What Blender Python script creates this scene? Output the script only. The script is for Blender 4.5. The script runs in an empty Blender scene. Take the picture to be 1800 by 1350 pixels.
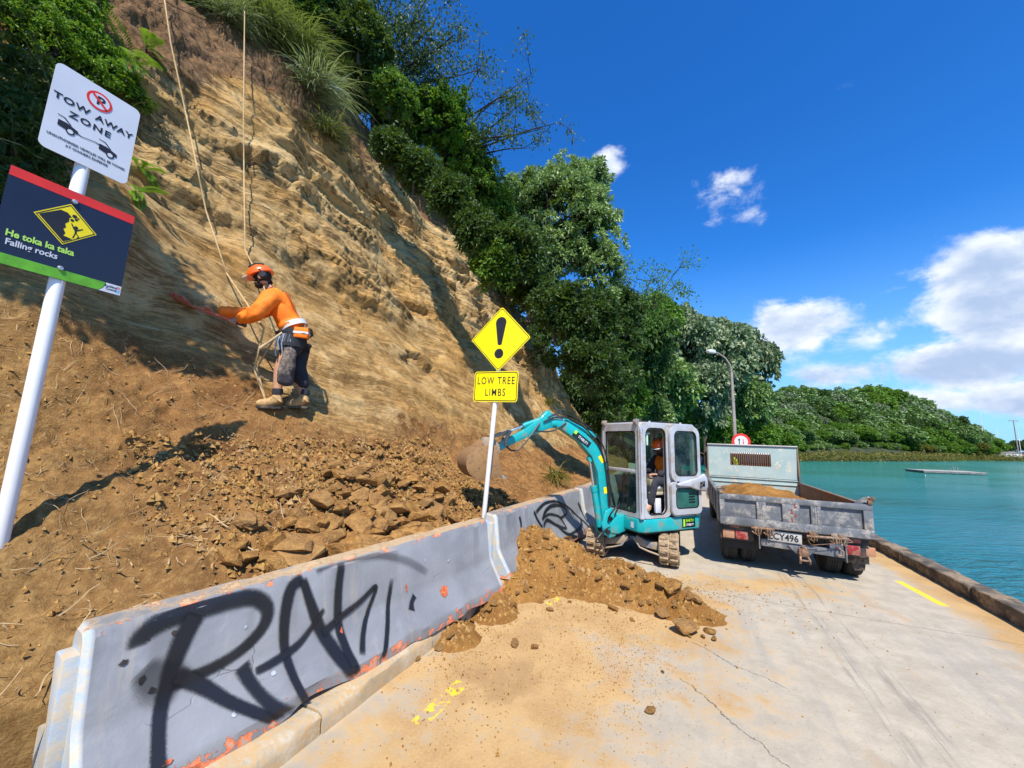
import bpy, bmesh, math, random
import numpy as np
from mathutils import Vector, Matrix, Euler
from mathutils.bvhtree import BVHTree
random.seed(7); rng = np.random.default_rng(7)
scene = bpy.context.scene
COL = scene.collection
R = math.radians
# ------------------------------------------------------------ camera
CAM_H = 1.65; PITCH = math.atan(98/680.); ROLL = R(1.5)
cd = bpy.data.cameras.new("camera"); cam = bpy.data.objects.new("camera", cd); COL.objects.link(cam)
cd.sensor_fit = 'HORIZONTAL'; cd.sensor_width = 36.0; cd.lens = 36*680/1800.; cd.clip_start = .05; cd.clip_end = 6000
cam.matrix_world = Matrix.Translation((0, 0, CAM_H)) @ Matrix.Rotation(math.pi/2 + PITCH, 4, 'X') @ Matrix.Rotation(ROLL, 4, 'Z')
scene.camera = cam
# ------------------------------------------------------------ exposure
scene.view_settings.view_transform = 'Standard'; scene.view_settings.look = 'None'
scene.view_settings.exposure = 0.47; scene.view_settings.gamma = 1.0
scene.view_settings.use_curve_mapping = False
# ------------------------------------------------------------ sun
SUN_EL = R(53); SUN_AZ = R(179)          # compass-like azimuth, clockwise from +Y
sd = bpy.data.lights.new("sun", 'SUN'); so = bpy.data.objects.new("sun", sd); COL.objects.link(so)
sd.energy = 5.0; sd.angle = R(.55); sd.color = (1, .93, .82)
sv = Vector((math.sin(SUN_AZ)*math.cos(SUN_EL), math.cos(SUN_AZ)*math.cos(SUN_EL), math.sin(SUN_EL)))
so.rotation_euler = sv.to_track_quat('Z', 'Y').to_euler(); so.location = (0, -5, 30)
# ------------------------------------------------------------ node helper
class NT:
    def __init__(s, tree): s.t = tree; s.n = tree.nodes; s.l = tree.links
    def node(s, typ, **kw):
        n = s.n.new(typ)
        for k, v in kw.items():
            if k == 'ins':
                for kk, vv in v.items(): s.set(n, kk, vv)
            else: setattr(n, k, v)
        return n
    def set(s, n, k, v):
        if isinstance(v, bpy.types.NodeSocket): s.l.new(v, n.inputs[k])
        else:
            inp = n.inputs[k]
            if inp.type == 'RGBA' and len(v) == 3: v = (*v, 1)
            inp.default_value = v
    def m(s, op, a, b=None, c=None, clamp=False):
        n = s.node('ShaderNodeMath', operation=op, use_clamp=clamp)
        s.set(n, 0, a)
        if b is not None: s.set(n, 1, b)
        if c is not None: s.set(n, 2, c)
        return n.outputs[0]
    def noise(s, vec, scale, detail=4, rough=.55, dist=0., lac=2.):
        n = s.node('ShaderNodeTexNoise'); s.l.new(vec, n.inputs['Vector'])
        n.inputs['Scale'].default_value = scale; n.inputs['Detail'].default_value = detail
        n.inputs['Roughness'].default_value = rough; n.inputs['Distortion'].default_value = dist
        return n.outputs[0]
    def vor(s, vec, scale, feature='F1', rnd=1.):
        n = s.node('ShaderNodeTexVoronoi', feature=feature); s.l.new(vec, n.inputs['Vector'])
        n.inputs['Scale'].default_value = scale; n.inputs['Randomness'].default_value = rnd
        return n.outputs[0]
    def mix(s, f, a, b, blend='MIX'):
        n = s.node('ShaderNodeMix', data_type='RGBA', blend_type=blend)
        for k, v in ((0, f), (6, a), (7, b)):
            if isinstance(v, bpy.types.NodeSocket): s.l.new(v, n.inputs[k])
            else:
                if k and len(v) == 3: v = (*v, 1)
                n.inputs[k].default_value = v
        return n.outputs[2]
    def ramp(s, v, lo, hi):                      # smooth 0..1
        n = s.node('ShaderNodeMapRange', interpolation_type='SMOOTHSTEP')
        s.set(n, 0, v); n.inputs[1].default_value = lo; n.inputs[2].default_value = hi
        n.inputs[3].default_value = 0; n.inputs[4].default_value = 1
        return n.outputs[0]
    def mapping(s, vec, scale=(1, 1, 1), rot=(0, 0, 0), loc=(0, 0, 0)):
        n = s.node('ShaderNodeMapping'); s.l.new(vec, n.inputs[0])
        n.inputs[1].default_value = loc; n.inputs[2].default_value = rot; n.inputs[3].default_value = scale
        return n.outputs[0]
    def bump(s, h, strength=.5, dist=.02, normal=None):
        n = s.node('ShaderNodeBump'); s.l.new(h, n.inputs['Height'])
        n.inputs['Strength'].default_value = strength; n.inputs['Distance'].default_value = dist
        if normal: s.l.new(normal, n.inputs['Normal'])
        return n.outputs[0]
MATS = {}
def newmat(name):
    m = bpy.data.materials.new(name); m.use_nodes = True; t = m.node_tree
    t.nodes.clear(); nt = NT(t)
    out = nt.node('ShaderNodeOutputMaterial'); bs = nt.node('ShaderNodeBsdfPrincipled')
    t.links.new(bs.outputs[0], out.inputs[0]); MATS[name] = m
    return m, nt, bs, out
def coords(nt, kind='Object'):
    return nt.node('ShaderNodeTexCoord').outputs[kind]
def worldpos(nt): return nt.node('ShaderNodeNewGeometry').outputs['Position']
def simple(name, col, rough=.6, metal=0., var=.25, scale=6., dirt=None, dirt_amt=.0, bump=.0, bscale=60., coat=0., dscale=3.):
    """painted / worn material: base colour with mottling, optional dirt patches, optional grain"""
    m, nt, bs, out = newmat(name)
    c = coords(nt)
    n1 = nt.noise(c, scale, 5, .6)
    dark = tuple(v*(1-var) for v in col); light = tuple(min(1, v*(1+var*.6)) for v in col)
    colr = nt.mix(nt.ramp(n1, .3, .7), dark, light)
    rg = nt.m('MULTIPLY_ADD', n1, .25, rough-.12)
    if dirt:
        n2 = nt.noise(c, dscale, 8, .7); f = nt.ramp(n2, .62-dirt_amt*.35, .72-dirt_amt*.3)
        n3 = nt.noise(c, dscale*9, 5, .7); f = nt.m('MULTIPLY', f, nt.ramp(n3, .3, .6), clamp=True)
        colr = nt.mix(f, colr, dirt)
        rg = nt.m('MAXIMUM', rg, nt.m('MULTIPLY', f, .85))
    nt.set(bs, 'Base Color', colr); nt.set(bs, 'Roughness', rg); bs.inputs['Metallic'].default_value = metal
    if coat: bs.inputs['Coat Weight'].default_value = coat
    if bump:
        nt.l.new(nt.bump(nt.noise(c, bscale, 6, .65), bump, .004), bs.inputs['Normal'])
    return m
# ------------------------------------------------------------ mesh builder
class MB:
    def __init__(s): s.v = []; s.f = []; s.mi = []; s.cur = 0
    def mat(s, i): s.cur = i; return s
    def add(s, vs, fs):
        b = len(s.v); s.v += [tuple(v) for v in vs]; s.f += [tuple(b+i for i in f) for f in fs]; s.mi += [s.cur]*len(fs); return s
    def box(s, lo, hi, M=None):
        x0, y0, z0 = lo; x1, y1, z1 = hi
        vs = [Vector(p) for p in ((x0,y0,z0),(x1,y0,z0),(x1,y1,z0),(x0,y1,z0),(x0,y0,z1),(x1,y0,z1),(x1,y1,z1),(x0,y1,z1))]
        if M: vs = [M @ v for v in vs]
        return s.add(vs, [(0,3,2,1),(4,5,6,7),(0,1,5,4),(1,2,6,5),(2,3,7,6),(3,0,4,7)])
    def prism(s, pts, axis, a, b, M=None):
        """polygon pts (2-D) extruded along axis from a to b; axis 0: pts=(y,z); 1: pts=(x,z); 2: pts=(x,y)"""
        def mk(p, t):
            v = {0: (t, p[0], p[1]), 1: (p[0], t, p[1]), 2: (p[0], p[1], t)}[axis]
            v = Vector(v); return M @ v if M else v
        n = len(pts); vs = [mk(p, a) for p in pts] + [mk(p, b) for p in pts]
        fs = [tuple(range(n))[::-1], tuple(range(n, 2*n))] + [(i, (i+1) % n, n+(i+1) % n, n+i) for i in range(n)]
        return s.add(vs, fs)
    def cyl(s, p0, p1, r0, r1=None, n=12, cap=True):
        if r1 is None: r1 = r0
        return s.tube([p0, p1], [r0, r1], n, cap)
    def tube(s, path, r, n=6, cap=True):
        path = [Vector(p) for p in path]; k = len(path)
        rs = list(r) if hasattr(r, '__len__') else [r]*k
        vs = []; prev = None
        for i, p in enumerate(path):
            d = (path[min(i+1, k-1)] - path[max(i-1, 0)])
            if d.length < 1e-9: d = Vector((0, 0, 1))
            d.normalize()
            if prev is None:
                u = d.orthogonal().normalized()
            else:
                u = prev - d*prev.dot(d)
                if u.length < 1e-6: u = d.orthogonal()
                u.normalize()
            prev = u; w = d.cross(u)
            for j in range(n):
                t = 2*math.pi*j/n; vs.append(p + (u*math.cos(t) + w*math.sin(t))*rs[i])
        fs = []
        for i in range(k-1):
            for j in range(n):
                a = i*n+j; b = i*n+(j+1) % n; fs.append((a, b, b+n, a+n))
        if cap: fs += [tuple(range(n))[::-1], tuple(range((k-1)*n, k*n))]
        return s.add(vs, fs)
    def lathe(s, prof, n=20, M=None):
        """prof: (r,z) list revolved around z"""
        vs = []; k = len(prof)
        for r, z in prof:
            for j in range(n):
                t = 2*math.pi*j/n; v = Vector((r*math.cos(t), r*math.sin(t), z)); vs.append(M @ v if M else v)
        fs = [(i*n+j, i*n+(j+1) % n, (i+1)*n+(j+1) % n, (i+1)*n+j) for i in range(k-1) for j in range(n)]
        fs += [tuple(range(n))[::-1], tuple(range((k-1)*n, k*n))]
        return s.add(vs, fs)
    def mesh(s, name, mats, bevel=0, seg=2, smooth=35):
        me = bpy.data.meshes.new(name); me.from_pydata(s.v, [], s.f)
        for m in (mats if isinstance(mats, (list, tuple)) else [mats]): me.materials.append(m)
        me.polygons.foreach_set('material_index', s.mi)
        bm = bmesh.new(); bm.from_mesh(me)
        bmesh.ops.recalc_face_normals(bm, faces=bm.faces)
        if bevel:
            ed = [e for e in bm.edges if len(e.link_faces) == 2 and e.calc_face_angle(0) > .5]
            bmesh.ops.bevel(bm, geom=ed, offset=bevel, segments=seg, profile=.5, affect='EDGES', clamp_overlap=True)
        bm.to_mesh(me); bm.free()
        if smooth:
            me.polygons.foreach_set('use_smooth', [True]*len(me.polygons)); me.set_sharp_from_angle(angle=R(smooth))
        me.update(); return me
    def build(s, name, mats, parent=None, bevel=0, seg=2, smooth=35, **kw):
        return link(name, s.mesh(name, mats, bevel, seg, smooth), parent, **kw)
def link(name, me, parent=None, loc=None, rot=None, scale=None, **props):
    o = bpy.data.objects.new(name, me); COL.objects.link(o)
    if parent: o.parent = parent
    if loc is not None: o.location = loc
    if rot is not None: o.rotation_euler = rot
    if scale is not None: o.scale = scale if hasattr(scale, '__len__') else (scale,)*3
    for k, v in props.items(): o[k] = v
    return o
def tag(o, label=None, category=None, group=None, kind=None):
    if label: o['label'] = label
    if category: o['category'] = category
    if group: o['group'] = group
    if kind: o['kind'] = kind
    return o
def empty(name, loc=(0, 0, 0), rz=0, label=None, category=None, group=None, rot=None):
    o = bpy.data.objects.new(name, None); COL.objects.link(o); o.location = loc
    o.rotation_euler = rot if rot else (0, 0, rz); o.empty_display_size = .2
    return tag(o, label, category, group)
def copy_tree(o, parent=None):
    c = o.copy(); COL.objects.link(c); c.parent = parent
    for ch in list(o.children): copy_tree(ch, c)
    return c
def npmesh(name, V, F, mats, smooth=False, attrs=None, midx=None):
    """V (n,3) float, F (m,k) int quads or tris"""
    V = np.ascontiguousarray(V, dtype=np.float32); F = np.ascontiguousarray(F, dtype=np.int32)
    me = bpy.data.meshes.new(name); me.vertices.add(len(V)); me.vertices.foreach_set('co', V.ravel())
    k = F.shape[1]; me.loops.add(F.size); me.loops.foreach_set('vertex_index', F.ravel())
    me.polygons.add(len(F)); me.polygons.foreach_set('loop_start', np.arange(0, F.size, k, dtype=np.int32))
    me.polygons.foreach_set('loop_total', np.full(len(F), k, dtype=np.int32))
    me.polygons.foreach_set('use_smooth', np.full(len(F), smooth, dtype=bool))
    for m in (mats if isinstance(mats, (list, tuple)) else [mats]): me.materials.append(m)
    if midx is not None: me.polygons.foreach_set('material_index', midx.astype(np.int32))
    if attrs:
        for nm, arr in attrs.items():
            a = me.attributes.new(nm, 'FLOAT', 'POINT'); a.data.foreach_set('value', np.ascontiguousarray(arr, dtype=np.float32))
    me.update(calc_edges=True); me.validate(); return me
_F = bpy.data.curves
def text_mesh(s, size, name='lettering', mat=None, align='CENTER', wx=1., off=0., ext=.0004, sp=1.):
    cu = bpy.data.curves.new(name, 'FONT'); cu.body = s; cu.size = size; cu.align_x = align; cu.align_y = 'CENTER'
    cu.extrude = ext; cu.offset = off; cu.space_character = sp; cu.resolution_u = 3
    o = bpy.data.objects.new(name, cu); COL.objects.link(o)
    bpy.context.view_layer.update()
    me = bpy.data.meshes.new_from_object(o.evaluated_get(bpy.context.evaluated_depsgraph_get()))
    COL.objects.unlink(o); bpy.data.objects.remove(o)
    me.transform(Matrix.Rotation(math.pi/2, 4, 'X') @ Matrix.Scale(wx, 4, (1, 0, 0)))   # now upright, facing -Y
    me.name = name; me.materials.clear()
    if mat: me.materials.append(mat)
    return me
# ------------------------------------------------------------ numpy gradient noise
_perm = np.random.default_rng(3).permutation(256); _perm = np.concatenate([_perm, _perm, _perm])
_gr = np.random.default_rng(4).normal(size=(256, 3)); _gr /= np.linalg.norm(_gr, axis=1)[:, None]
def pnoise(P):
    P = np.asarray(P, float); i = np.floor(P).astype(int); f = P - i; i &= 255
    u = f*f*f*(f*(f*6-15)+10); r = 0
    for dx in (0, 1):
        for dy in (0, 1):
            for dz in (0, 1):
                h = _perm[_perm[_perm[(i[..., 0]+dx) & 255]+((i[..., 1]+dy) & 255)]+((i[..., 2]+dz) & 255)]
                g = _gr[h]; d = f - np.array([dx, dy, dz])
                w = (u[..., 0] if dx else 1-u[..., 0])*(u[..., 1] if dy else 1-u[..., 1])*(u[..., 2] if dz else 1-u[..., 2])
                r = r + w*(g*d).sum(-1)
    return r*1.6
def fbm(P, oct=4, rough=.5, lac=2.03):
    P = np.asarray(P, float); a = 1; s = 0
    for o in range(oct): s = s + a*pnoise(P+o*17.3); P = P*lac; a *= rough
    return s
def ridged(P, oct=4, rough=.55):
    P = np.asarray(P, float); a = 1; s = 0
    for o in range(oct): s = s + a*(1-2*np.abs(pnoise(P+o*11.1))); P = P*2.07; a *= rough
    return s
def sstep(x, a, b):
    t = np.clip((x-a)/(b-a), 0, 1); return t*t*(3-2*t)
# road frame: lateral l (right +), along a (away +); world x,y
RA = R(25); FD = Vector((math.sin(RA), math.cos(RA), 0)); RD = Vector((math.cos(RA), -math.sin(RA), 0))
def W(l, a, z=0.): return Vector((RD.x*l + FD.x*a, RD.y*l + FD.y*a, z))
def pix_ray(px, py):
    x = (px-900)/680.; y = (675-py)/680.
    d = cam.matrix_world.to_3x3() @ Vector((x, y, -1)); return d.normalized()
# ------------------------------------------------------------ sky
world = bpy.data.worlds.new("World"); scene.world = world; world.use_nodes = True
wt = world.node_tree; wt.nodes.clear(); nt = NT(wt)
wo = nt.node('ShaderNodeOutputWorld'); bg = nt.node('ShaderNodeBackground'); wt.links.new(bg.outputs[0], wo.inputs[0])
sky = nt.node('ShaderNodeTexSky', sky_type='NISHITA'); sky.sun_disc = False; sky.sun_elevation = SUN_EL
sky.sun_rotation = SUN_AZ; sky.altitude = 0; sky.air_density = 1.0; sky.dust_density = .35; sky.ozone_density = 2.2
bg.inputs[1].default_value = .064
dirv = nt.node('ShaderNodeTexCoord').outputs['Generated']
sep = nt.node('ShaderNodeSeparateXYZ'); nt.l.new(dirv, sep.inputs[0])
hs = nt.node('ShaderNodeHueSaturation'); nt.l.new(sky.outputs[0], hs.inputs['Color'])
hs.inputs['Saturation'].default_value = 1.32; hs.inputs['Value'].default_value = .92; hs.inputs['Hue'].default_value = .505
az = nt.m('ARCTAN2', sep.outputs[0], sep.outputs[1]); el = nt.m('ARCSINE', sep.outputs[2])
# cloud field: low cumulus bank near the horizon all the way round, plus single clouds
P3 = nt.node('ShaderNodeCombineXYZ'); nt.l.new(az, P3.inputs[0]); nt.l.new(nt.m('MULTIPLY', el, 1.5), P3.inputs[1])
pv = P3.outputs[0]
big = nt.noise(pv, 5.5, 3, .5); fine = nt.noise(pv, 13., 9, .62, .25)
fld = nt.m('ADD', nt.m('MULTIPLY', nt.m('SUBTRACT', big, .5), .7), nt.m('MULTIPLY', nt.m('SUBTRACT', fine, .5), 1.7))
CL = [ # azimuth, elevation, half-width, half-height (deg), strength, noise gain kept by field
 (36.8, 14.3, 5.6, 3.4, 1.0), (44.5, 12.6, 4.6, 2.0, .62), (33.5, 12.0, 3.5, 2.0, .6), (41.5, 8.2, 5.4, 1.8, .86), (37.0, 8.2, 3.5, 1.2, .4),
 (53.5, 14.5, 5.6, 4.8, 1.35), (50.0, 8.2, 5.2, 2.6, 1.25), (46.5, 5.2, 6, 1.5, .85), (40, 5.5, 5, 1.3, .7), (56.0, 5.0, 9, 2.3, 1.0), (61, 13, 6, 7, 1.3), (47.2, 16.8, 3.2, .8, .48), (43.5, 16.6, 2.4, .7, .40),
 (14.2, 37.0, 3.2, 2.8, .72), (30.5, 31.8, 4.2, 2.8, .60), (29.0, 29.0, 3.2, 2.6, .36), (33.5, 27.8, 2.2, 1.6, .42), (27, 24.5, 1.8, .8, .22), (26.3, 19.5, 2.4, .8, .16),
 (6, 49, 2.5, 3.5, .14), (44, 37, 2.4, 2.0, .14), (75, 12, 10, 6, 1.1), (95, 16, 8, 4, 1.0), (-80, 15, 12, 4, .9), (130, 10, 12, 5, .9), (170, 22, 7, 3, .8), (-140, 12, 14, 5, .9)]
acc = None
for (a0, e0, wa, we, st) in CL:
    da = nt.m('DIVIDE', nt.m('SUBTRACT', az, R(a0)), R(wa)); de = nt.m('DIVIDE', nt.m('SUBTRACT', el, R(e0)), R(we))
    r2 = nt.m('ADD', nt.m('MULTIPLY', da, da), nt.m('MULTIPLY', de, de))
    g = nt.m('MULTIPLY', nt.m('EXPONENT', nt.m('MULTIPLY', r2, -.75)), st)
    acc = g if acc is None else nt.m('MAXIMUM', acc, g)
dens = nt.m('SUBTRACT', nt.m('ADD', acc, nt.m('MULTIPLY', fld, .85)), .38)
cm = nt.m('MULTIPLY', nt.ramp(dens, -.04, .42), nt.ramp(acc, .05, .22))
cm = nt.m('MULTIPLY', cm, nt.m('MULTIPLY_ADD', nt.ramp(acc, .3, .7), .5, .5), clamp=True)
# self shading of the clouds: compare the field with the field a little higher
P4 = nt.node('ShaderNodeCombineXYZ'); nt.l.new(az, P4.inputs[0]); nt.l.new(nt.m('MULTIPLY', nt.m('ADD', el, .022), 1.5), P4.inputs[1])
fine2 = nt.noise(P4.outputs[0], 13., 5, .55, .25)
shade = nt.ramp(nt.m('ADD', nt.m('MULTIPLY', nt.m('SUBTRACT', fine2, fine), 1.2), nt.m('MULTIPLY_ADD', dens, .55, nt.m('MULTIPLY', nt.ramp(el, R(13), R(8)), .12))), -.12, .62)
ccol = nt.mix(shade, (12.4, 12.9, 13.6), (5.4, 7.0, 10.0))
hsg = nt.mix(1., hs.outputs[0], (.98, 2.15, 2.9), 'MULTIPLY')
hz = nt.ramp(el, R(26), R(-3)); base = nt.mix(nt.m('MULTIPLY', hz, .8), hsg, (4.2, 7.8, 13.2))
fin = nt.mix(cm, base, ccol)
nt.l.new(fin, bg.inputs[0])
# ------------------------------------------------------------ shared materials
sandc = (.50, .33, .15)
M_soil_dust = simple('sandy_dust', (.44, .30, .15), .95, var=.3, scale=8, bump=.5)
M_white = simple('white_pole_paint', (.78, .79, .80), .35, var=.06, scale=3)
M_black = simple('black_print', (.012, .013, .018), .5, var=.1)
M_red = simple('red_print', (.72, .03, .02), .45, var=.08)
M_yel = simple('yellow_sign_film', (.88, .70, .003), .4, var=.05, scale=2)
M_steel = simple('galvanised_steel', (.42, .43, .45), .45, .7, var=.2, scale=20)
M_rust = simple('rusty_steel', (.20, .085, .035), .85, var=.5, scale=25, bump=.4)
M_rubber = simple('tyre_rubber', (.022, .022, .023), .85, var=.3, scale=20, dirt=(.18, .13, .08), dirt_amt=.25)
M_dark = simple('dark_chassis', (.028, .028, .03), .7, var=.4, scale=9, dirt=(.14, .10, .065), dirt_amt=.45)
# ------------------------------------------------------------ water
m, nt, bs, out = newmat('harbour_water'); wp = worldpos(nt)
s1 = nt.mapping(wp, (.9, 2.6, 1), (0, 0, R(-18)))
n1 = nt.noise(s1, .55, 4, .55, .6); n2 = nt.noise(s1, 2.1, 4, .6, .3); n3 = nt.noise(s1, 8., 3, .6)
h = nt.m('ADD', nt.m('MULTIPLY', n1, .45), nt.m('ADD', nt.m('MULTIPLY', n2, .34), nt.m('MULTIPLY', n3, .10)))
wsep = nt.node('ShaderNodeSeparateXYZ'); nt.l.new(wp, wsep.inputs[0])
bp_ = nt.node('ShaderNodeBump'); nt.l.new(h, bp_.inputs['Height']); bp_.inputs['Distance'].default_value = 1.15
nt.l.new(nt.m('MULTIPLY_ADD', nt.ramp(nt.noise(nt.mapping(wp, (.5, 1.4, 1), (0, 0, R(-18))), .09, 4, .6), .35, .65), .75, .35), bp_.inputs['Strength']); nt.l.new(bp_.outputs[0], bs.inputs['Normal'])
b = nt.noise(wp, .02, 3, .5)
wc = nt.mix(nt.ramp(b, .35, .65), (.014, .20, .15), (.018, .235, .205)); nt.set(bs, 'Base Color', nt.mix(nt.ramp(wsep.outputs[1], 45, 8), wc, (.015, .175, .235)))  # near water coloured bluer to stand in for the reflected sky
bs.inputs['Roughness'].default_value = .09; bs.inputs['IOR'].default_value = 1.33; bs.inputs['Specular IOR Level'].default_value = .62
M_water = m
WZ = -.95
xs = np.array([-600., -60, 0, 20, 60, 200, 900, 4000]); ys = np.array([-400., 0, 20, 60, 200, 900, 4500])
XX, YY = np.meshgrid(xs, ys, indexing='ij'); V = np.stack([XX.ravel(), YY.ravel(), np.full(XX.size, WZ)], 1)
def grid_faces(na, nb):
    i = np.arange(na*nb).reshape(na, nb); return np.stack([i[:-1, :-1], i[1:, :-1], i[1:, 1:], i[:-1, 1:]], -1).reshape(-1, 4)
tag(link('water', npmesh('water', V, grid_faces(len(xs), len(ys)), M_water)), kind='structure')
# ------------------------------------------------------------ road
def wall_l(a):   # lateral position of the inner face of the sea wall; the road swings left beyond a=12
    a = np.asarray(a, float); return 2.83 - .02*np.maximum(0, a-3) - .011*np.maximum(0, a-9)**2.0
KERB_L = -1.93
def kerb_l(a):
    a = np.asarray(a, float); return KERB_L - .011*np.maximum(0, a-9)**2.0
m, nt, bs, out = newmat('road_concrete'); wp = worldpos(nt)
rp = nt.mapping(wp, (1, 1, 1), (0, 0, RA))     # x = lateral, y = along
sp = nt.node('ShaderNodeSeparateXYZ'); nt.l.new(rp, sp.inputs[0]); L_, A_ = sp.outputs[0], sp.outputs[1]
big = nt.noise(wp, .9, 6, .62); mid = nt.noise(wp, 4.5, 7, .68); fin = nt.noise(wp, 60, 5, .7); grit = nt.noise(wp, 210, 3, .7)
streak = nt.noise(nt.mapping(rp, (5., .35, 1)), 1.0, 7, .68)
col = nt.mix(nt.ramp(mid, .3, .7), (.36, .31, .235), (.47, .41, .315))
col = nt.mix(nt.m('MULTIPLY', nt.ramp(streak, .48, .68), .5), col, (.30, .28, .25))
col = nt.mix(nt.m('MULTIPLY', nt.ramp(fin, .45, .75), .35), col, (.22, .20, .17))
# sand spilled over the concrete: dense beside the barrier and the heap, thinning to the right
px_ = nt.node('ShaderNodeSeparateXYZ'); nt.l.new(wp, px_.inputs[0]); X_, Y_ = px_.outputs[0], px_.outputs[1]
def blob(x, y, rx, ry, st):
    dx = nt.m('DIVIDE', nt.m('SUBTRACT', X_, x), rx); dy = nt.m('DIVIDE', nt.m('SUBTRACT', Y_, y), ry)
    return nt.m('MULTIPLY', nt.m('EXPONENT', nt.m('MULTIPLY', nt.m('ADD', nt.m('MULTIPLY', dx, dx), nt.m('MULTIPLY', dy, dy)), -1.)), st)
sand = None
for a in ((-.2, 1.8, 1.2, 1.4, .95), (.1, 3.2, 1.15, 1.2, .95), (.8, 4.3, 1.8, 1.1, 1.0), (2.6, 4.9, 1.8, .6, .6), (1.3, 3.0, 1.3, .9, .42), (4.9, 6.3, 1.6, .5, .3), (-.9, .3, .8, 1.2, .9), (4.2, 5.0, .6, .4, .15)):
    s_ = blob(*a); sand = s_ if sand is None else nt.m('MAXIMUM', sand, s_)
edge = nt.ramp(L_, 2.05, 2.62); sand = nt.m('MAXIMUM', sand, nt.m('MULTIPLY', edge, .78))
far = nt.m('MULTIPLY', nt.ramp(A_, 6.5, 8.5), .0)
nz = nt.m('ADD', nt.m('MULTIPLY', nt.m('SUBTRACT', big, .5), 1.1), nt.m('MULTIPLY', nt.m('SUBTRACT', mid, .5), 1.3))
f = nt.ramp(nt.m('ADD', sand, nz), .30, .72)
sc = nt.mix(nt.ramp(nt.noise(wp, 2.2, 6, .6), .35, .65), (.48, .305, .125), (.38, .225, .085))
sc = nt.mix(nt.m('MULTIPLY', nt.ramp(fin, .42, .7), .45), sc, (.56, .39, .19))
dk = nt.ramp(nt.m('ADD', blob(.0, 2.95, .55, .5, .5), nt.m('SUBTRACT', mid, .5)), .32, .55)
sc = nt.mix(nt.m('MULTIPLY', dk, .45), sc, (.25, .145, .06))
col = nt.mix(nt.m('MULTIPLY', f, .93), col, sc)
# a few orange smears away from the heap
sm = nt.ramp(nt.noise(nt.mapping(rp, (2.2, .9, 1), (0, 0, .5)), .9, 6, .65), .55, .68)
col = nt.mix(nt.m('MULTIPLY', sm, .4), col, (.46, .27, .12))
# tyre scuffs
tt = None
for lc in (1.02, 1.22):
    d = nt.m('ABSOLUTE', nt.m('SUBTRACT', nt.m('ADD', L_, nt.m('MULTIPLY', nt.m('SUBTRACT', big, .5), .25)), lc))
    q = nt.ramp(d, .075, .02); tt = q if tt is None else nt.m('MAXIMUM', tt, q)
tf = nt.noise(nt.mapping(rp, (26, 1.2, 1)), 1, 4, .7)
col = nt.mix(nt.m('MULTIPLY', nt.m('MULTIPLY', tt, nt.ramp(tf, .45, .62)), .42), col, (.13, .12, .11))
# hairline cracks: thin wandering lines
def crack(x0, y0, x1, y1):
    dx, dy = x1-x0, y1-y0; L = math.hypot(dx, dy); ux, uy = dx/L, dy/L
    t = nt.m('ADD', nt.m('MULTIPLY', nt.m('SUBTRACT', X_, x0), ux), nt.m('MULTIPLY', nt.m('SUBTRACT', Y_, y0), uy))
    c = nt.m('ADD', nt.m('MULTIPLY', nt.m('SUBTRACT', X_, x0), -uy), nt.m('MULTIPLY', nt.m('SUBTRACT', Y_, y0), ux))
    wv = nt.m('MULTIPLY', nt.m('SUBTRACT', nt.noise(wp, 2.4, 6, .7), .5), .22)
    d = nt.m('ABSOLUTE', nt.m('ADD', c, wv))
    return nt.m('MULTIPLY', nt.ramp(d, .0055, .0015), nt.m('MULTIPLY', nt.ramp(t, 0, .05), nt.ramp(t, L, L-.05)))
ck = None
for c in ((1.25, 3.05, 1.62, 1.85), (1.55, 3.55, 1.95, 2.9), (.95, 1.9, 1.25, 1.3)):
    q = crack(*c); ck = q if ck is None else nt.m('MAXIMUM', ck, q)
jd = nt.m('ABSOLUTE', nt.m('SUBTRACT', nt.m('FRACT', nt.m('DIVIDE', nt.m('ADD', A_, 1.1), 4.2)), .5))
ck2 = nt.m('MULTIPLY', nt.ramp(jd, .0022, .0008), .6)
ck = nt.m('MAXIMUM', ck, ck2)
col = nt.mix(nt.m('MULTIPLY', ck, .75), col, (.09, .07, .05))
# painted yellow dashes, worn
def dash(x0, y0, x1, y1, w):
    dx, dy = x1-x0, y1-y0; L = math.hypot(dx, dy); ux, uy = dx/L, dy/L
    t = nt.m('ADD', nt.m('MULTIPLY', nt.m('SUBTRACT', X_, x0), ux), nt.m('MULTIPLY', nt.m('SUBTRACT', Y_, y0), uy))
    c = nt.m('ADD', nt.m('MULTIPLY', nt.m('SUBTRACT', X_, x0), -uy), nt.m('MULTIPLY', nt.m('SUBTRACT', Y_, y0), ux))
    return nt.m('MULTIPLY', nt.ramp(nt.m('ABSOLUTE', c), w, w-.008), nt.m('MULTIPLY', nt.ramp(t, 0, .015), nt.ramp(t, L, L-.015)))
wear = nt.ramp(nt.noise(wp, 14, 7, .72), .5, .56)
y1 = nt.m('MULTIPLY', dash(4.72, 4.44, 4.98, 5.22, .045), nt.ramp(nt.noise(wp, 30, 5, .7), .3, .42))
y2 = nt.m('MULTIPLY', nt.m('MAXIMUM', dash(-.50, 2.50, -.28, 2.92, .055), dash(.42, 4.2, .62, 4.55, .05)), wear)
col = nt.mix(nt.m('MULTIPLY', nt.m('MAXIMUM', y1, y2), .9), col, (.80, .56, .02))
nt.set(bs, 'Base Color', col); bs.inputs['Roughness'].default_value = .9; bs.inputs['Specular IOR Level'].default_value = .25
hh = nt.m('ADD', nt.m('MULTIPLY', fin, .5), nt.m('ADD', nt.m('MULTIPLY', grit, .25), nt.m('MULTIPLY', mid, 1.5)))
hh = nt.m('SUBTRACT', hh, nt.m('MULTIPLY', ck, 1.2))
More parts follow.
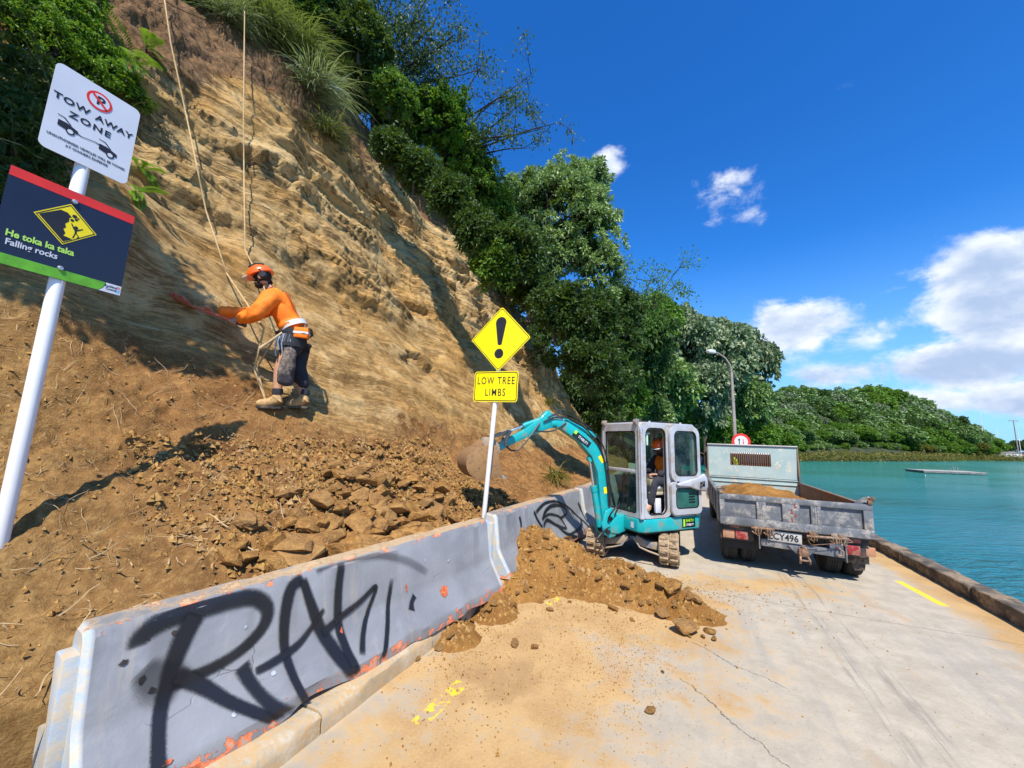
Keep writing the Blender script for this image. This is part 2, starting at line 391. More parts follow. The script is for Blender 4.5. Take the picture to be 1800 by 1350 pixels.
nt.l.new(nt.bump(hh, .55, .006), bs.inputs['Normal']); M_road = m
na, nb = 150, 40
A = np.linspace(-7, 40, na); T = np.linspace(0, 1, nb)
AA, TT = np.meshgrid(A, T, indexing='ij')
LL = kerb_l(AA)-.02 + (wall_l(AA)+.02-kerb_l(AA)+.02)*TT
def LAZ(L, A, Z): return np.stack([RD.x*L + FD.x*A, RD.y*L + FD.y*A, Z], -1)
V = LAZ(LL, AA, .012*fbm(np.stack([LL*.6, AA*.6, AA*0], -1), 2)*sstep(np.hypot(LL, AA), 1, 4)*.4).reshape(-1, 3)
tag(link('road', npmesh('road', V, grid_faces(na, nb), M_road, True)), kind='structure')
# base sheet of ground under everything on the landward side
m_ground = simple('ground_earth', (.10, .085, .05), .95, var=.4, scale=.6)
mb = MB(); pts = [W(-60, -20, -.12), W(float(wall_l(0))+.1, -20, -.12)] + [W(float(wall_l(a))+.1, a, -.12) for a in (-6, 0, 6, 10, 14, 18, 22, 26, 30)] + [W(-30, 45, -.12), W(-70, 60, -.12)]
mb.add(pts, [tuple(range(len(pts)))]); tag(mb.build('ground', m_ground), kind='structure')
# ------------------------------------------------------------ kerb and sea wall: stones laid end to end
M_kerb = simple('kerb_concrete', (.42, .37, .28), .9, var=.35, scale=7, dirt=(.46, .31, .15), dirt_amt=.75, bump=.8, bscale=45)
M_wallst = simple('sea_wall_concrete', (.105, .085, .065), .95, var=.5, scale=4, dirt=(.30, .22, .13), dirt_amt=.5, bump=1., bscale=30)
kerb = tag(bpy.data.objects.new('kerb', None), kind='structure'); COL.objects.link(kerb)
a = -4.; k = 0
while a < 14:
    Ln = .9 if k % 2 else 1.02
    p0 = W(float(kerb_l(a)), a); p1 = W(float(kerb_l(a+Ln)), a+Ln); d = (p1-p0); Ls = d.length-.012
    mb = MB(); n = 9; prof = [(-.19, -.1), (0.0, -.1), (.0, .065), (-.012, .092), (-.035, .106), (-.19, .11)]
    vs = []
    for i in range(n):
        t = Ls*i/(n-1)
        for (x, z) in prof:
            j = 0 if z < 0 else 1
            vs.append((x + j*.007*random.uniform(-1, 1), t, z + j*.006*random.uniform(-1, 1)))
    q = len(prof)
    fs = [(i*q+j, i*q+(j+1) % q, (i+1)*q+(j+1) % q, (i+1)*q+j) for i in range(n-1) for j in range(q)] + [tuple(range(q)), tuple(range((n-1)*q, n*q))[::-1]]
    mb.add(vs, fs)
    mb.build('kerb_stone', M_kerb, kerb, loc=p0, rot=(random.uniform(-.01, .01), 0, math.atan2(-d.x, d.y)), smooth=40)
    a += Ln; k += 1
sea = tag(bpy.data.objects.new('sea_wall', None), kind='structure'); COL.objects.link(sea)
a = -5.; k = 0
while a < 30:
    Ln = random.uniform(1.5, 2.1) if a < 12 else 2.
    p0 = W(float(wall_l(a)), a); p1 = W(float(wall_l(a+Ln)), a+Ln); d = p1-p0; Ls = d.length-.02
    n = int(Ls/.09)+2; hgt = .15 + random.uniform(-.01, .01)
    prof = [(.0, -1.3), (.0, .02), (.0, hgt-.012), (.014, hgt), (.10, hgt+.004), (.19, hgt), (.21, hgt-.03), (.24, -1.3)]
    q = len(prof); vs = []
    for i in range(n):
        t = Ls*i/(n-1)
        for (x, z) in prof:
            j = 1 if z > 0 else 0
            nn = float(pnoise(np.array([x*9+k, t*5, z*9])))
            vs.append((x + j*.03*nn, t, z + j*.018*nn))
    fs = [(i*q+j, i*q+(j+1) % q, (i+1)*q+(j+1) % q, (i+1)*q+j) for i in range(n-1) for j in range(q)] + [tuple(range(q)), tuple(range((n-1)*q, n*q))[::-1]]
    mb = MB(); mb.add(vs, fs); mb.build('wall_block', M_wallst, sea, loc=p0, rot=(0, 0, math.atan2(-d.x, d.y)), smooth=22)
    a += Ln; k += 1
# ------------------------------------------------------------ cliff and earth slope
def crest_h(a):
    return np.interp(a, [-8, -2, 0, 1.0, 2.5, 4.4, 8.7, 13, 17, 23.7, 28, 31, 40], [6.0, 6.2, 6.6, 7.0, 7.9, 9.2, 10.2, 10.2, 8.6, 7.6, 4.6, 3.2, 3.0])
def geo_h(a):
    return np.maximum(crest_h(a), np.interp(a, [-8, -2, 0, 2.5, 4.4, 7, 8.7, 13, 17, 20, 24], [8.5, 9.5, 10.2, 11.4, 12.2, 12.0, 11.4, 10.8, 9.4, 7.6, 4.]))
PU = np.array([-.02, .0, .5, 1.2, 1.8, 2.2, 3.0, 4.0, 5.0, 6.0, 6.9, 8.4]); PZ = np.array([.05, .60, .74, 1.0, 1.42, 1.88, 3.05, 4.9, 7.0, 9.2, 11.0, 13.5])
def foot_l(a): # the line just behind the barriers
    return np.interp(a, [-7, -1, .9, 3.85, 7.6, 10, 13], [-3.4, -2.85, -2.56, -2.22, -2.05, -2.08, -2.2]) - .006*np.maximum(0, a-9)**2.0
def cliff_pts(AA, TT):
    """AA along, TT in 0..1 up the profile (before noise)"""
    s = TT*19.0
    seg = np.concatenate([[0], np.cumsum(np.hypot(np.diff(PU), np.diff(PZ)))])
    hc = geo_h(AA)
    u0 = np.interp(s, seg, PU); z0 = np.interp(s, seg, PZ)
    # arc length at which the profile reaches the crest
    sc = np.interp(hc, PZ, seg); uc = np.interp(hc, PZ, PU)
    over = np.maximum(0, s-sc); k = sstep(over, 0, .8)
    u = np.where(s < sc, u0, uc + over*(.5+.45*k)); z = np.where(s < sc, z0, hc + over*(.55-.30*k))
    # near the camera (left end) the foot of the slope is lower and gentler
    low = sstep(AA, 2.2, .2); z = z - low*.22*np.exp(-((u-.6)/.9)**2)
    # the foot: spoil heaped behind the barriers
    z = z + .24*np.exp(-((AA-3.1)/1.35)**2)*np.exp(-((u-.85)/.6)**2)*sstep(u, .05, .45)
    return u, z
na, nt_ = 760, 520
A1 = np.concatenate([np.linspace(-7, -1.5, 60, endpoint=False), np.linspace(-1.5, 10, 440, endpoint=False), np.linspace(10, 18, 150, endpoint=False), np.linspace(18, 42, 110)])
T1 = np.linspace(0, 1, nt_)**1.12
AA, TT = np.meshgrid(A1, T1, indexing='ij')
U, Z = cliff_pts(AA, TT)
def laz(U, AA, Z): return LAZ(foot_l(AA)-U, AA, Z)
B = laz(U, AA, Z)
dA = np.gradient(B, axis=0); dT = np.gradient(B, axis=1); N = np.cross(dA, dT); N /= np.linalg.norm(N, axis=-1)[..., None]+1e-9
if (N[..., 0]*RD.x+N[..., 1]*RD.y).mean() < 0: N = -N
rock = sstep(Z + .5*fbm(np.stack([U*.0+AA*.35, Z*.3, AA*.0+5], -1), 2), 1.9, 3.4) if False else sstep(Z + .5*fbm(np.stack([U*.0+AA*.35, Z*.3, AA*.0+5], -1), 2) + .7*sstep(AA, 2.6, 3.8), 1.9, 3.2)*sstep(AA, -2.5, 1.5)
rock = np.maximum(rock, sstep(AA + .25*Z, 7.0, 10.0)*sstep(Z, 1.0, 2.0))
crestd = crest_h(AA)-Z
rock = rock*sstep(crestd, .1, .9)
Lr = foot_l(AA)-U
q = np.stack([Lr, AA, Z], -1)
warp = fbm(q*.45, 3)
dip = Z*1.0 + .20*AA + .10*warp + .025*fbm(q*1.6, 3)
# bedding: hard beds stand proud, soft ones are cut back
def beds(x, f, sharp): 
    n1 = pnoise(np.stack([x*f, x*0+3.3, x*0+1.7], -1)); return np.tanh(n1*sharp)
strat = .085*beds(dip, 1.35, 6.0) + .065*beds(dip+4, 3.1, 5.) + .042*beds(dip+9, 7.5, 6.) + .018*beds(dip+1, 17., 5.)
strat *= (.30+.70*sstep(fbm(q*.6+9, 3), -.25, .35))
bl = fbm(q*np.array([.28, .34, .30]), 3); bulge = .42*bl*sstep(Z, 1.2, 4)
def cellrand(x, y, k=0):   # constant random value per cell: broken blocks of rock
    ix = np.floor(x).astype(int); iy = np.floor(y + .5*(ix % 2)).astype(int); h = (ix*73856093 ^ iy*19349663 ^ (k*83492791)) & 0xffff
    return (_perm[(h & 255)] ^ _perm[(h >> 8) & 255])/127.5-1
jit = .35*fbm(q*1.1+2, 3); blk = sstep(fbm(q*.55+44, 3), -.25, .35)
blocks = .050*cellrand(dip*3.1+jit*.3, AA*.38+jit*2+Z*.25, 1) + .032*cellrand(dip*7.0+jit*.4, AA*.8+jit*3+Z*.4, 2) + .014*cellrand(dip*15+jit*.5, AA*2.4+jit*5, 3)
blocks *= (.12+1.0*blk)
mid = .045*fbm(q*1.4+3, 4, .55) + .09*fbm(q*1.2+13, 3)*sstep(AA + .35*Z, 8.5, 12.); fine = .020*fbm(q*np.array([5, 4, 8.]), 4, .6)
joints = -.09*sstep(ridged(q*np.array([.9, 1.15, .35])+4, 2), .95, 1.35)
soil = .10*fbm(q*1.1+20, 3) + .045*fbm(q*4.2+7, 4, .6) + .018*ridged(q*13., 3, .6)
gul = -.10*sstep(ridged(q*np.array([.5, 1.6, .25])+14, 2), .8, 1.3)
d = bulge + rock*(.38+.62*sstep(Z + .6*fbm(q*.5+61, 2), 3.4, 5.6))*(strat*1.15 + blocks + .5*joints + mid*.8 + fine) + (1-rock)*(soil + .5*gul*sstep(Z, 1.2, 2.4))
# hollows under hard beds, placed by distance along the face and height
for (a0, z0, ra, rz, dep) in ((10.6, 7.2, .75, .38, .75), (10.9, 6.3, 1.3, .34, .7), (12.0, 5.6, 1.0, .25, .5), (14.5, 5.1, .9, .35, .6), (9.0, 8.7, .6, .25, .5), (6.4, 3.2, .5, .2, .3), (12.9, 3.6, .6, 1.1, .4), (7.2, 4.9, .8, .18, .25), (3.9, 6.4, .5, .2, .35)):
    e = ((AA-a0)/ra)**2 + ((Z+.12*(AA-a0)-z0)/rz)**2; e = e + 1.0*fbm(q*2.6, 4)
    d = d - dep*sstep(e, 1.25, .45)*.62 + .22*dep*np.exp(-((Z-z0-rz*1.25)/.16)**2)*np.exp(-((AA-a0)/ra)**2)
d = d*(.12+.88*sstep(U, .05, .7))*sstep(TT, 0, .012)
# keep the standing place of the worker smooth
sv_ = np.exp(-(((AA-2.0)/.55)**2 + ((Z-3.0)/.55)**2)); d = d*(1-.9*sv_) - .16*sv_
wk = np.exp(-(((AA-2.8)/.55)**2 + ((U-2.17)/.5)**2)); d = d*(1-.8*wk)
CP = B + N*d[..., None]
CP[..., 2] = np.where(U < .02, np.minimum(CP[..., 2], .72), CP[..., 2])
# attributes for the material
zr = rock; wet = sstep(fbm(q*.55+31, 3), -.1, .5)
# material -----------------------------------------------------
m, nt, bs, out = newmat('cliff_sandstone_and_soil'); wp = worldpos(nt)
at = nt.node('ShaderNodeAttribute', attribute_name='rock').outputs['Fac']; dp = nt.node('ShaderNodeAttribute', attribute_name='bed').outputs['Fac']
cr = nt.node('ShaderNodeAttribute', attribute_name='crest').outputs['Fac']; al = nt.node('ShaderNodeAttribute', attribute_name='along').outputs['Fac']
hollow = nt.node('ShaderNodeAttribute', attribute_name='cut').outputs['Fac']
c1 = nt.node('ShaderNodeCombineXYZ'); nt.l.new(nt.m('MULTIPLY', dp, 1.0), c1.inputs[0]); nt.l.new(nt.m('MULTIPLY', al, .08), c1.inputs[1])
bd = nt.noise(c1.outputs[0], 2.6, 8, .72); bd2 = nt.noise(c1.outputs[0], 11, 6, .75)
big = nt.noise(wp, .55, 5, .6); mid = nt.noise(wp, 2.4, 8, .68); fin = nt.noise(wp, 16, 8, .7); grit = nt.noise(wp, 75, 4, .7)
st = nt.mix(nt.ramp(bd, .36, .64), (.63, .45, .215), (.50, .31, .115))
st = nt.mix(nt.ramp(bd2, .56, .70), st, (.64, .53, .32))
st = nt.mix(nt.m('MULTIPLY', nt.ramp(bd2, .42, .34), .75), st, (.17, .095, .04))
ln1 = nt.ramp(nt.m('ABSOLUTE', nt.m('SUBTRACT', bd, .5)), .016, .002); ln2 = nt.ramp(nt.m('ABSOLUTE', nt.m('SUBTRACT', bd2, .52)), .022, .004)
lnm = nt.m('MULTIPLY', nt.m('MAXIMUM', ln1, nt.m('MULTIPLY', ln2, .7)), nt.ramp(mid, .40, .58))  # thin dark lines along the beds: cracks and painted ledge shadows
st = nt.mix(nt.m('MULTIPLY', nt.ramp(big, .49, .62), .5), st, (.52, .26, .06))
st = nt.mix(nt.m('MULTIPLY', nt.ramp(mid, .51, .62), .38), st, (.30, .165, .055))
zs_ = nt.node('ShaderNodeSeparateXYZ'); nt.l.new(wp, zs_.inputs[0])
iron = nt.m('MULTIPLY', nt.ramp(nt.m('ADD', zs_.outputs[2], nt.m('MULTIPLY', nt.m('SUBTRACT', big, .5), 7.)), 6.2, 3.2), nt.ramp(mid, .30, .60))
st = nt.mix(nt.m('MULTIPLY', iron, .62), st, nt.mix(nt.ramp(fin, .4, .6), (.31, .155, .045), (.47, .26, .08)))
st = nt.mix(nt.m('MULTIPLY', lnm, nt.m('MULTIPLY_ADD', nt.ramp(zs_.outputs[2], 3.2, 5.5), .6, .2)), st, (.08, .042, .018))
soilc = nt.mix(nt.ramp(mid, .34, .66), (.165, .075, .025), (.33, .165, .055))
soilc = nt.mix(nt.m('MULTIPLY', nt.ramp(fin, .5, .7), .5), soilc, (.50, .30, .095))
lf = nt.ramp(al, 2.4, .3); soilc = nt.mix(nt.m('MULTIPLY', lf, .75), soilc, nt.mix(nt.ramp(fin, .35, .65), (.21, .125, .042), (.39, .25, .095)))
rk = nt.ramp(nt.m('ADD', at, nt.m('MULTIPLY', nt.m('SUBTRACT', mid, .5), 1.5)), .30, .62)
col = nt.mix(rk, soilc, st)
col = nt.mix(nt.m('MULTIPLY', nt.ramp(cr, .25, .9), .85), col, nt.mix(nt.ramp(fin, .35, .65), (.13, .075, .04), (.25, .15, .075)))
col = nt.mix(nt.m('MULTIPLY', nt.ramp(fin, .40, .28), .4), col, (.10, .055, .025))
col = nt.mix(nt.m('MULTIPLY', nt.ramp(grit, .58, .72), .30), col, (.60, .48, .30))
nt.set(bs, 'Base Color', col); bs.inputs['Roughness'].default_value = .95; bs.inputs['Specular IOR Level'].default_value = .15
hb = nt.m('ADD', nt.m('MULTIPLY', fin, 1.0), nt.m('ADD', nt.m('MULTIPLY', grit, .35), nt.m('MULTIPLY', nt.m('MULTIPLY', nt.m('SUBTRACT', bd2, nt.m('MULTIPLY', lnm, .6)), at), 1.5)))
b1 = nt.bump(hb, .8, .05); nt.l.new(b1, bs.inputs['Normal']); M_cliff = m
cc = sstep(crestd + .5*fbm(q*.9, 3), 1.1, .0)
cliff_me = npmesh('cliff', CP.reshape(-1, 3), grid_faces(len(A1), nt_), M_cliff, True,
   attrs=dict(rock=rock.ravel(), bed=dip.ravel(), crest=cc.ravel(), along=AA.ravel(), cut=d.ravel()))
cliff = tag(link('cliff', cliff_me), kind='structure')
CF = grid_faces(len(A1), nt_)
BVH = BVHTree.FromPolygons([tuple(v) for v in CP.reshape(-1, 3).tolist()], [tuple(f) for f in CF.tolist()])
def hit(px, py):
    """point of the cliff seen at a photograph pixel"""
    r = BVH.ray_cast(cam.location, pix_ray(px, py))
    if r[0] is None:
        d_ = pix_ray(px, py); r = BVH.find_nearest(cam.location + d_*(8/d_.y))
    return r[0], r[1]
def drop(x, y, zt=30):
    r = BVH.ray_cast(Vector((x, y, zt)), Vector((0, 0, -1))); return r[0], r[1]
# ------------------------------------------------------------ painted concrete barriers
m, nt, bs, out = newmat('barrier_paint'); c = coords(nt)
sp = nt.node('ShaderNodeSeparateXYZ'); nt.l.new(c, sp.inputs[0]); bx_, by_, bz_ = sp.outputs
ge = nt.node('ShaderNodeNewGeometry'); nsep = nt.node('ShaderNodeSeparateXYZ'); nt.l.new(ge.outputs['Normal'], nsep.inputs[0])
b1 = nt.noise(c, 2.2, 6, .62); b2 = nt.noise(c, 9, 7, .7); b3 = nt.noise(c, 40, 5, .7)
col = nt.mix(nt.ramp(b1, .3, .7), (.20, .207, .22), (.27, .278, .29))
col = nt.mix(nt.m('MULTIPLY', nt.ramp(b2, .5, .75), .25), col, (.36, .39, .43))
# sunlit end faces: the light is put in as pale blue and cream
endm = nt.m('MAXIMUM', nt.ramp(by_, .035, .015), nt.ramp(by_, 2.93, 2.95))
col = nt.mix(nt.m('MULTIPLY', endm, .75), col, nt.mix(nt.ramp(b2, .42, .6), (.42, .52, .62), (.62, .53, .38)))
# chipped edges: orange older coat then concrete
ztop = nt.ramp(bz_, .60, .69); zbot = nt.ramp(bz_, .16, .03)
near = nt.m('MAXIMUM', nt.m('MULTIPLY', ztop, .85), zbot)
chip = nt.m('ADD', nt.m('MULTIPLY', near, .25), nt.m('ADD', nt.m('MULTIPLY', b2, .75), nt.m('MULTIPLY', b3, .22)))
co = nt.ramp(chip, .725, .745); cg = nt.ramp(chip, .785, .80)
col = nt.mix(co, col, (.80, .22, .09)); col = nt.mix(cg, col, (.44, .36, .27))
# hairline cracks in the paint
v = nt.node('ShaderNodeTexVoronoi', feature='DISTANCE_TO_EDGE'); v.inputs['Scale'].default_value = 3.2
wv = nt.mix(.14, c, nt.node('ShaderNodeTexNoise', ins={'Scale': 5., 'Detail': 6.}).outputs[1])
nt.l.new(wv, v.inputs['Vector']); crk = nt.m('MULTIPLY', nt.ramp(v.outputs[0], .008, .002), nt.ramp(b1, .55, .65))
col = nt.mix(nt.m('MULTIPLY', crk, .6), col, (.10, .11, .14))
# sand lying on the upward faces
up = nt.ramp(nsep.outputs[2], .55, .9)
dust = nt.m('MULTIPLY', up, nt.ramp(nt.m('ADD', b2, nt.m('MULTIPLY', nt.ramp(by_, .3, 1.3), .2)), .40, .62))
col = nt.mix(nt.m('MULTIPLY', dust, .92), col, (.50, .36, .21))
run = nt.ramp(nt.noise(nt.mapping(c, (2, 9, 1.1)), 1, 5, .6), .58, .70)
col = nt.mix(nt.m('MULTIPLY', run, .22), col, (.47, .38, .27))
nt.set(bs, 'Base Color', col); nt.set(bs, 'Roughness', nt.m('ADD', nt.m('MULTIPLY', co, .3), .42))
hb = nt.m('ADD', nt.m('MULTIPLY', b3, .25), nt.m('ADD', nt.m('MULTIPLY', co, -.6), nt.m('MULTIPLY', nt.m('ADD', b2, nt.m('MULTIPLY', crk, -1.)), .5)))
nt.l.new(nt.bump(hb, .9, .007), bs.inputs['Normal']); M_bar = m
m, nt, bs, out = newmat('black_spray_paint')
uv = nt.node('ShaderNodeAttribute', attribute_name='across').outputs['Fac']; al = nt.node('ShaderNodeAttribute', attribute_name='fade').outputs['Fac']
c = coords(nt); n = nt.noise(c, 160, 3, .7); n2 = nt.noise(c, 5, 4, .6)
prof = nt.m('SUBTRACT', 1., nt.m('ABSOLUTE', uv)); a_ = nt.m('ADD', nt.m('MULTIPLY', prof, 1.35), nt.m('MULTIPLY', nt.m('SUBTRACT', n, .5), .8))
a_ = nt.m('MULTIPLY', nt.ramp(a_, .10, .85), nt.m('MULTIPLY', al, nt.m('MULTIPLY_ADD', n2, .5, .78)), clamp=True)
bs.inputs['Base Color'].default_value = (.008, .009, .013, 1); bs.inputs['Roughness'].default_value = .5
tr = nt.node('ShaderNodeBsdfTransparent'); mx = nt.node('ShaderNodeMixShader')
nt.l.new(a_, mx.inputs[0]); nt.l.new(tr.outputs[0], mx.inputs[1]); nt.l.new(bs.outputs[0], mx.inputs[2]); nt.l.new(mx.outputs[0], out.inputs[0]); M_spray = m
BZ = .105   # underside height; profile heights above it
BP = [(.205, 0), (.205, .075), (.19, .10), (.075, .275), (.055, .33), (.012, .66), (-.012, .69)]   # toward the road (x = road side), z above underside
def bar_x(z): return float(np.interp(z, [p[1] for p in BP], [p[0] for p in BP]))
def barrier(A, B, label, seed, strokes=(), wid=None, chips=True):
    A = Vector((*A, 0)); B = Vector((*B, 0)); d = (B-A); Ln = d.length; d.normalize()
    root = empty('concrete_barrier', (A.x, A.y, BZ), math.atan2(-d.x, d.y), label, 'barrier', 'painted concrete barriers at the foot of the slope')
    rg = np.random.default_rng(seed)
    prof = BP + [(-.145, .695), (-.17, .66), (-.21, .33), (-.23, .275), (-.345, .10), (-.36, .075), (-.36, 0)]
    ys = [0, .03] + list(np.linspace(.08, Ln-.08, 70)) + [Ln-.03, Ln]
    vs = []; q = len(prof)
    for i, y in enumerate(ys):
        ins = .03 if i in (0, len(ys)-1) else 0
        for j, (x, z) in enumerate(prof):
            cx = -.08; s = 1 - ins*4 if False else 1
            xx = x - math.copysign(ins, x-cx); zz = z - (ins*.6 if z > .6 else 0)
            nn = pnoise(np.array([y*6, x*8+seed, z*8])); e = .006*float(nn)
            if z < .09 and x > 0: # broken lower edge
                b = max(0, float(pnoise(np.array([y*2.7+seed*3, .2, .7])))-.15); xx -= b*.05; zz += b*(.09 if z == 0 else .03)
            if z > .65: zz -= max(0, float(pnoise(np.array([y*5, 3.2+seed, x*3])))-.25)*.03
            vs.append((xx+e, y, zz+e*.5))
    n = len(ys); fs = [(i*q+j, i*q+(j+1) % q, (i+1)*q+(j+1) % q, (i+1)*q+j) for i in range(n-1) for j in range(q)] + [tuple(range(q)), tuple(range((n-1)*q, n*q))[::-1]]
    mb = MB(); mb.add(vs, fs); mb.build('body', M_bar, root, bevel=0, smooth=32)
    # end joint: a tongue low on the end face
    mb = MB(); mb.prism([(-.30, 0), (-.22, .0), (-.20, .29), (-.10, .33), (-.14, .60), (-.02+.0, .6), (-.02, 0.)][::-1], 1, -.05, .03)
    mb.build('end_joint', M_bar, root, bevel=.008)
    for k, st in enumerate(strokes):
        w = (wid[k] if wid else .03)
        P = np.array(st, float); t = np.linspace(0, len(P)-1, len(P)*7)
        # catmull-rom
        i = np.clip(np.floor(t).astype(int), 0, len(P)-2); f = (t-i)[:, None]
        p0 = P[np.maximum(i-1, 0)]; p1 = P[i]; p2 = P[i+1]; p3 = P[np.minimum(i+2, len(P)-1)]
        C = .5*((2*p1)+(-p0+p2)*f+(2*p0-5*p1+4*p2-p3)*f**2+(-p0+3*p1-3*p2+p3)*f**3)
        tg = np.gradient(C, axis=0); tg /= np.linalg.norm(tg, axis=1)[:, None]+1e-9; nn = np.stack([-tg[:, 1], tg[:, 0]], 1)
        L = len(C); T = np.linspace(0, 1, L); ww = w*(1+.25*np.sin(T*5+k)); fade = sstep(T, -.02, .05)*sstep(T, 1.02, .93)*(.97 if k % 3 else .85)
        if k in (10, 11): fade = fade*.6*(1-.6*T)
        V = []; ac = []; fd = []; NS = 8
        for r in np.linspace(-1, 1, NS+1):
            Q = C + nn*(ww*r)[:, None]
            for (s_, h_), fl in zip(Q, fade):
                z = min(max(h_-BZ, .01), .685); s_ = min(max(s_, .02), Ln-.02)
                if z < .04: fl = 0
                V.append((bar_x(z)+.005+k*.0006, s_, z)); ac.append(r); fd.append(fl)
        idx = np.arange((NS+1)*L).reshape(NS+1, L)
        F = np.stack([idx[:-1, :-1], idx[1:, :-1], idx[1:, 1:], idx[:-1, 1:]], -1).reshape(-1, 4)
        me = npmesh('graffiti_stroke', np.array(V), F, M_spray, True, attrs=dict(across=ac, fade=fd))
        link('graffiti_stroke', me, root)
    return root
G1= [[(0.174, 0.675), (0.179, 0.713), (0.232, 0.744), (0.312, 0.758), (0.446, 0.756), (0.572, 0.752), (0.671, 0.725), (0.729, 0.656), (0.716, 0.575), (0.627, 0.504), (0.504, 0.47), (0.368, 0.462), (0.267, 0.452)], [(0.39, 0.743), (0.345, 0.66), (0.31, 0.554), (0.287, 0.448), (0.266, 0.345), (0.255, 0.241), (0.252, 0.151)], [(0.321, 0.502), (0.417, 0.422), (0.548, 0.296), (0.705, 0.172), (0.88, 0.032), (0.962, 0.011)], [(0.609, 0.424), (0.647, 0.327), (0.728, 0.207), (0.842, 0.101), (0.962, 0.011)], [(0.979, 0.009), (0.887, 0.187), (0.844, 0.337), (0.829, 0.504), (0.839, 0.635), (0.869, 0.732), (0.943, 0.759)], [(0.934, 0.761), (0.984, 0.619), (1.057, 0.435), (1.15, 0.254), (1.243, 0.117), (1.312, 0.035)], [(0.669, 0.371), (0.782, 0.378), (0.92, 0.409), (1.016, 0.482), (1.082, 0.547)], [(1.206, 0.791), (1.182, 0.625), (1.18, 0.44), (1.21, 0.246), (1.301, 0.04), (1.374, 0.058), (1.474, 0.191), (1.579, 0.374), (1.639, 0.578)], [(1.06, 0.402), (1.189, 0.453), (1.353, 0.503), (1.487, 0.563), (1.427, 0.443), (1.338, 0.314), (1.294, 0.22)], [(1.857, 0.395), (1.81, 0.358), (1.786, 0.316)], [(1.021, 0.786), (1.195, 0.802), (1.371, 0.788), (1.571, 0.752), (1.799, 0.664), (2.028, 0.516)], [(0.195, 0.582), (0.261, 0.506), (0.349, 0.441)]]
G2= [[(0.591, 0.785), (0.62, 0.677), (0.605, 0.495)], [(1.062, 0.787), (1.154, 0.639), (1.308, 0.477)], [(1.12, 0.757), (1.485, 0.853), (1.974, 0.813), (2.543, 0.598), (3.005, 0.275), (3.307, 0.046)], [(1.303, 0.617), (1.623, 0.642), (2.055, 0.504), (2.136, 0.31), (1.836, 0.412), (1.493, 0.564), (1.339, 0.472)], [(2.055, 0.504), (2.373, 0.538), (2.208, 0.694), (1.757, 0.773), (1.457, 0.713), (1.335, 0.589)], [(1.836, 0.412), (2.061, 0.221), (2.462, 0.065)], [(2.956, 0.341), (2.723, 0.208), (2.061, 0.195)], [(3.005, 0.657), (3.309, 0.439), (3.523, 0.223)]]
G2 = [[(min(s*.92, 2.9), .11+(h-.05)*.80) for s, h in st] for st in G2]
B1 = barrier((-1.78, 1.78), (-.20, 4.34), 'nearest grey-blue concrete barrier with large black spray-painted letters on its face', 1, G1,
        [.052, .05, .045, .055, .04, .045, .026, .034, .030, .034, .034, .10])
M_chip = simple('old_orange_coat', (.62, .13, .04), .8, var=.5, scale=40); M_hole = simple('pock_hole', (.05, .04, .035), .95, var=.4, scale=40); M_bare = simple('pale_chip', (.42, .45, .50), .6)
rc_ = random.Random(8)
for (s_, h_), w, hh_, mt in (((.13, .632), .018, .014, 0), ((.2, .534), .018, .02, 0), ((.304, .688), .014, .012, 0), ((.24, .476), .016, .014, 0), ((2.187, .34), .05, .04, 1), ((1.196, .384), .013, .085, 1), ((.282, .211), .03, .008, 1), ((.37, .139), .04, .009, 1), ((.758, .332), .015, .013, 2), ((1.787, .467), .012, .035, 1), ((1.736, .10), .035, .010, 1), ((.84, .339), .006, .02, 1), ((2.3, .55), .02, .012, 2), ((.55, .25), .012, .01, 2), ((2.0, .62), .01, .012, 2), ((.62, .60), .008, .012, 2)):
    mb = MB(); pts = []
    for k in range(11):
        a = 2*math.pi*k/11; q = rc_.uniform(.6, 1.15); y = s_+w*q*math.cos(a); z = h_-BZ+hh_*q*math.sin(a); pts.append((bar_x(z)+.0055 if mt != 0 else bar_x(z)+.013, y, z))
    if mt == 0: pts = [(x-.007, y, z) for x, y, z in pts]
    mb.add(pts, [tuple(range(11))]); ch = mb.build('paint_chip', (M_hole, M_chip, M_bare)[mt], B1, smooth=0)
    if mt == 1: ch.scale = (1, 1, 1)
barrier((-.145, 4.60), (1.27, 7.20), 'second pale blue concrete barrier with black scribbles, half buried by the dirt heap', 2, G2, [.03]*3+[.035]*3+[.03]*2)
barrier((1.34, 7.33), (2.62, 9.98), 'third concrete barrier, partly hidden behind the digger boom', 3)
barrier((2.68, 10.1), (3.75, 12.8), 'farthest concrete barrier along the foot of the cliff behind the digger', 4)
# ------------------------------------------------------------ signs
def rrect(w, h, r, n=6):
    pts = []
    for cx, cy, a0 in ((w/2-r, h/2-r, 0), (-w/2+r, h/2-r, 90), (-w/2+r, -h/2+r, 180), (w/2-r, -h/2+r, 270)):
        for k in range(n+1): a = R(a0+90*k/n); pts.append((cx+r*math.cos(a), cy+r*math.sin(a)))
    return pts
def plate(pts, mat, parent, name, y0, y1, loc=(0, 0, 0), ry=0, back=None):
    mb = MB(); mb.prism(pts, 1, y0, y1); return mb.build(name, mat, parent, loc=loc, rot=(0, ry, 0), smooth=30)
def ring(pts_o, pts_i, y, mat, parent, name, loc=(0,0,0), ry=0):
    n = len(pts_o); mb = MB(); mb.add([(p[0], y, p[1]) for p in pts_o]+[(p[0], y, p[1]) for p in pts_i], [(i, (i+1) % n, n+(i+1) % n, n+i) for i in range(n)])
    return mb.build(name, mat, parent, loc=loc, rot=(0, ry, 0))
def txt(s, size, mat, parent, x, z, y=-.006, ry=0, name='lettering', **kw):
    return link(name, text_mesh(s, size, name, mat, **kw), parent, loc=(x, y, z), rot=(0, ry, 0))
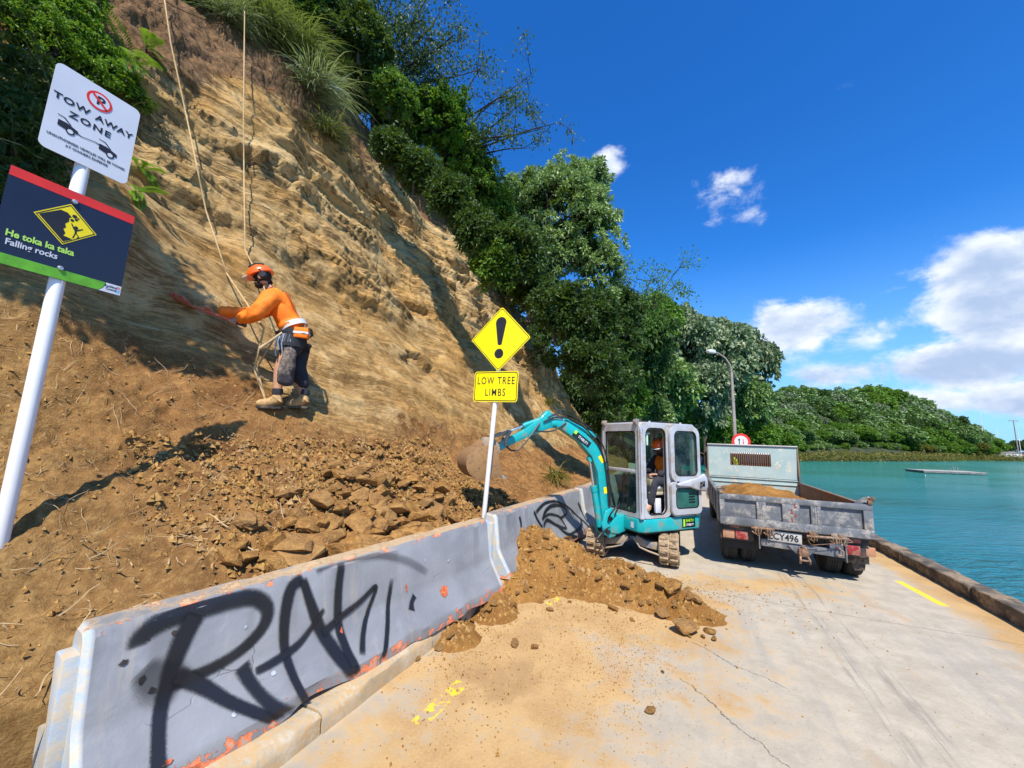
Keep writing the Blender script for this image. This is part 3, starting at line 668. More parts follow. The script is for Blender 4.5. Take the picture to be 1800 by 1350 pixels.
def flat(polys, mat, parent, y, name, loc=(0, 0, 0), sc=1.):
    mb = MB()
    for p in polys: mb.add([(a*sc, y, b*sc) for a, b in p], [tuple(range(len(p)))])
    return mb.build(name, mat, parent, loc=loc, smooth=0)
def circ(cx, cy, r, n=28, a0=0, a1=360): return [(cx+r*math.cos(R(a0+(a1-a0)*k/n)), cy+r*math.sin(R(a0+(a1-a0)*k/n))) for k in range(n)]
M_signw = simple('white_sign_face', (.62, .64, .70), .4, var=.05, scale=3)
M_navy = simple('navy_sign_face', (.012, .018, .042), .35, var=.08)
M_green = simple('green_sign_band', (.13, .42, .02), .4, var=.25, scale=14)
M_lime = simple('lime_lettering', (.42, .72, .12), .5, var=.02)
M_bolt = simple('bolt_metal', (.6, .6, .6), .3, .8, var=.1)
# tow-away pole ------------------------------------------------
SK = 2.4/1.9; PX, PY = -1.245*2.4, 2.4
zo = .55
S1 = empty('sign_post', (PX, PY, CAM_H+(zo-CAM_H)*SK), R(-24+90-0), 'white round sign post at the left edge carrying a tow-away sign and a falling-rocks sign', 'sign')
S1.rotation_euler = (0, R(.6), R(90-24))       # local x runs along the plate, away from the camera; -y faces the road
S1.scale = (SK,)*3
mb = MB(); mb.cyl((0, 0.033, 0), (0, .033, 3.42-zo), .030, n=24); mb.build('post', M_white, S1, bevel=.003)
pt = plate(rrect(.345, .487, .03), M_signw, S1, 'tow_away_plate', -.002, 0, (-.001, 0, 3.307-zo))
txt('TOW', .047, M_black, pt, -.092, .060, off=.0012, wx=1.12, y=-.0035, sp=1.12)
txt('AWAY', .047, M_black, pt, .078, .058, off=.0012, wx=1.08, y=-.0035, sp=1.08)
txt('ZONE', .047, M_black, pt, -.012, -.004, off=.0012, wx=1.12, y=-.0035, sp=1.25)
txt('UNAUTHORISED VEHICLES WILL BE TOWED', .0185, M_black, pt, 0, -.158, y=-.0035, wx=.83, off=.0001)
txt('AT OWNERS EXPENSE', .0185, M_black, pt, 0, -.183, y=-.0035, wx=.9, off=.0001)
nr = plate(circ(0, 0, .052, 40), M_red, pt, 'no_parking_roundel', -.0040, -.0025, (.002, 0, .157))
flat([circ(0, 0, .041, 36)], M_signw, nr, -.0046, 'roundel_face')
txt('P', .068, M_black, nr, 0.004, 0, y=-.0052, off=.002, ext=.0002)
flat([[(-.034, .024), (-.026, .032), (.034, -.024), (.026, -.032)]], M_red, nr, -.0060, 'red_slash')
def car(x0, flip):
    P = [[(0, .012), (.0, .034), (.02, .034), (.038, .026), (.050, .020), (.050, .006), (.047, .002), (.044, .008), (.033, .014), (.022, .008), (.019, .002), (.0, .006)],
         [(-.004, .054), (.012, .052), (.028, .032), (.034, .030), (.020, .048), (.014, .0555), (-.004, .057)]]
    P = [[(x0+a*1.5, b*1.15) for a, b in p] for p in P]; return P
flat(car(-.125, 0), M_black, pt, -.0036, 'towed_car_symbol', (0, 0, -.10)); flat(car(.035, 0), M_black, pt, -.0036, 'towed_car_symbol', (0, 0, -.118))
for cx, cz in ((-.077, -.098), (.083, -.116)):
    w = flat([circ(cx, cz, .0175, 24)], M_black, pt, -.0041, 'wheel_symbol'); flat([circ(cx, cz, .011, 20)], M_signw, w, -.0046, 'wheel_hub')
flat([[(-.052, -.084), (-.035, -.092), (-.01, -.087), (.02, -.082), (.034, -.084), (.05, -.10), (.046, -.104), (.032, -.089), (.018, -.086), (-.012, -.091), (-.036, -.096), (-.054, -.089)]], M_black, pt, -.0039, 'tow_rope_symbol')
p2 = plate(rrect(.468, .490, .006), M_navy, S1, 'falling_rocks_plate', -.002, 0, (.0, 0, 2.656-zo))
flat([[(-.233, .1955), (.233, .1955), (.233, .2445), (-.233, .2445)]], M_red, p2, -.0032, 'red_band')
flat([[(-.233, -.244), (.14, -.244), (.155, -.23), (.163, -.212), (.165, -.192), (-.233, -.192)]], M_green, p2, -.0032, 'green_band')
flat([[(.143, -.2445), (.2335, -.2445), (.2335, -.192), (.168, -.192), (.166, -.212), (.158, -.23)]], M_signw, p2, -.0033, 'council_patch')
txt('Auckland', .019, M_navy, p2, .190, -.208, y=-.0038, wx=.75, off=.0002); txt('Council', .019, M_navy, p2, .192, -.224, y=-.0038, wx=.75, off=.0002)
mbw = MB()
M_logo = simple('logo_print', (.85, .25, .12), .5); M_logo2 = simple('logo_print_blue', (.1, .45, .8), .5)
flat([circ(.222, -.208, .009, 12, 0, 180) , [(.213, -.214), (.231, -.214), (.231, -.2105), (.213, -.2105)]], M_logo, p2, -.0038, 'logo_mark')
flat([[(.213, -.226), (.231, -.226), (.231, -.220), (.213, -.220)], [(.213, -.235), (.229, -.235), (.229, -.230), (.213, -.230)]], M_logo2, p2, -.0038, 'logo_mark')
txt('He toka ka taka', .045, M_lime, p2, -.088, -.088, off=.0014, y=-.0036, wx=.80, align='CENTER')
txt('Falling rocks', .043, M_signw, p2, -.112, -.132, off=.0008, y=-.0036, wx=.80)
dm = flat([[(0, .115), (.115, 0), (0, -.115), (-.115, 0)]], M_yel, p2, -.0034, 'hazard_diamond', (-.02, 0, .055))
ring([(0, .109), (.109, 0), (0, -.109), (-.109, 0)], [(0, .103), (.103, 0), (0, -.103), (-.103, 0)], -.0040, M_black, dm, 'border')
flat([[(-.098, .002), (-.03, .064), (-.005, .062), (.012, .046), (.004, .036), (.006, .018), (-.006, .0), (.0, -.018), (-.008, -.03), (.002, -.05), (-.004, -.066), (.03, -.07), (.0, -.098)],
      circ(.022, .055, .010, 7), circ(.030, .040, .007, 6), circ(.016, .030, .008, 6), [(.028, .058), (.042, .052), (.036, .044)], circ(.035, -.002, .008, 10),
      [(.030, -.010), (.040, -.010), (.041, -.035), (.034, -.037)], [(.032, -.012), (.018, .014), (.014, .012), (.028, -.018)], [(.038, -.012), (.060, .004), (.062, 0.0), (.042, -.019)],
      [(.034, -.034), (.028, -.062), (.033, -.064), (.038, -.036)], [(.038, -.034), (.048, -.048), (.042, -.060), (.047, -.062), (.053, -.046), (.041, -.033)]], M_black, dm, -.0042, 'rockfall_symbol')
for z in (2.845, 2.470):
    mb = MB(); mb.lathe([(.013, 0), (.013, .003), (.009, .009), (.0, .011)], 14, Matrix.Rotation(R(90), 4, 'X')); mb.build('bolt', M_bolt, S1, loc=(-.008, -.002, z-zo))
# low tree limbs -------------------------------------------------
P2 = (-.33, 4.75); g2 = drop(*P2)[0]; g2z = .70
S2 = empty('sign_post', (P2[0]+.02, P2[1], g2z), 0, 'white post behind the barrier with yellow exclamation diamond and LOW TREE LIMBS plate', 'sign')
S2.rotation_euler = (0, R(4.3), R(-(115-90)))
M_yel2 = simple('yellow_retroreflective_film', (.90, .74, .002), .32, var=.03, scale=2)
mb = MB(); mb.cyl((0, .033, -.4), (0, .033, 2.55), .0285, n=20); mb.build('post', M_white, S2, bevel=.003)
def dia(r, rr=.03):
    pts = []
    for p in rrect(r*2/math.sqrt(2), r*2/math.sqrt(2), rr, 5):
        a = R(45); pts.append((p[0]*math.cos(a)-p[1]*math.sin(a), p[0]*math.sin(a)+p[1]*math.cos(a)))
    return pts
d = plate(dia(.412), M_yel2, S2, 'warning_diamond', -.002, 0, (.0, 0, 2.195), ry=R(-2))
ring(dia(.396, .026), dia(.386, .024), -.0032, M_black, d, 'border')
# exclamation mark
ex = [(-.028, -.075), (.0, -.082), (.026, -.075)] + [(.072+.0*k, .20) for k in range(1)] + circ(0, .205, .074, 16, 0, 180) + [(-.074, .20)]
flat([ex, circ(-.004, -.188, .062, 28)], M_black, d, -.0034, 'exclamation_mark')
l = plate(rrect(.605, .378, .035), M_yel2, S2, 'low_tree_limbs_plate', -.002, 0, (.0, 0, 1.595), ry=R(-2.5))
ring(rrect(.583, .356, .028), rrect(.563, .336, .022), -.0032, M_black, l, 'border')
txt('LOW TREE', .128, M_black, l, 0, .068, y=-.0034, wx=.72, off=.0008, sp=1.22)
txt('LIMBS', .128, M_black, l, 0.0, -.076, y=-.0034, wx=.74, off=.0008, sp=1.22)
# lamp post and round priority sign at the far bend ------------------
lp = W(1.52, 17.6)
S3 = empty('street_lamp', (lp.x, lp.y, 0), R(20), 'tall bare street lamp with a curved arm rising behind the tipper truck', 'street lamp')
M_pole = simple('weathered_pole', (.30, .27, .24), .7, var=.25, scale=3)
top = 5.05
mb = MB(); mb.tube([(0, 0, 0), (0, 0, 2.5), (0, 0, top-.5)], [.075, .065, .05], 12); mb.build('pole', M_pole, S3)
mb = MB(); mb.tube([(0, 0, top-.5), (-.06, 0, top-.2), (-.3, 0, top+.08), (-.62, 0, top+.22), (-.85, 0, top+.26)], [.045, .04, .035, .03, .03], 8); mb.build('arm', M_pole, S3)
mb = MB(); mb.prism([(-.82, top+.20), (-.86, top+.33), (-1.12, top+.35), (-1.25, top+.26), (-1.2, top+.2)], 1, -.08, .08); mb.build('lamp_head', simple('lamp_housing', (.55, .56, .56), .5), S3, bevel=.02)
rp_ = W(1.62, 16.6)
S4 = empty('round_sign', (rp_.x, rp_.y, 0), R(-25), 'round red-rimmed priority sign with two arrows behind the truck headboard', 'sign')
mb = MB(); mb.cyl((0, .04, 0), (0, .04, 2.0), .03); mb.build('post', M_steel, S4)
f4 = plate(circ(0, 0, .30, 40), M_red, S4, 'disc', -.003, 0, (0, 0, 1.80)); w4 = flat([circ(0, 0, .215, 36)], M_signw, f4, -.0065, 'white_face')
flat([[(-.075, -.13), (-.045, -.13), (-.045, .05), (-.02, .05), (-.06, .13), (-.10, .05), (-.075, .05)]], M_black, w4, -.0095, 'black_arrow')
flat([[(.055, .10), (.08, .10), (.08, -.03), (.10, -.03), (.0675, -.10), (.035, -.03), (.055, -.03)]], M_red, w4, -.0095, 'red_arrow')
# ------------------------------------------------------------ tipper truck
TR = empty('tipper_truck', (3.66, 5.20, 0), R(-24), 'grey flatbed tipper truck seen from behind, loaded with brown dirt', 'truck')
TR.rotation_euler = (0, R(.5), R(-24))
M_bed = simple('bed_grey_paint', (.125, .135, .15), .55, var=.25, scale=9, dirt=(.36, .33, .29), dirt_amt=.42, bump=.25, bscale=70, dscale=5)
M_hb = simple('headboard_pale_green_paint', (.34, .42, .40), .6, var=.15, scale=6, dirt=(.55, .50, .38), dirt_amt=.55, bump=.2, dscale=4.5)
m, nt, bs, out = newmat('headboard_worn_paint'); c = coords(nt)
n1 = nt.noise(c, 2.5, 5, .6); n2 = nt.noise(nt.mapping(c, (1, 1, .8), (0, .5, 0)), 7, 9, .72, .6); n3 = nt.noise(nt.mapping(c, (6, 6, 1.2)), 2.2, 6, .65); sp = nt.node('ShaderNodeSeparateXYZ'); nt.l.new(c, sp.inputs[0])
col = nt.mix(nt.ramp(n1, .35, .65), (.30, .40, .385), (.37, .455, .43))
col = nt.mix(nt.ramp(n2, .56, .60), col, (.56, .53, .42)); col = nt.mix(nt.m('MULTIPLY', nt.ramp(n3, .60, .70), .55), col, (.42, .33, .22))
rr = nt.m('MULTIPLY', nt.ramp(n2, .60, .66), nt.ramp(sp.outputs[2], 1.35, 1.15)); col = nt.mix(rr, col, (.30, .12, .045))
nt.set(bs, 'Base Color', col); bs.inputs['Roughness'].default_value = .6; M_hb = m
M_wallin = simple('bed_inner_brown', (.16, .13, .11), .8, var=.4, scale=5, dirt=(.22, .12, .06), dirt_amt=.6)
M_latch = simple('latch_rusty_metal', (.30, .23, .17), .7, .3, var=.5, scale=30, dirt=(.2, .09, .04), dirt_amt=.7)
M_lred = simple('tail_light_red', (.26, .015, .02), .3, var=.2, dirt=(.30, .18, .12), dirt_amt=.45, dscale=20)
M_lor = simple('tail_light_amber', (.45, .14, .06), .4, var=.3, dirt=(.35, .24, .15), dirt_amt=.7, dscale=20)
M_lwh = simple('tail_light_clear', (.55, .5, .48), .3, var=.15)
M_cabp = simple('cab_paint', (.55, .56, .58), .4, var=.1)
M_gdark = simple('dark_glass', (.02, .03, .035), .08, var=.05)
# tailgate
mb = MB(); zb, zt, hw = .585, .985, .82
mb.box((-hw, .0, zb), (hw, .025, zt))
mb.build('tailgate', M_bed, TR, bevel=.003)
tg = [o for o in TR.children if o.name.startswith('tailgate')][-1]
mb = MB(); y0 = -.034
mb.box((-hw, y0, zt-.068), (hw, -.002, zt)); mb.box((-hw, y0, zb), (hw, -.002, zb+.10))
for a, b in ((-hw, -hw+.06), (-.385, -.28), (-.10, .09), (.205, .31), (hw-.09, hw)): mb.box((a, y0+.003, zb+.101), (b, -.002, zt-.069))
for a in (-.345, -.32, .245, .27): mb.box((a-.004, y0-.003, zb+.101), (a+.004, y0+.002, zt-.069))
mb.build('tailgate_frame', M_bed, tg, bevel=.006)
mr = MB(); rng2 = random.Random(4)
for k in range(7):
    x = .02+rng2.uniform(-.03, .03); z = .70+.035*k; w = rng2.uniform(.008, .02)
    mr.add([(x-w, y0-.0045, z), (x+w, y0-.0045, z+rng2.uniform(-.01, .01)), (x+w*.7, y0-.0045, z+.018), (x-w*.8, y0-.0045, z+.022)], [(0, 1, 2, 3)])
mr.build('red_paint_mark', simple('faded_red_mark', (.30, .06, .045), .7), tg)
# bed sides, corner posts
for s in (-1, 1):
    mb = MB(); mb.box((s*.80-.02, .03, .60), (s*.80+.02, 3.13, .965)); mb.box((s*.80-.03, .03, .935), (s*.80+.03, 3.13, .975))
    for k in range(6): mb.box((s*.80+s*.021-.012, .2+.55*k, .62), (s*.80+s*.021+.02, .26+.55*k, .94))
    mb.build('bed_side', M_bed if s < 0 else M_wallin, TR, bevel=.004)
    mb = MB(); mb.prism([(.03, .60), (.03, 1.05), (.06, 1.075), (.12, 1.07), (.34, .965), (.34, .60)], 0, s*.823-.012, s*.823+.012)
    if s > 0: mb.prism([(.66, .98), (.72, 1.04), (.78, 1.07), (.815, 1.07), (.815, .98)], 1, .03, .045)
    mb.build('corner_post', M_bed, TR, bevel=.004)
    mb = MB()
    for k in range(4): mb.tube([(s*.79+.012*k, -.01, 1.05), (s*.79+.012*k+.01, -.05, 1.075+.01*(k % 2)), (s*.80+.012*k, -.03, 1.03)], .010, 6)
    mb.box((s*.80-.02, -.045, .99), (s*.80+.02, .0, 1.035)); mb.cyl((s*.77, -.02, 1.06), (s*.85, -.02, 1.06), .011)
    mb.build('tailgate_latch', M_latch, TR, bevel=.002)
# bed floor and load
mb = MB(); mb.box((-.78, .03, .56), (.78, 3.13, .60)); mb.build('bed_floor', M_wallin, TR)
nx, ny = 70, 130; X = np.linspace(-.775, .775, nx); Y = np.linspace(.03, 3.10, ny); XX, YY = np.meshgrid(X, Y, indexing='ij')
q = np.stack([XX*3, YY*3, XX*0+8], -1)
Z = .74 + .19*np.exp(-(((XX+.05)/.62)**2+((YY-1.9)/1.0)**2)) + .05*np.exp(-(((XX+.25)/.3)**2)) + .04*fbm(q, 5, .6) + .025*np.abs(fbm(q*2.2+4, 3)) - .10*sstep(XX, .45, .8) - .08*sstep(YY, .5, .0)
Z = np.minimum(Z, 1.12)
m, nt, bs, out = newmat('loose_dirt'); wp = worldpos(nt)
n1 = nt.noise(wp, 2.2, 6, .65); n2 = nt.noise(wp, 14, 8, .7); n3 = nt.noise(wp, 70, 4, .7)
col = nt.mix(nt.ramp(n1, .33, .67), (.215, .098, .026), (.34, .17, .046)); col = nt.mix(nt.m('MULTIPLY', nt.ramp(n2, .52, .72), .55), col, (.46, .26, .07))
col = nt.mix(nt.m('MULTIPLY', nt.ramp(n2, .42, .30), .5), col, (.12, .06, .022)); col = nt.mix(nt.m('MULTIPLY', nt.ramp(n3, .58, .75), .35), col, (.5, .34, .17))
nt.set(bs, 'Base Color', col); bs.inputs['Roughness'].default_value = .97; bs.inputs['Specular IOR Level'].default_value = .12
nt.l.new(nt.bump(nt.m('ADD', n2, nt.m('MULTIPLY', n3, .35)), .9, .03), bs.inputs['Normal']); M_dirt = m
o = link('dirt_load', npmesh('dirt_load', np.stack([XX, YY, Z], -1).reshape(-1, 3), grid_faces(nx, ny), M_dirt, True))
o.location = TR.location; o.rotation_euler = TR.rotation_euler
tag(o, 'heaped orange-brown dirt filling the bed of the tipper truck', 'dirt load')
# headboard with barred window
HB = 3.15; mb = MB(); zl, zh = .60, 1.655; x0, x1 = -.80, .80; wx0, wx1, wz0, wz1 = -.375, .345, 1.245, 1.515; t0, t1 = HB, HB+.035
mb.box((x0, t0, zl), (x1, t1, wz0)); mb.box((x0, t0, wz1), (x1, t1, zh)); mb.box((x0, t0, wz0), (wx0, t1, wz1)); mb.box((wx1, t0, wz0), (x1, t1, wz1))
mb.build('headboard', M_hb, TR); hb = [o for o in TR.children if o.name.startswith('headboard')][-1]
mb = MB(); mb.box((x0, HB-.03, zh-.0), (x1, HB+.04, zh+.022)); mb.build('top_rail', M_lwh, hb, bevel=.004)
mb = MB(); mb.box((x0, HB-.022, .985), (x1, HB-.001, 1.005)); mb.box((x0, HB-.022, .90), (x1, HB-.001, .92)); mb.build('crease_rail', M_hb, hb, bevel=.003)
mb = MB(); mb.box((x0, HB-.012, 1.008), (x1, HB-.004, 1.016)); mb.build('painted_shadow_strip', M_dark, hb)  # solid dark strip drawn as a shadow line over the crease rail
n = 19
me = MB().box((-.007, 0, wz0), (.007, .02, wz1)).mesh('bar', M_rust)
for k in range(n): link('bar', me, hb, loc=(wx0+(wx1-wx0)*(k+.5)/n, HB+.008, 0))
mb = MB()
for s in (-1, 1): mb.box((s*.795-.012, HB-.30, .6), (s*.795+.012, HB-.001, .98)); mb.prism([(HB-.06, .98), (HB-.001, 1.66), (HB-.001, .98)], 0, s*.795-.012, s*.795+.012)
mb.build('headboard_gusset', M_wallin, TR)
# hinges and chain gear under the tailgate
for cx in (-.40, -.27, .20, .42, .50):
    mb = MB()
    for k in range(3): mb.tube([(cx+.03*k-.03, -.03, .60-.01*k), (cx+.03*k-.01, -.06, .57), (cx+.03*k-.02, -.05, .50-.02*(k % 2)), (cx+.03*k-.05, -.03, .53)], .009, 6)
    mb.box((cx-.03, -.05, .545), (cx+.03, -.005, .60)); mb.build('tailgate_hinge', M_latch, TR, bevel=.002)
mb = MB(); mb.cyl((.14, -.05, .545), (.56, -.05, .56), .016); mb.build('latch_rod', M_latch, TR)
mb = MB(); mb.cyl((-.46, -.045, .575), (-.2, -.045, .58), .014); mb.build('latch_rod', M_latch, TR)
mb = MB(); mb.tube([(.56, -.04, .56), (.60, -.05, .53), (.18, -.05, .44), (.15, -.04, .5)], .004, 4); mb.build('chain', M_latch, TR)
# chassis
mb = MB(); mb.box((-.78, .04, .50), (.78, 3.1, .56)); mb.box((-.36, .10, .40), (-.28, 4.9, .50)); mb.box((.28, .10, .40), (.36, 4.9, .50))
for y in (.15, .9, 1.7, 2.5): mb.box((-.6, y, .46), (.6, y+.08, .52))
mb.box((-.65, .55, .28), (.65, .67, .38)); mb.lathe([(.0, -.14), (.10, -.10), (.15, 0), (.10, .10), (0, .14)], 14, Matrix.Translation((0, .61, .32)) @ Matrix.Rotation(R(90), 4, 'Y'))
mb.cyl((0, .7, .34), (0, 3.0, .40), .04); mb.box((.42, 1.5, .26), (.74, 2.2, .46)); mb.box((-.74, 1.5, .26), (-.42, 2.0, .46))
mb.build('chassis', M_dark, TR, bevel=.006)
mb = MB(); mb.box((-.36, .02, .335), (.53, .05, .425), Matrix.Rotation(R(2.2), 4, 'Y')); mb.box((-.375, .0, .31), (-.36, .06, .545)); mb.box((.535, .0, .27), (.55, .06, .55))
mb.prism([(-.06, .40), (.03, .30), (.17, .30), (.26, .40)], 1, .0, .015); mb.build('tow_bar', M_bed, TR, bevel=.004)
mb = MB(); mb.box((.05, -.05, .285), (.15, .0, .38)); mb.tube([(.06, -.05, .29), (.05, -.09, .25), (.05, -.07, .21)], .014, 6); mb.tube([(.14, -.05, .29), (.15, -.09, .25), (.15, -.07, .21)], .014, 6); mb.cyl((.05, -.08, .25), (.15, -.08, .25), .012); mb.cyl((.1, -.03, .37), (.1, -.03, .42), .02)
mb.build('tow_hook', M_latch, TR, bevel=.003); mb = MB()
mb.tube([(.44, .0, .43), (.46, -.05, .44), (.50, -.05, .40), (.49, -.05, .36), (.44, -.05, .35)], .012, 6)
mb.build('tow_hook', M_latch, TR, bevel=.003)
# wheels
def wheel(parent, x, y, r=.345, w=.20):
    t = MB(); pr = [(.20, -w/2), (r-.05, -w/2), (r-.012, -w/2+.02), (r, -w/2+.045)]
    pr2 = pr[:]
    for k in range(5):
        z = -w/2+.05 + (w-.1)*k/4.; pr2 += [(r, z-.004), (r-.012, z), (r, z+.004)] if 0 < k < 4 else []
    pr2 += [(r, w/2-.045), (r-.012, w/2-.02), (r-.05, w/2), (.20, w/2)]
    M = Matrix.Rotation(R(90), 4, 'Y'); t.lathe(pr2, 40, M)
    wh = t.build('wheel', M_rubber, parent, loc=(x, y, r))
    k = MB(); k.lathe([(0, -w/2+.04), (.08, -w/2+.03), (.15, -w/2+.06), (.195, -w/2+.01), (.205, -w/2), (.205, w/2), (.195, w/2-.01), (.15, w/2-.06), (.08, w/2-.02), (0, w/2-.03)], 28, M)
    k.build('rim', M_dark if abs(x) < .6 else M_steel, wh); return wh
for x in (-.70, -.475, .475, .70): wheel(TR, x+.02, .60)
for x in (-.66, .66): wheel(TR, x+.02, 4.1)
# mud flaps, lights, plate
for s, x in ((-1, -.57), (1, .60)):
    mb = MB(); mb.box((x-.21, .17, .245), (x+.21, .182, .56)); mb.build('mud_flap', M_rubber, TR, bevel=.003)
Lc = {-1: (-.62, .47), 1: (.56, .44)}
for s, (x, z) in Lc.items():
    mb = MB(); mb.box((x-.20, .06, z-.10), (x+.20, .16, z+.10)); mb.build('lamp_box', M_dark, TR, bevel=.008); lb = [o for o in TR.children if o.name.startswith('lamp_box')][-1]
    mb = MB(); mb.box((x-.17, .035, z-.075), (x-.03, .062, z+.035) ); mb.build('clear_lamp', M_lwh if s > 0 else M_lor, lb, bevel=.006)
    mb = MB(); mb.box((x-.02, .03, z-.075), (x+.13, .062, z+.035)); mb.build('red_lamp', M_lred, lb, bevel=.006)
    mb = MB(); mb.box((x-.08 if s < 0 else x, .035, z+.07), (x+.03 if s < 0 else x+.14, .062, z+.115)); mb.build('reflector', M_lred, lb, bevel=.004)
mb = MB(); mb.box((.735, .06, .36), (.845, .085, .47)); mb.build('side_reflector', M_lor, TR, bevel=.01)
mb = MB(); mb.prism([(.62, .30), (.78, .30), (.76, .17), (.66, .15)], 1, .175, .185); mb.build('loose_flap', M_rubber, TR)
M_plate = simple('number_plate_white', (.42, .41, .38), .5, var=.15)
mb = MB(); mb.box((-.285, .0, .425), (.085, .006, .55), Matrix.Rotation(R(1.5), 4, 'Y')); npl = mb.build('number_plate', M_plate, TR, bevel=.002)
txt('LCY496', .115, M_black, npl, -.10, .486, y=-.004, wx=.86, off=.002, ry=R(1.5))
# driver cab (mostly hidden behind the headboard)
mb = MB(); mb.prism([(3.45, .50), (3.45, 1.52), (3.6, 1.60), (4.55, 1.58), (4.95, 1.05), (5.0, .38), (4.5, .36), (3.8, .45)], 0, -.78, .78); mb.build('cab', M_cabp, TR, bevel=.03); cb = [o for o in TR.children if o.name.startswith('cab')][-1]
mb = MB(); mb.box((-.55, 3.438, 1.12), (.55, 3.449, 1.48)); mb.box((-.792, 3.75, 1.08), (-.784, 4.5, 1.48)); mb.box((.784, 3.75, 1.08), (.792, 4.5, 1.48)); mb.build('cab_window', M_gdark, cb)
for s in (-1, 1):
    mb = MB(); mb.tube([(s*.78, 4.3, 1.40), (s*.90, 4.25, 1.46), (s*.93, 4.2, 1.40), (s*.93, 4.2, 1.05), (s*.8, 4.3, 1.0)], .013, 6); mb.build('mirror_bracket', M_dark, TR)
    mb = MB(); mb.lathe([(0, 0), (.078, .005), (.086, .03), (.07, .06), (0, .075)], 20, Matrix.Translation((s*.93, 4.17, 1.27)) @ Matrix.Rotation(R(-90), 4, 'X') @ Matrix.Scale(1.35, 4, (0, 1, 0))); mb.build('mirror', simple('mirror_back', (.015, .025, .06), .35), TR)
# yellow rag tucked behind the window bars
mb = MB(); mb.lathe([(0, -.10), (.04, -.08), (.05, -.02), (.035, .04), (.015, .09), (0, .10)], 9, Matrix.Rotation(R(-18), 4, 'Y'))
rag = mb.build('rag', simple('fluorescent_cloth', (.62, .95, .02), .8, var=.2, scale=20), None, loc=tuple(TR.matrix_basis @ Vector((-.28, HB+.10, 1.33))))
tag(rag, 'fluorescent yellow rag seen through the bars of the truck headboard', 'rag')
# ------------------------------------------------------------ mini excavator. local frame: +Y machine front, +X machine right
EX = empty('mini_excavator', (2.05, 6.15, 0), R(114), 'teal and silver mini digger reaching its arm over the barrier to the slope', 'excavator')
M_teal = simple('teal_machine_paint', (.005, .36, .38), .38, var=.12, scale=5, dirt=(.26, .19, .11), dirt_amt=.26, coat=.25, dscale=7)
M_silver = simple('silver_cab_paint', (.46, .47, .50), .38, .15, var=.12, scale=4, dirt=(.36, .30, .22), dirt_amt=.38, dscale=5)
M_seal = simple('black_rubber_seal', (.012, .012, .013), .6)
M_hose = simple('hydraulic_hose', (.018, .018, .02), .5, var=.2)
M_rod = simple('chrome_rod', (.75, .75, .76), .18, 1., var=.05)
M_interior = simple('cab_interior', (.035, .04, .045), .7, var=.3)
M_box = simple('olive_lunch_box', (.22, .20, .12), .6)
M_trackm = simple('muddy_track_rubber', (.045, .043, .042), .85, var=.5, scale=18, dirt=(.42, .29, .16), dirt_amt=.85, bump=.5, dscale=9)
M_frame = simple('dusty_grey_steel', (.24, .26, .30), .6, .2, var=.25, dirt=(.40, .27, .14), dirt_amt=.75, dscale=6)
m, nt, bs, out = newmat('cab_glass')
gl = nt.node('ShaderNodeBsdfGlossy', ins={'Roughness': .02}); tr = nt.node('ShaderNodeBsdfTransparent', ins={'Color': (.50, .68, .60, 1)})
lw_ = nt.node('ShaderNodeLayerWeight', ins={'Blend': .5}); mx = nt.node('ShaderNodeMixShader'); df = nt.node('ShaderNodeBsdfDiffuse', ins={'Color': (.30, .36, .32, 1)}); mx2 = nt.node('ShaderNodeMixShader')
dn = nt.noise(coords(nt), 5, 6, .7)
nt.l.new(nt.m('MULTIPLY', nt.ramp(dn, .4, .75), .14), mx2.inputs[0]); nt.l.new(tr.outputs[0], mx2.inputs[1]); nt.l.new(df.outputs[0], mx2.inputs[2])
nt.l.new(nt.m('MULTIPLY_ADD', nt.m('POWER', lw_.outputs['Facing'], 3.5), .7, .05), mx.inputs[0]); nt.l.new(mx2.outputs[0], mx.inputs[1]); nt.l.new(gl.outputs[0], mx.inputs[2]); nt.l.new(mx.outputs[0], out.inputs[0]); M_glass = m
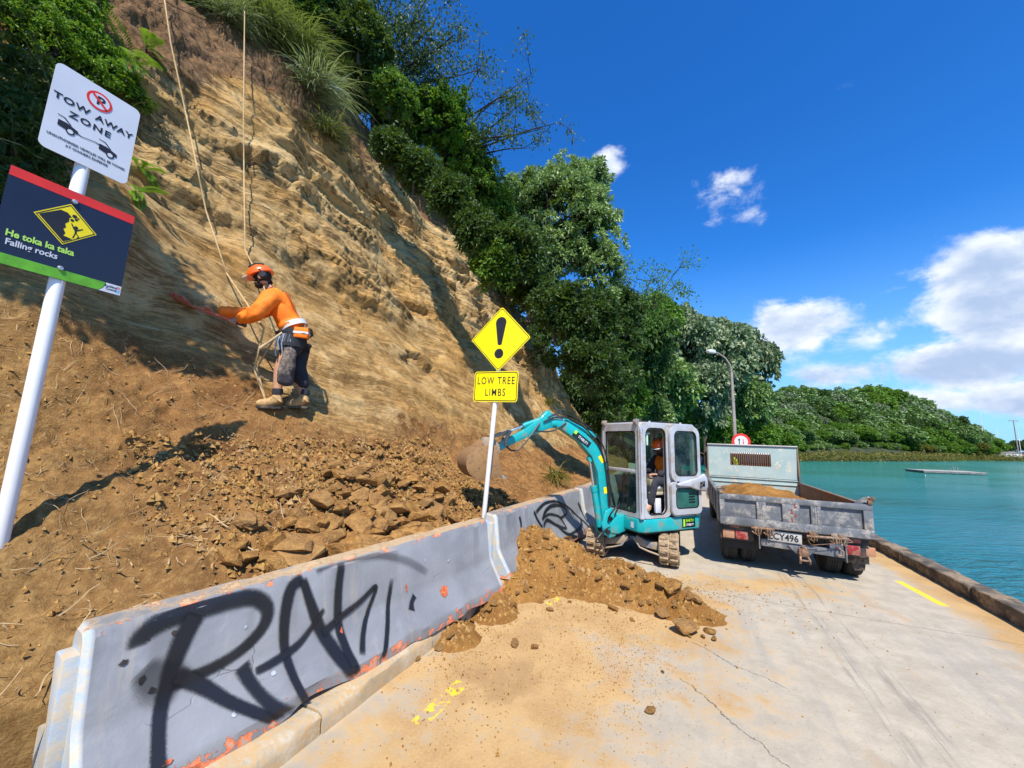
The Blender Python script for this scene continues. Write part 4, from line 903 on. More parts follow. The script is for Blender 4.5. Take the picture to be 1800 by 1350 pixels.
# undercarriage is turned relative to the house: az 211 (toward the camera)
UC = Matrix.Translation((.045, .10, 0)) @ Matrix.Rotation(R(246-204), 4, 'Z')
def trk(x):
    r = .20; L = .44; w = .125
    path = []
    for k in range(13): t = R(-90+180*k/12); path.append((L + r*math.cos(t), r + r*math.sin(t)))
    for k in range(1, 5): path.append((L - (2*L)*k/5, 2*r - .015*math.sin(math.pi*k/5)))
    for k in range(13): t = R(90+180*k/12); path.append((-L + r*math.cos(t), r + r*math.sin(t)))
    for k in range(1, 5): path.append((-L + (2*L)*k/5, 0))
    P = [Vector((0, a, b)) for a, b in path]; n = len(P); c = Vector((0, 0, r)); mb = MB()
    vs = []
    for i in range(n):
        t = (P[(i+1) % n]-P[i-1]).normalized(); nn = Vector((0, t.z, -t.y))
        for xx, dd in ((-w, 0), (w, 0), (w, -.035), (-w, -.035)): q = P[i]+nn*(dd-.018); vs.append(UC @ Vector((x+xx, q.y, q.z+.018)))
    fs = [(i*4+j, i*4+(j+1) % 4, ((i+1) % n)*4+(j+1) % 4, ((i+1) % n)*4+j) for i in range(n) for j in range(4)]
    mb.add(vs, fs); tk = mb.build('track', M_trackm, EX, smooth=30)
    # tread lugs
    seg = [(P[(i+1) % n]-P[i]).length for i in range(n)]; tot = sum(seg); N = 30; k = 0; acc = 0
    lug = MB()
    lug.prism([(-.028, .0), (-.018, .022), (.018, .022), (.028, .0)], 0, -.11, -.012); lug.prism([(-.008, .0), (.002, .022), (.038, .022), (.048, .0)], 0, .012, .11)
    lme = lug.mesh('tread_lug', M_trackm, bevel=.003)
    for j in range(N):
        s = tot*j/N; i = 0
        while s > seg[i]: s -= seg[i]; i += 1
        p = P[i].lerp(P[(i+1) % n], s/seg[i]); t = (P[(i+1) % n]-P[i]).normalized(); nn = Vector((0, t.z, -t.y))
        p = p - nn*.018 + Vector((0, 0, .018))
        M = Matrix((( -1 if False else 1, 0, 0, x), (0, t.y, nn.y, p.y), (0, t.z, nn.z, p.z), (0, 0, 0, 1)))
        o = link('tread_lug', lme, tk); o.matrix_local = UC @ M
    f = MB(); T = UC @ Matrix.Translation((x, 0, 0))
    f.prism([(-.42, .11), (.42, .11), (.48, .22), (.40, .30), (-.40, .30), (-.48, .22)], 0, -.075, .075, T)
    for yy in (-.44, .44): f.lathe([(0, -.10), (.13, -.10), (.155, -.08), (.155, .08), (.13, .10), (0, .10)], 22, T @ Matrix.Translation((0, yy, .20)) @ Matrix.Rotation(R(90), 4, 'Y'))
    for yy in (-.22, 0, .22): f.lathe([(0, -.09), (.055, -.09), (.055, .09), (0, .09)], 14, T @ Matrix.Translation((0, yy, .09)) @ Matrix.Rotation(R(90), 4, 'Y'))
    f.build('track_roller_frame', M_frame, EX, bevel=.004)
trk(-.49); trk(.49)
mb = MB(); mb.prism([(-.42, .14), (-.20, .30), (-.12, .42), (.12, .42), (.20, .30), (.42, .14), (.42, .26), (.18, .36), (-.18, .36), (-.42, .26)], 1, -.28, .28, UC)
mb.lathe([(0, .30), (.22, .30), (.30, .36), (.30, .44), (0, .44)], 26); mb.build('undercarriage', M_dark, EX, bevel=.004)
mb = MB()
for s in (-1, 1):
    mb.prism([(s*.37, .20), (s*.37, .29), (s*.20, .31), (s*.07, .37), (s*.03, .30), (s*.14, .23)], 1, .36, .50, UC)
    mb.tube([UC @ Vector(p) for p in ((s*.04, .60, .36), (s*.12, .60, .24), (s*.24, .60, .20), (s*.37, .60, .17))], [.014]*4, 6)
mb.build('track_frame_arm', M_frame, EX, bevel=.01)
mb = MB(); mb.box((-.50, -.86, .06), (.50, -.83, .33), UC); mb.box((-.3, -.83, .15), (-.24, -.2, .25), UC); mb.box((.24, -.83, .15), (.3, -.2, .25), UC); mb.build('dozer_blade', M_teal, EX, bevel=.006)
mb = MB(); mb.cyl(UC @ Vector((.14, .72, .06)), UC @ Vector((.36, .66, .07)), .012); mb.cyl(UC @ Vector((-.38, .66, .07)), UC @ Vector((-.24, .70, .07)), .012)
# house
outl = [(-.60, .50), (-.52, .57), (.30, .57), (.58, .40), (.60, -.40), (.50, -.62), (.25, -.78), (-.10, -.80), (-.45, -.70), (-.60, -.50)]
mb = MB(); mb.prism(outl, 2, .455, .635); mb.build('house_skirt', M_teal, EX, bevel=.02, seg=3)
mb = MB(); mb.prism([(a*.93, b*.93) for a, b in outl], 2, .43, .455); mb.build('house_floor', M_seal, EX)
mb = MB(); mb.prism([(.30, .45), (.56, .36), (.58, -.40), (.48, -.60), (.22, -.76), (-.10, -.78), (-.42, -.68), (-.50, -.58), (.28, -.52)], 2, .635, 1.12); mb.build('engine_cover', M_teal, EX, bevel=.05, seg=3)
sk = [o for o in EX.children if o.name.startswith('house_skirt')][-1]
M_dec = simple('decal_black', (.01, .012, .01), .4); M_lime2 = simple('decal_lime', (.35, .75, .05), .4)
def decal_side(y0, y1, z0, z1, mat, name, par, x=-.6035):
    mb = MB(); mb.add([(x, y0, z0), (x, y1, z0), (x, y1, z1), (x, y0, z1)], [(0, 1, 2, 3)]); return mb.build(name, mat, par)
dk = decal_side(-.42, -.17, .485, .615, M_dec, 'company_decal', sk)
dd_ = decal_side(-.225, -.19, .50, .60, M_lime2, 'leaf_logo', dk, -.6045)
def txts(s, size, mat, par, y, z, x, wx=1., off=0):
    me = text_mesh(s, size, 'lettering', mat, wx=wx, off=off); return link('lettering', me, par, loc=(x, y, z), rot=(0, 0, R(-90)))
txts('EARTH', .052, M_lime2, dk, -.315, .578, -.605, wx=.9, off=.001); txts('STABILITY', .040, M_signw, dk, -.318, .522, -.605, wx=.8, off=.001)
mb = MB(); mb.add([(-.46, .5745, .50), (-.40, .5745, .50), (-.40, .5745, .58), (-.46, .5745, .58)], [(0, 1, 2, 3)]); mb.build('sticker', M_signw, sk)
mb = MB(); mb.add([(-.24, .5745, .51), (-.12, .5745, .51), (-.12, .5745, .59), (-.24, .5745, .59)], [(0, 1, 2, 3)]); mb.build('data_plate', M_frame, sk)
# cab: shell made of panels with rounded openings
CX0, CX1, CY0, CY1, CZ0, CZ1 = -.60, .25, -.52, .56, .64, 1.935
def frame_panel(outer, inner, plane, at, th, mat, name, par, bevel=.006):
    """outer & inner same count loops; plane 'y' -> pts (x,z) ; 'x' -> pts (y,z)"""
    def P(p, t): return (p[0], at+t, p[1]) if plane == 'y' else (at+t, p[0], p[1])
    n = len(outer); vs = [P(p, 0) for p in outer]+[P(p, 0) for p in inner]+[P(p, th) for p in outer]+[P(p, th) for p in inner]
    fs = []
    for i in range(n):
        j = (i+1) % n; fs += [(i, j, n+j, n+i), (2*n+i, 3*n+i, 3*n+j, 2*n+j), (i, 2*n+i, 2*n+j, j), (n+i, n+j, 3*n+j, 3*n+i)]
    mb = MB(); mb.add(vs, fs); return mb.build(name, mat, par, smooth=40)
def rr2(x0, x1, z0, z1, r, n=5): return [(p[0]+(x0+x1)/2, p[1]+(z0+z1)/2) for p in rrect(x1-x0, z1-z0, r, n)]
cabf = empty('cab'); cabf.parent = EX
def glass(pts, plane, at, par, name='window_pane'):
    mb = MB(); mb.add([(p[0], at, p[1]) if plane == 'y' else (at, p[0], p[1]) for p in pts], [tuple(range(len(pts)))]); return mb.build(name, M_glass, par, smooth=0)
# front
fo = rr2(CX0, CX1, CZ0, CZ1-.01, .08); fi = rr2(CX0+.095, CX1-.075, CZ0+.05, CZ1-.115, .05)
frame_panel(fo, fi, 'y', CY1, -.055, M_silver, 'front_frame', cabf)
frame_panel(rr2(CX0+.093, CX1-.073, CZ0+.048, CZ1-.113, .05), rr2(CX0+.112, CX1-.092, CZ0+.068, CZ1-.133, .045), 'y', CY1-.012, -.015, M_seal, 'front_seal', cabf)
glass(rr2(CX0+.1, CX1-.08, 1.27, CZ1-.12, .03), 'y', CY1-.022, cabf); glass(rr2(CX0+.1, CX1-.08, CZ0+.055, 1.24, .03), 'y', CY1-.022, cabf)
mb = MB(); mb.box((CX0+.10, CY1-.045, 1.235), (CX1-.08, CY1-.006, 1.285)); mb.build('window_bar', M_silver, cabf, bevel=.008)
# left side: doorway and open door folded back
so_ = rr2(CY0, CY1, CZ0, CZ1, .11, 6); 
frame_panel(rr2(.02, CY1, CZ0, CZ1, .10), rr2(.085, CY1-.095, CZ0+.035, CZ1-.065, .10), 'x', CX0, .06, M_silver, 'doorway_frame', cabf)
frame_panel(rr2(CY0, .025, CZ0, CZ1, .10), rr2(CY0+.09, -.05, 1.10, CZ1-.09, .07), 'x', CX0+.004, .05, M_silver, 'rear_side_frame', cabf)
frame_panel(rr2(.083, CY1-.093, CZ0+.033, CZ1-.063, .10), rr2(.095, CY1-.105, CZ0+.048, CZ1-.078, .09), 'x', CX0+.012, .02, M_seal, 'doorway_seal', cabf)
# right side and back
frame_panel(rr2(CY0, CY1, CZ0, CZ1, .11), rr2(CY0+.08, CY1-.08, 1.15, CZ1-.10, .07), 'x', CX1, -.05, M_silver, 'right_side_frame', cabf)
glass(rr2(CY0+.08, CY1-.08, 1.15, CZ1-.10, .07), 'x', CX1-.02, cabf)
frame_panel(rr2(CX0, CX1, CZ0, CZ1, .10), rr2(CX0+.08, CX1-.08, 1.25, CZ1-.10, .06), 'y', CY0, .05, M_silver, 'rear_frame', cabf)
glass(rr2(CX0+.08, CX1-.08, 1.25, CZ1-.10, .06), 'y', CY0+.02, cabf)
# rounded corner posts and roof
mb = MB()
for x in (CX0+.03, CX1-.03):
    for y in (CY0+.03, CY1-.03): mb.cyl((x, y, CZ0), (x, y, CZ1-.06), .036, n=14)
mb.build('corner_post', M_silver, cabf)
mb = MB(); mb.box((CX0+.012, CY0+.012, CZ1-.06), (CX1-.012, CY1-.012, CZ1+.012)); mb.build('roof', M_silver, cabf, bevel=.045, seg=4)
mb = MB(); mb.box((CX0+.16, CY0+.25, CZ1+.014), (CX1-.1, CY1-.10, CZ1+.04)); mb.build('roof_hatch', M_seal, cabf, bevel=.01)
mb = MB()
for y in (-.3, .3): mb.lathe([(.016, CZ1+.008), (.016, CZ1+.026), (.008, CZ1+.034), (0, CZ1+.034)], 10, Matrix.Translation((CX0+.09, y, 0)))
mb.build('roof_bolt', M_silver, cabf)
for x in (CX0+.07, CX1-.07):
    mb = MB(); mb.box((x-.03, CY1-.03, CZ1-.03), (x+.03, CY1+.03, CZ1+.05)); mb.cyl((x, CY1+.03, CZ1+.01), (x, CY1+.045, CZ1+.01), .028, n=14); mb.build('work_light', M_frame, cabf, bevel=.004)
# door
door = empty('door'); door.parent = EX; DX = CX0-.05; door.location = (0, .055, 0)
fpo = rr2(-.575, .0, .675, CZ1-.025, .10, 5); hn = len(fpo)
frame_panel(rr2(-.575, .0, 1.12, CZ1-.025, .13, 5), rr2(-.515, -.075, 1.20, CZ1-.095, .09, 5), 'x', DX, .035, M_silver, 'door_upper_frame', door)
frame_panel(rr2(-.575, .0, .675, 1.125, .07, 5), rr2(-.515, -.075, .755, 1.035, .06, 5), 'x', DX, .035, M_silver, 'door_lower_frame', door)
glass(rr2(-.52, -.07, 1.195, CZ1-.09, .09), 'x', DX+.018, door); 
M_gteal = simple('teal_tinted_panel', (.03, .12, .10), .15, var=.3)
frame_panel(rr2(-.517, -.073, 1.198, CZ1-.093, .09, 5), rr2(-.503, -.087, 1.212, CZ1-.107, .08, 5), 'x', DX-.002, .012, M_seal, 'window_seal', door)
mb = MB(); mb.prism(rr2(-.52, -.07, .75, 1.04, .06), 0, DX+.012, DX+.02); mb.build('lower_pane', M_gteal, door)
frame_panel(rr2(-.517, -.073, .753, 1.037, .06, 5), rr2(-.503, -.087, .767, 1.023, .05, 5), 'x', DX-.002, .012, M_seal, 'window_seal', door)
for k in range(4):
    mb = MB(); mb.box((DX+.004, -.45+.005*k, .83+.038*k), (DX+.012, -.33, .848+.038*k)); mb.build('vent_slot', M_dec, door, bevel=.002)
mb = MB(); mb.prism([(-.06, 1.10), (-.10, 1.06), (-.30, 1.05), (-.47, 1.00), (-.62, .98), (-.665, 1.05), (-.66, 1.16), (-.60, 1.24), (-.50, 1.19), (-.30, 1.15)], 0, DX-.055, DX+.0); mb.build('door_handle_moulding', M_silver, door, bevel=.022, seg=3)
mb = MB(); mb.box((DX-.064, -.58, 1.06), (DX-.054, -.49, 1.12), ); mb.cyl((DX-.07, -.56, 1.13), (DX-.07, -.48, 1.05), .012); mb.build('latch', M_dec, door, bevel=.003)
mb = MB(); mb.box((DX-.001-.006, -.14, 1.115), (DX-.001, -.10, 1.13)); mb.build('key_slot', M_dec, door)
for z in (.85, 1.70):
    mb = MB(); mb.cyl((CX0-.03, .035, z-.05), (CX0-.03, .035, z+.05), .016); mb.box((CX0-.045, -.02, z-.03), (CX0-.015, .05, z+.03)); mb.build('door_hinge', M_frame, EX, bevel=.003)
# interior
mb = MB(); mb.box((-.55, -.45, .64), (.2, .5, .66)); mb.build('cab_floor', M_interior, EX)
mb = MB(); mb.box((-.42, -.42, .66), (.10, .05, .90)); mb.box((-.40, -.44, 1.02), (.08, .02, 1.10)); mb.box((-.38, -.46, 1.08), (.06, -.36, 1.55)); mb.build('seat', M_interior, EX, bevel=.03, seg=3)
mb = MB(); mb.box((-.50, .03, .98), (-.33, .30, 1.15)); mb.build('console_box', M_box, EX, bevel=.012)
cbx = [o for o in EX.children if o.name.startswith('console_box')][-1]
mb = MB(); mb.box((-.505, .12, 1.02), (-.501, .17, 1.09)); mb.build('label_patch', M_signw, cbx)
mb = MB(); mb.box((-.50, .02, .93), (-.32, .32, .975)); mb.build('console_lid', simple('cream_plastic', (.45, .40, .28), .6), cbx, bevel=.008)
for y, h in ((.14, .30), (.36, .30)):
    mb = MB(); mb.box((-.48, y-.05, .68), (-.44, y+.05, .88)); mb.build('white_panel', M_signw, EX, bevel=.006)
for x in (-.42, .02):
    mb = MB(); mb.tube([(x, .40, .66), (x, .38, .95), (x, .32, 1.12)], [.018, .014, .012], 8); mb.lathe([(0, 0), (.022, .01), (.026, .05), (.015, .09), (0, .095)], 12, Matrix.Translation((x, .32, 1.10))); mb.build('control_lever', M_dec, EX)
for x in (-.25, -.12):
    mb = MB(); mb.tube([(x, .45, .66), (x, .42, .90), (x, .40, 1.05)], .011, 8); mb.box((x-.04, .40, .66), (x+.04, .50, .68)); mb.build('travel_lever', M_dec, EX)
mb = MB(); mb.box((-.53, .345, 1.62), (-.50, .375, 1.78)); mb.box((-.53, .31, 1.775), (-.50, .41, 1.80)); mb.build('grab_handle', simple('pale_green_plastic', (.45, .68, .52), .5), EX, bevel=.01)
# swing post, boom, arm
def slab(pts, x0, x1, mat, name, par, bevel=.012): 
    mb = MB(); mb.prism(pts, 0, x0, x1); return mb.build(name, mat, par, bevel=bevel, seg=2, smooth=40)
BXc = -.13
mb = MB(); mb.prism([(.50, .42), (.50, .64), (.62, .64), (.74, .62), (.80, .52), (.80, .40), (.66, .38)], 0, BXc-.12, BXc+.14)
mb.cyl((BXc, .70, .35), (BXc, .70, .70), .07, n=18); mb.build('swing_post', M_teal, EX, bevel=.02)
for s in (-1, 1): slab([(.66, .40), (.70, .35), (.80, .33), (.90, .40), (.93, .52), (.86, .70), (.76, .74), (.68, .62)], BXc+s*.085-.014, BXc+s*.085+.014, M_teal, 'boom_bracket', EX)
for z, y in ((.42, .84), (.60, .80)): mb = MB(); mb.cyl((BXc-.125, y, z), (BXc+.125, y, z), .032, n=14); mb.build('pivot_pin', M_seal, EX)
# boom slightly swung, so build it in its own plane
BA = Matrix.Translation((BXc, .77, .50)) @ Matrix.Rotation(R(-4.0), 4, 'Z') @ Matrix.Diagonal((1, .93, .865, 1))
def bs_(pts, hw, mat, name, par=None, bevel=.014, off=0.):
    mb = MB(); mb.prism(pts, 0, off-hw, off+hw, BA); return mb.build(name, mat, par or EX, bevel=bevel, seg=2, smooth=40)
boom = bs_([(-.07, -.03), (.02, -.07), (.10, -.02), (.155, .42), (.20, .84), (.30, 1.09), (.52, 1.33), (.82, 1.52), (.98, 1.56), (.995, 1.64), (.92, 1.68), (.70, 1.635), (.40, 1.46), (.16, 1.24), (.04, .95), (.0, .55)], .065, M_teal, 'boom')
mb = MB()
for p0 in ((.55, 1.30), (.045, .80)):
    mb.prism([(p0[0]-.05, p0[1]+.12), (p0[0]+.02, p0[1]+.24), (p0[0]+.08, p0[1]+.20), (p0[0]+.08, p0[1]+.10)], 0, -.05, .05, BA)
mb.cyl(BA @ Vector((-.08, .93, 1.60)), BA @ Vector((.08, .93, 1.60)), .03, n=12); mb.cyl(BA @ Vector((-.085, .01, 0)), BA @ Vector((.085, .01, 0)), .035, n=12); mb.build('boom_lug', M_teal, boom, bevel=.006)
# boom cylinder (front of the boom) and arm cylinder (on top)
def ram(p0, p1, r, split, name):
    p0 = BA @ Vector(p0); p1 = BA @ Vector(p1); mid = p0.lerp(p1, split)
    mb = MB(); mb.cyl(p0, mid, r, n=16); mb.lathe([(0, -.06), (r*1.15, -.06), (r*1.15, .02), (0, .02)], 16, Matrix.Translation(mid) @ (p1-p0).to_track_quat('Z', 'Y').to_matrix().to_4x4())
    c = mb.build(name, M_teal, EX)
    mb = MB(); mb.cyl(mid, p1, r*.5, n=12); mb.build('piston_rod', M_rod, c)
    mb = MB(); mb.lathe([(0, -.03), (r*.95, -.03), (r*.95, .03), (0, .03)], 14, Matrix.Translation(p1) @ BA.to_3x3().to_4x4() @ Matrix.Rotation(R(90), 4, 'Y')); mb.build('rod_eye', M_teal, c)
    return c
ram((.135, .03, -.04), (.135+.0, .27, .98), .042, .62, 'boom_cylinder') if False else ram((0., .13, -.03), (0., .30, 1.05), .045, .58, 'boom_cylinder')
ram((0., .20, 1.42), (0., 1.02, 1.775), .040, .66, 'arm_cylinder')
arm = bs_([(.86, 1.60), (.90, 1.54), (1.02, 1.52), (1.45, 1.33), (1.78, 1.155), (1.845, 1.15), (1.86, 1.22), (1.80, 1.27), (1.45, 1.47), (1.18, 1.66), (1.06, 1.80), (.99, 1.79), (.95, 1.70)], .052, M_teal, 'digger_arm')
ram((0., 1.05, 1.70), (0., 1.63, 1.455), .034, .60, 'bucket_cylinder')
mb = MB()
for s in (-1, 1): mb.prism([(1.60, 1.47), (1.65, 1.475), (1.71, 1.36), (1.72, 1.24), (1.68, 1.235), (1.67, 1.34)], 0, s*.07-.009, s*.07+.009, BA)
for s in (-1, 1): mb.prism([(1.62, 1.48), (1.66, 1.48), (1.90, 1.38), (2.0, 1.33), (1.99, 1.30), (1.86, 1.35), (1.62, 1.44)], 0, s*.05-.009, s*.05+.009, BA)
mb.build('bucket_linkage', M_frame, arm, bevel=.004)
mb = MB(); mb.prism([(1.78, 1.12), (1.80, 1.25), (1.90, 1.36), (2.02, 1.36), (2.05, 1.27), (1.95, 1.10)], 0, -.10, .10, BA); mb.build('quick_hitch', M_frame, EX, bevel=.01)
hh_ = [o for o in EX.children if o.name.startswith('quick_hitch')][-1]
M_buck = simple('muddy_bucket_steel', (.22, .12, .08), .8, .1, var=.45, scale=9, dirt=(.30, .175, .065), dirt_amt=.9, bump=.35, dscale=4)
# bucket: curved shell open toward the machine and downward
cy, cz, br = 2.07, .99, .235; shell = []
for k in range(15): t = R(70-205*k/14); shell.append((cy+br*math.cos(t), cz+br*math.sin(t)))
shell = [(1.90, 1.25)] + shell + [(1.80, .80)]
ins = [(cy+(y-cy)*.94, cz+(z-cz)*.94) for y, z in shell]; bw = .25
mb = MB(); vs = []
for (a, b), (c_, d_) in zip(shell, ins):
    for p in ((-bw, a, b), (bw, a, b), (bw, c_, d_), (-bw, c_, d_)): vs.append(BA @ Vector(p))
n = len(shell); mb.add(vs, [(i*4+j, i*4+(j+1) % 4, (i+1)*4+(j+1) % 4, (i+1)*4+j) for i in range(n-1) for j in range(4)] + [(0, 1, 2, 3), (4*n-4, 4*n-1, 4*n-2, 4*n-3)])
bk = mb.build('bucket', M_buck, EX, smooth=50)
for s in (-1, 1):
    mb = MB(); mb.prism(shell, 0, s*bw-.010, s*bw+.010, BA); mb.build('bucket_side_plate', M_buck, bk, bevel=.003)
for k in range(4):
    mb = MB(); x = -bw+.06+.127*k; mb.prism([(1.83, .815), (1.80, .79), (1.71, .755), (1.79, .83)], 0, x-.022, x+.022, BA); mb.build('bucket_tooth', M_steel, bk, bevel=.003)
mb = MB()
for s in (-1, 1): mb.prism([(1.88, 1.20), (1.93, 1.32), (2.04, 1.33), (2.15, 1.23), (2.1, 1.18)], 0, s*.075-.01, s*.075+.01, BA)
mb.build('bucket_ear', M_buck, bk, bevel=.004)
# hoses
def hose(pts, r=.011, name='hydraulic_hose'):
    P = [BA @ Vector(p) for p in pts]; Q = []
    for i in range(len(P)-1):
        for k in range(5):
            f = k/5.; a = P[max(i-1, 0)]; b = P[i]; c = P[i+1]; d = P[min(i+2, len(P)-1)]
            Q.append(.5*((2*b)+(c-a)*f+(2*a-5*b+4*c-d)*f*f+(3*b-a-3*c+d)*f**3))
    Q.append(P[-1]); mb = MB(); mb.tube(Q, r, 6); return mb.build(name, M_hose, EX)
hose([(-.08, .02, .3), (-.08, .06, .8), (-.085, .15, 1.2), (-.085, .38, 1.5), (-.085, .68, 1.68), (-.08, .92, 1.70), (-.075, 1.05, 1.66), (-.07, 1.12, 1.62)])
hose([(-.085, .0, .3), (-.1, .03, .8), (-.10, .12, 1.25), (-.10, .36, 1.54), (-.10, .66, 1.73), (-.10, .90, 1.76), (-.09, 1.06, 1.69)])
hose([(-.07, .75, 1.62), (-.10, .95, 1.50), (-.09, 1.10, 1.47), (-.07, 1.22, 1.48)])
hose([(-.07, 1.18, 1.60), (-.10, 1.35, 1.38), (-.10, 1.50, 1.20), (-.09, 1.62, 1.17), (-.06, 1.68, 1.23)])
hose([(-.09, .05, .05), (-.20, .08, .20), (-.22, -.02, .32), (-.12, -.10, .25), (-.08, -.05, .1)])
hose([(-.09, .02, -.02), (-.16, .22, -.10), (-.15, .30, -.22), (-.08, .15, -.25)])
hose([(.06, -.05, .9), (.10, .1, 1.25), (.09, .35, 1.52)])
mb = MB()
for t in ((.115, 1.05), (.165, .55)): pass
# boom decals: black band with lettering, yellow stickers
def boomquad(a, b, w, mat, name, x=-.0665, par=boom):
    a = Vector((0, *a)); b = Vector((0, *b)); t = (b-a).normalized(); n_ = Vector((0, -t.z, t.y))*w
    mb = MB(); mb.add([BA @ Vector((x, *(p)[1:])) for p in (a-n_, b-n_, b+n_, a+n_)], [(0, 1, 2, 3)]); return mb.build(name, mat, par)
bd_ = boomquad((.34, 1.27), (.62, 1.47), .052, M_dec, 'company_decal')
boomquad((.56, 1.465), (.60, 1.495), .03, M_lime2, 'leaf_logo', -.0675, bd_)
me = text_mesh('STABILITY', .06, 'lettering', M_signw, wx=.75, off=.001)
link('lettering', me, bd_).matrix_local = BA @ Matrix.Translation((-.0675, .455, 1.352)) @ Matrix.Rotation(R(35.5), 4, 'X') @ Matrix.Rotation(R(-90), 4, 'Z')
boomquad((.10, 1.00), (.17, 1.10), .028, M_yel2, 'warning_sticker'); boomquad((.06, .50), (.075, .60), .025, M_yel2, 'warning_sticker')
# ------------------------------------------------------------ people
def skin(name, J, E, Rd, mat, parent, M=Matrix(), root=0, sub=2, noise=0, mats=None):
    """continuous skinned surface from joints J, edges E, radii Rd"""
    me = bpy.data.meshes.new(name); me.from_pydata([M @ Vector(j) for j in J], E, []); o = bpy.data.objects.new(name, me); COL.objects.link(o)
    md = o.modifiers.new('skin', 'SKIN'); md.use_smooth_shade = True; md.branch_smoothing = .6
    sk = me.skin_vertices[0].data
    for i, r in enumerate(Rd): sk[i].radius = (r, r) if not hasattr(r, '__len__') else r; sk[i].use_root = (i == root)
    o.modifiers.new('sub', 'SUBSURF').levels = sub; o.modifiers[-1].render_levels = sub
    bpy.context.view_layer.update()
    m2 = bpy.data.meshes.new_from_object(o.evaluated_get(bpy.context.evaluated_depsgraph_get()))
    bpy.data.objects.remove(o); m2.name = name
    if noise:
        n = len(m2.vertices); co = np.empty(n*3, np.float32); m2.vertices.foreach_get('co', co); co = co.reshape(-1, 3)
        nn = np.empty(n*3, np.float32); m2.vertices.foreach_get('normal', nn); co = co + nn.reshape(-1, 3)*(noise*1.5*ridged(co*7.5, 3))[:, None]
        m2.vertices.foreach_set('co', co.ravel().astype(np.float32))
    m2.materials.clear(); m2.materials.append(mat)
    m2.polygons.foreach_set('use_smooth', [True]*len(m2.polygons)); m2.update()
    return link(name, m2, parent)
M_skin = simple('skin', (.50, .26, .16), .55, var=.12, scale=10)
M_hiv = simple('orange_hi_vis_cloth', (.98, .20, .004), .75, var=.16, scale=11, dirt=(.5, .22, .06), dirt_amt=.15, bump=.4, bscale=30)
M_hiy = simple('yellow_hi_vis_cloth', (.95, .55, .01), .75, var=.1)
M_refl = simple('reflective_tape', (.62, .62, .62), .5, var=.12)
M_hel = simple('orange_helmet_plastic', (.92, .13, .012), .3, var=.06, coat=.4)
M_drk = simple('dark_work_cloth', (.022, .024, .032), .85, var=.4, scale=14)
M_bag = simple('dusty_charcoal_canvas', (.042, .036, .042), .9, var=.35, scale=9, dirt=(.26, .2, .15), dirt_amt=.4, bump=.5)
M_boot = simple('tan_leather_boot', (.46, .29, .12), .8, var=.3, scale=14, bump=.4)
M_beard = simple('dark_hair', (.018, .011, .008), .8, var=.3)
M_glove = simple('grey_rubber_grip', (.10, .11, .13), .7)
def ell(c, r, M, n=14, k=9, th0=0, th1=180):
    vs = []; 
    for i in range(k+1):
        t = R(th0+(th1-th0)*i/k)
        for j in range(n): a = 2*math.pi*j/n; vs.append(M @ Vector((c[0]+r[0]*math.sin(t)*math.cos(a), c[1]+r[1]*math.sin(t)*math.sin(a), c[2]+r[2]*math.cos(t))))
    fs = [(i*n+j, (i+1)*n+j, (i+1)*n+(j+1) % n, i*n+(j+1) % n) for i in range(k) for j in range(n)]
    return vs, fs
def hand(parent, M, grip=.016, side=1):
    """palm and five bent fingers; local: +Y to the finger tips, grips a bar running along local X under the palm (-Z)"""
    J = [(0, -.045, 0), (0, 0, 0), (0, .045, 0)]; E = [(0, 1), (1, 2)]; Rd = [(.024, .02), (.036, .016), (.040, .014)]
    for k, (x, l) in enumerate(((-.030, .9), (-.010, 1.0), (.010, .97), (.028, .78))):
        b = len(J); J += [(x, .052, -.002), (x*1.05, .052+.026*l, -.012), (x*1.02, .052+.024*l, -.012-.028*l), (x, .040, -.014-.034*l)]
        E += [(2, b), (b, b+1), (b+1, b+2), (b+2, b+3)]; Rd += [.0105, .0098, .009, .0078]
    b = len(J); J += [(-side*.034, -.008, -.008), (-side*.046, .012, -.028), (-side*.036, .032, -.042)]; E += [(1, b), (b, b+1), (b+1, b+2)]; Rd += [.013, .011, .0095]
    return skin('hand', J, E, Rd, M_skin, parent, M, root=1, sub=1)
def frameM(o, y, z):
    """matrix with local Y toward y, local Z near z"""
    y = Vector(y).normalized(); z = Vector(z); x = y.cross(z).normalized(); z = x.cross(y).normalized()
    return Matrix(((x.x, y.x, z.x, o[0]), (x.y, y.y, z.y, o[1]), (x.z, y.z, z.z, o[2]), (0, 0, 0, 1)))
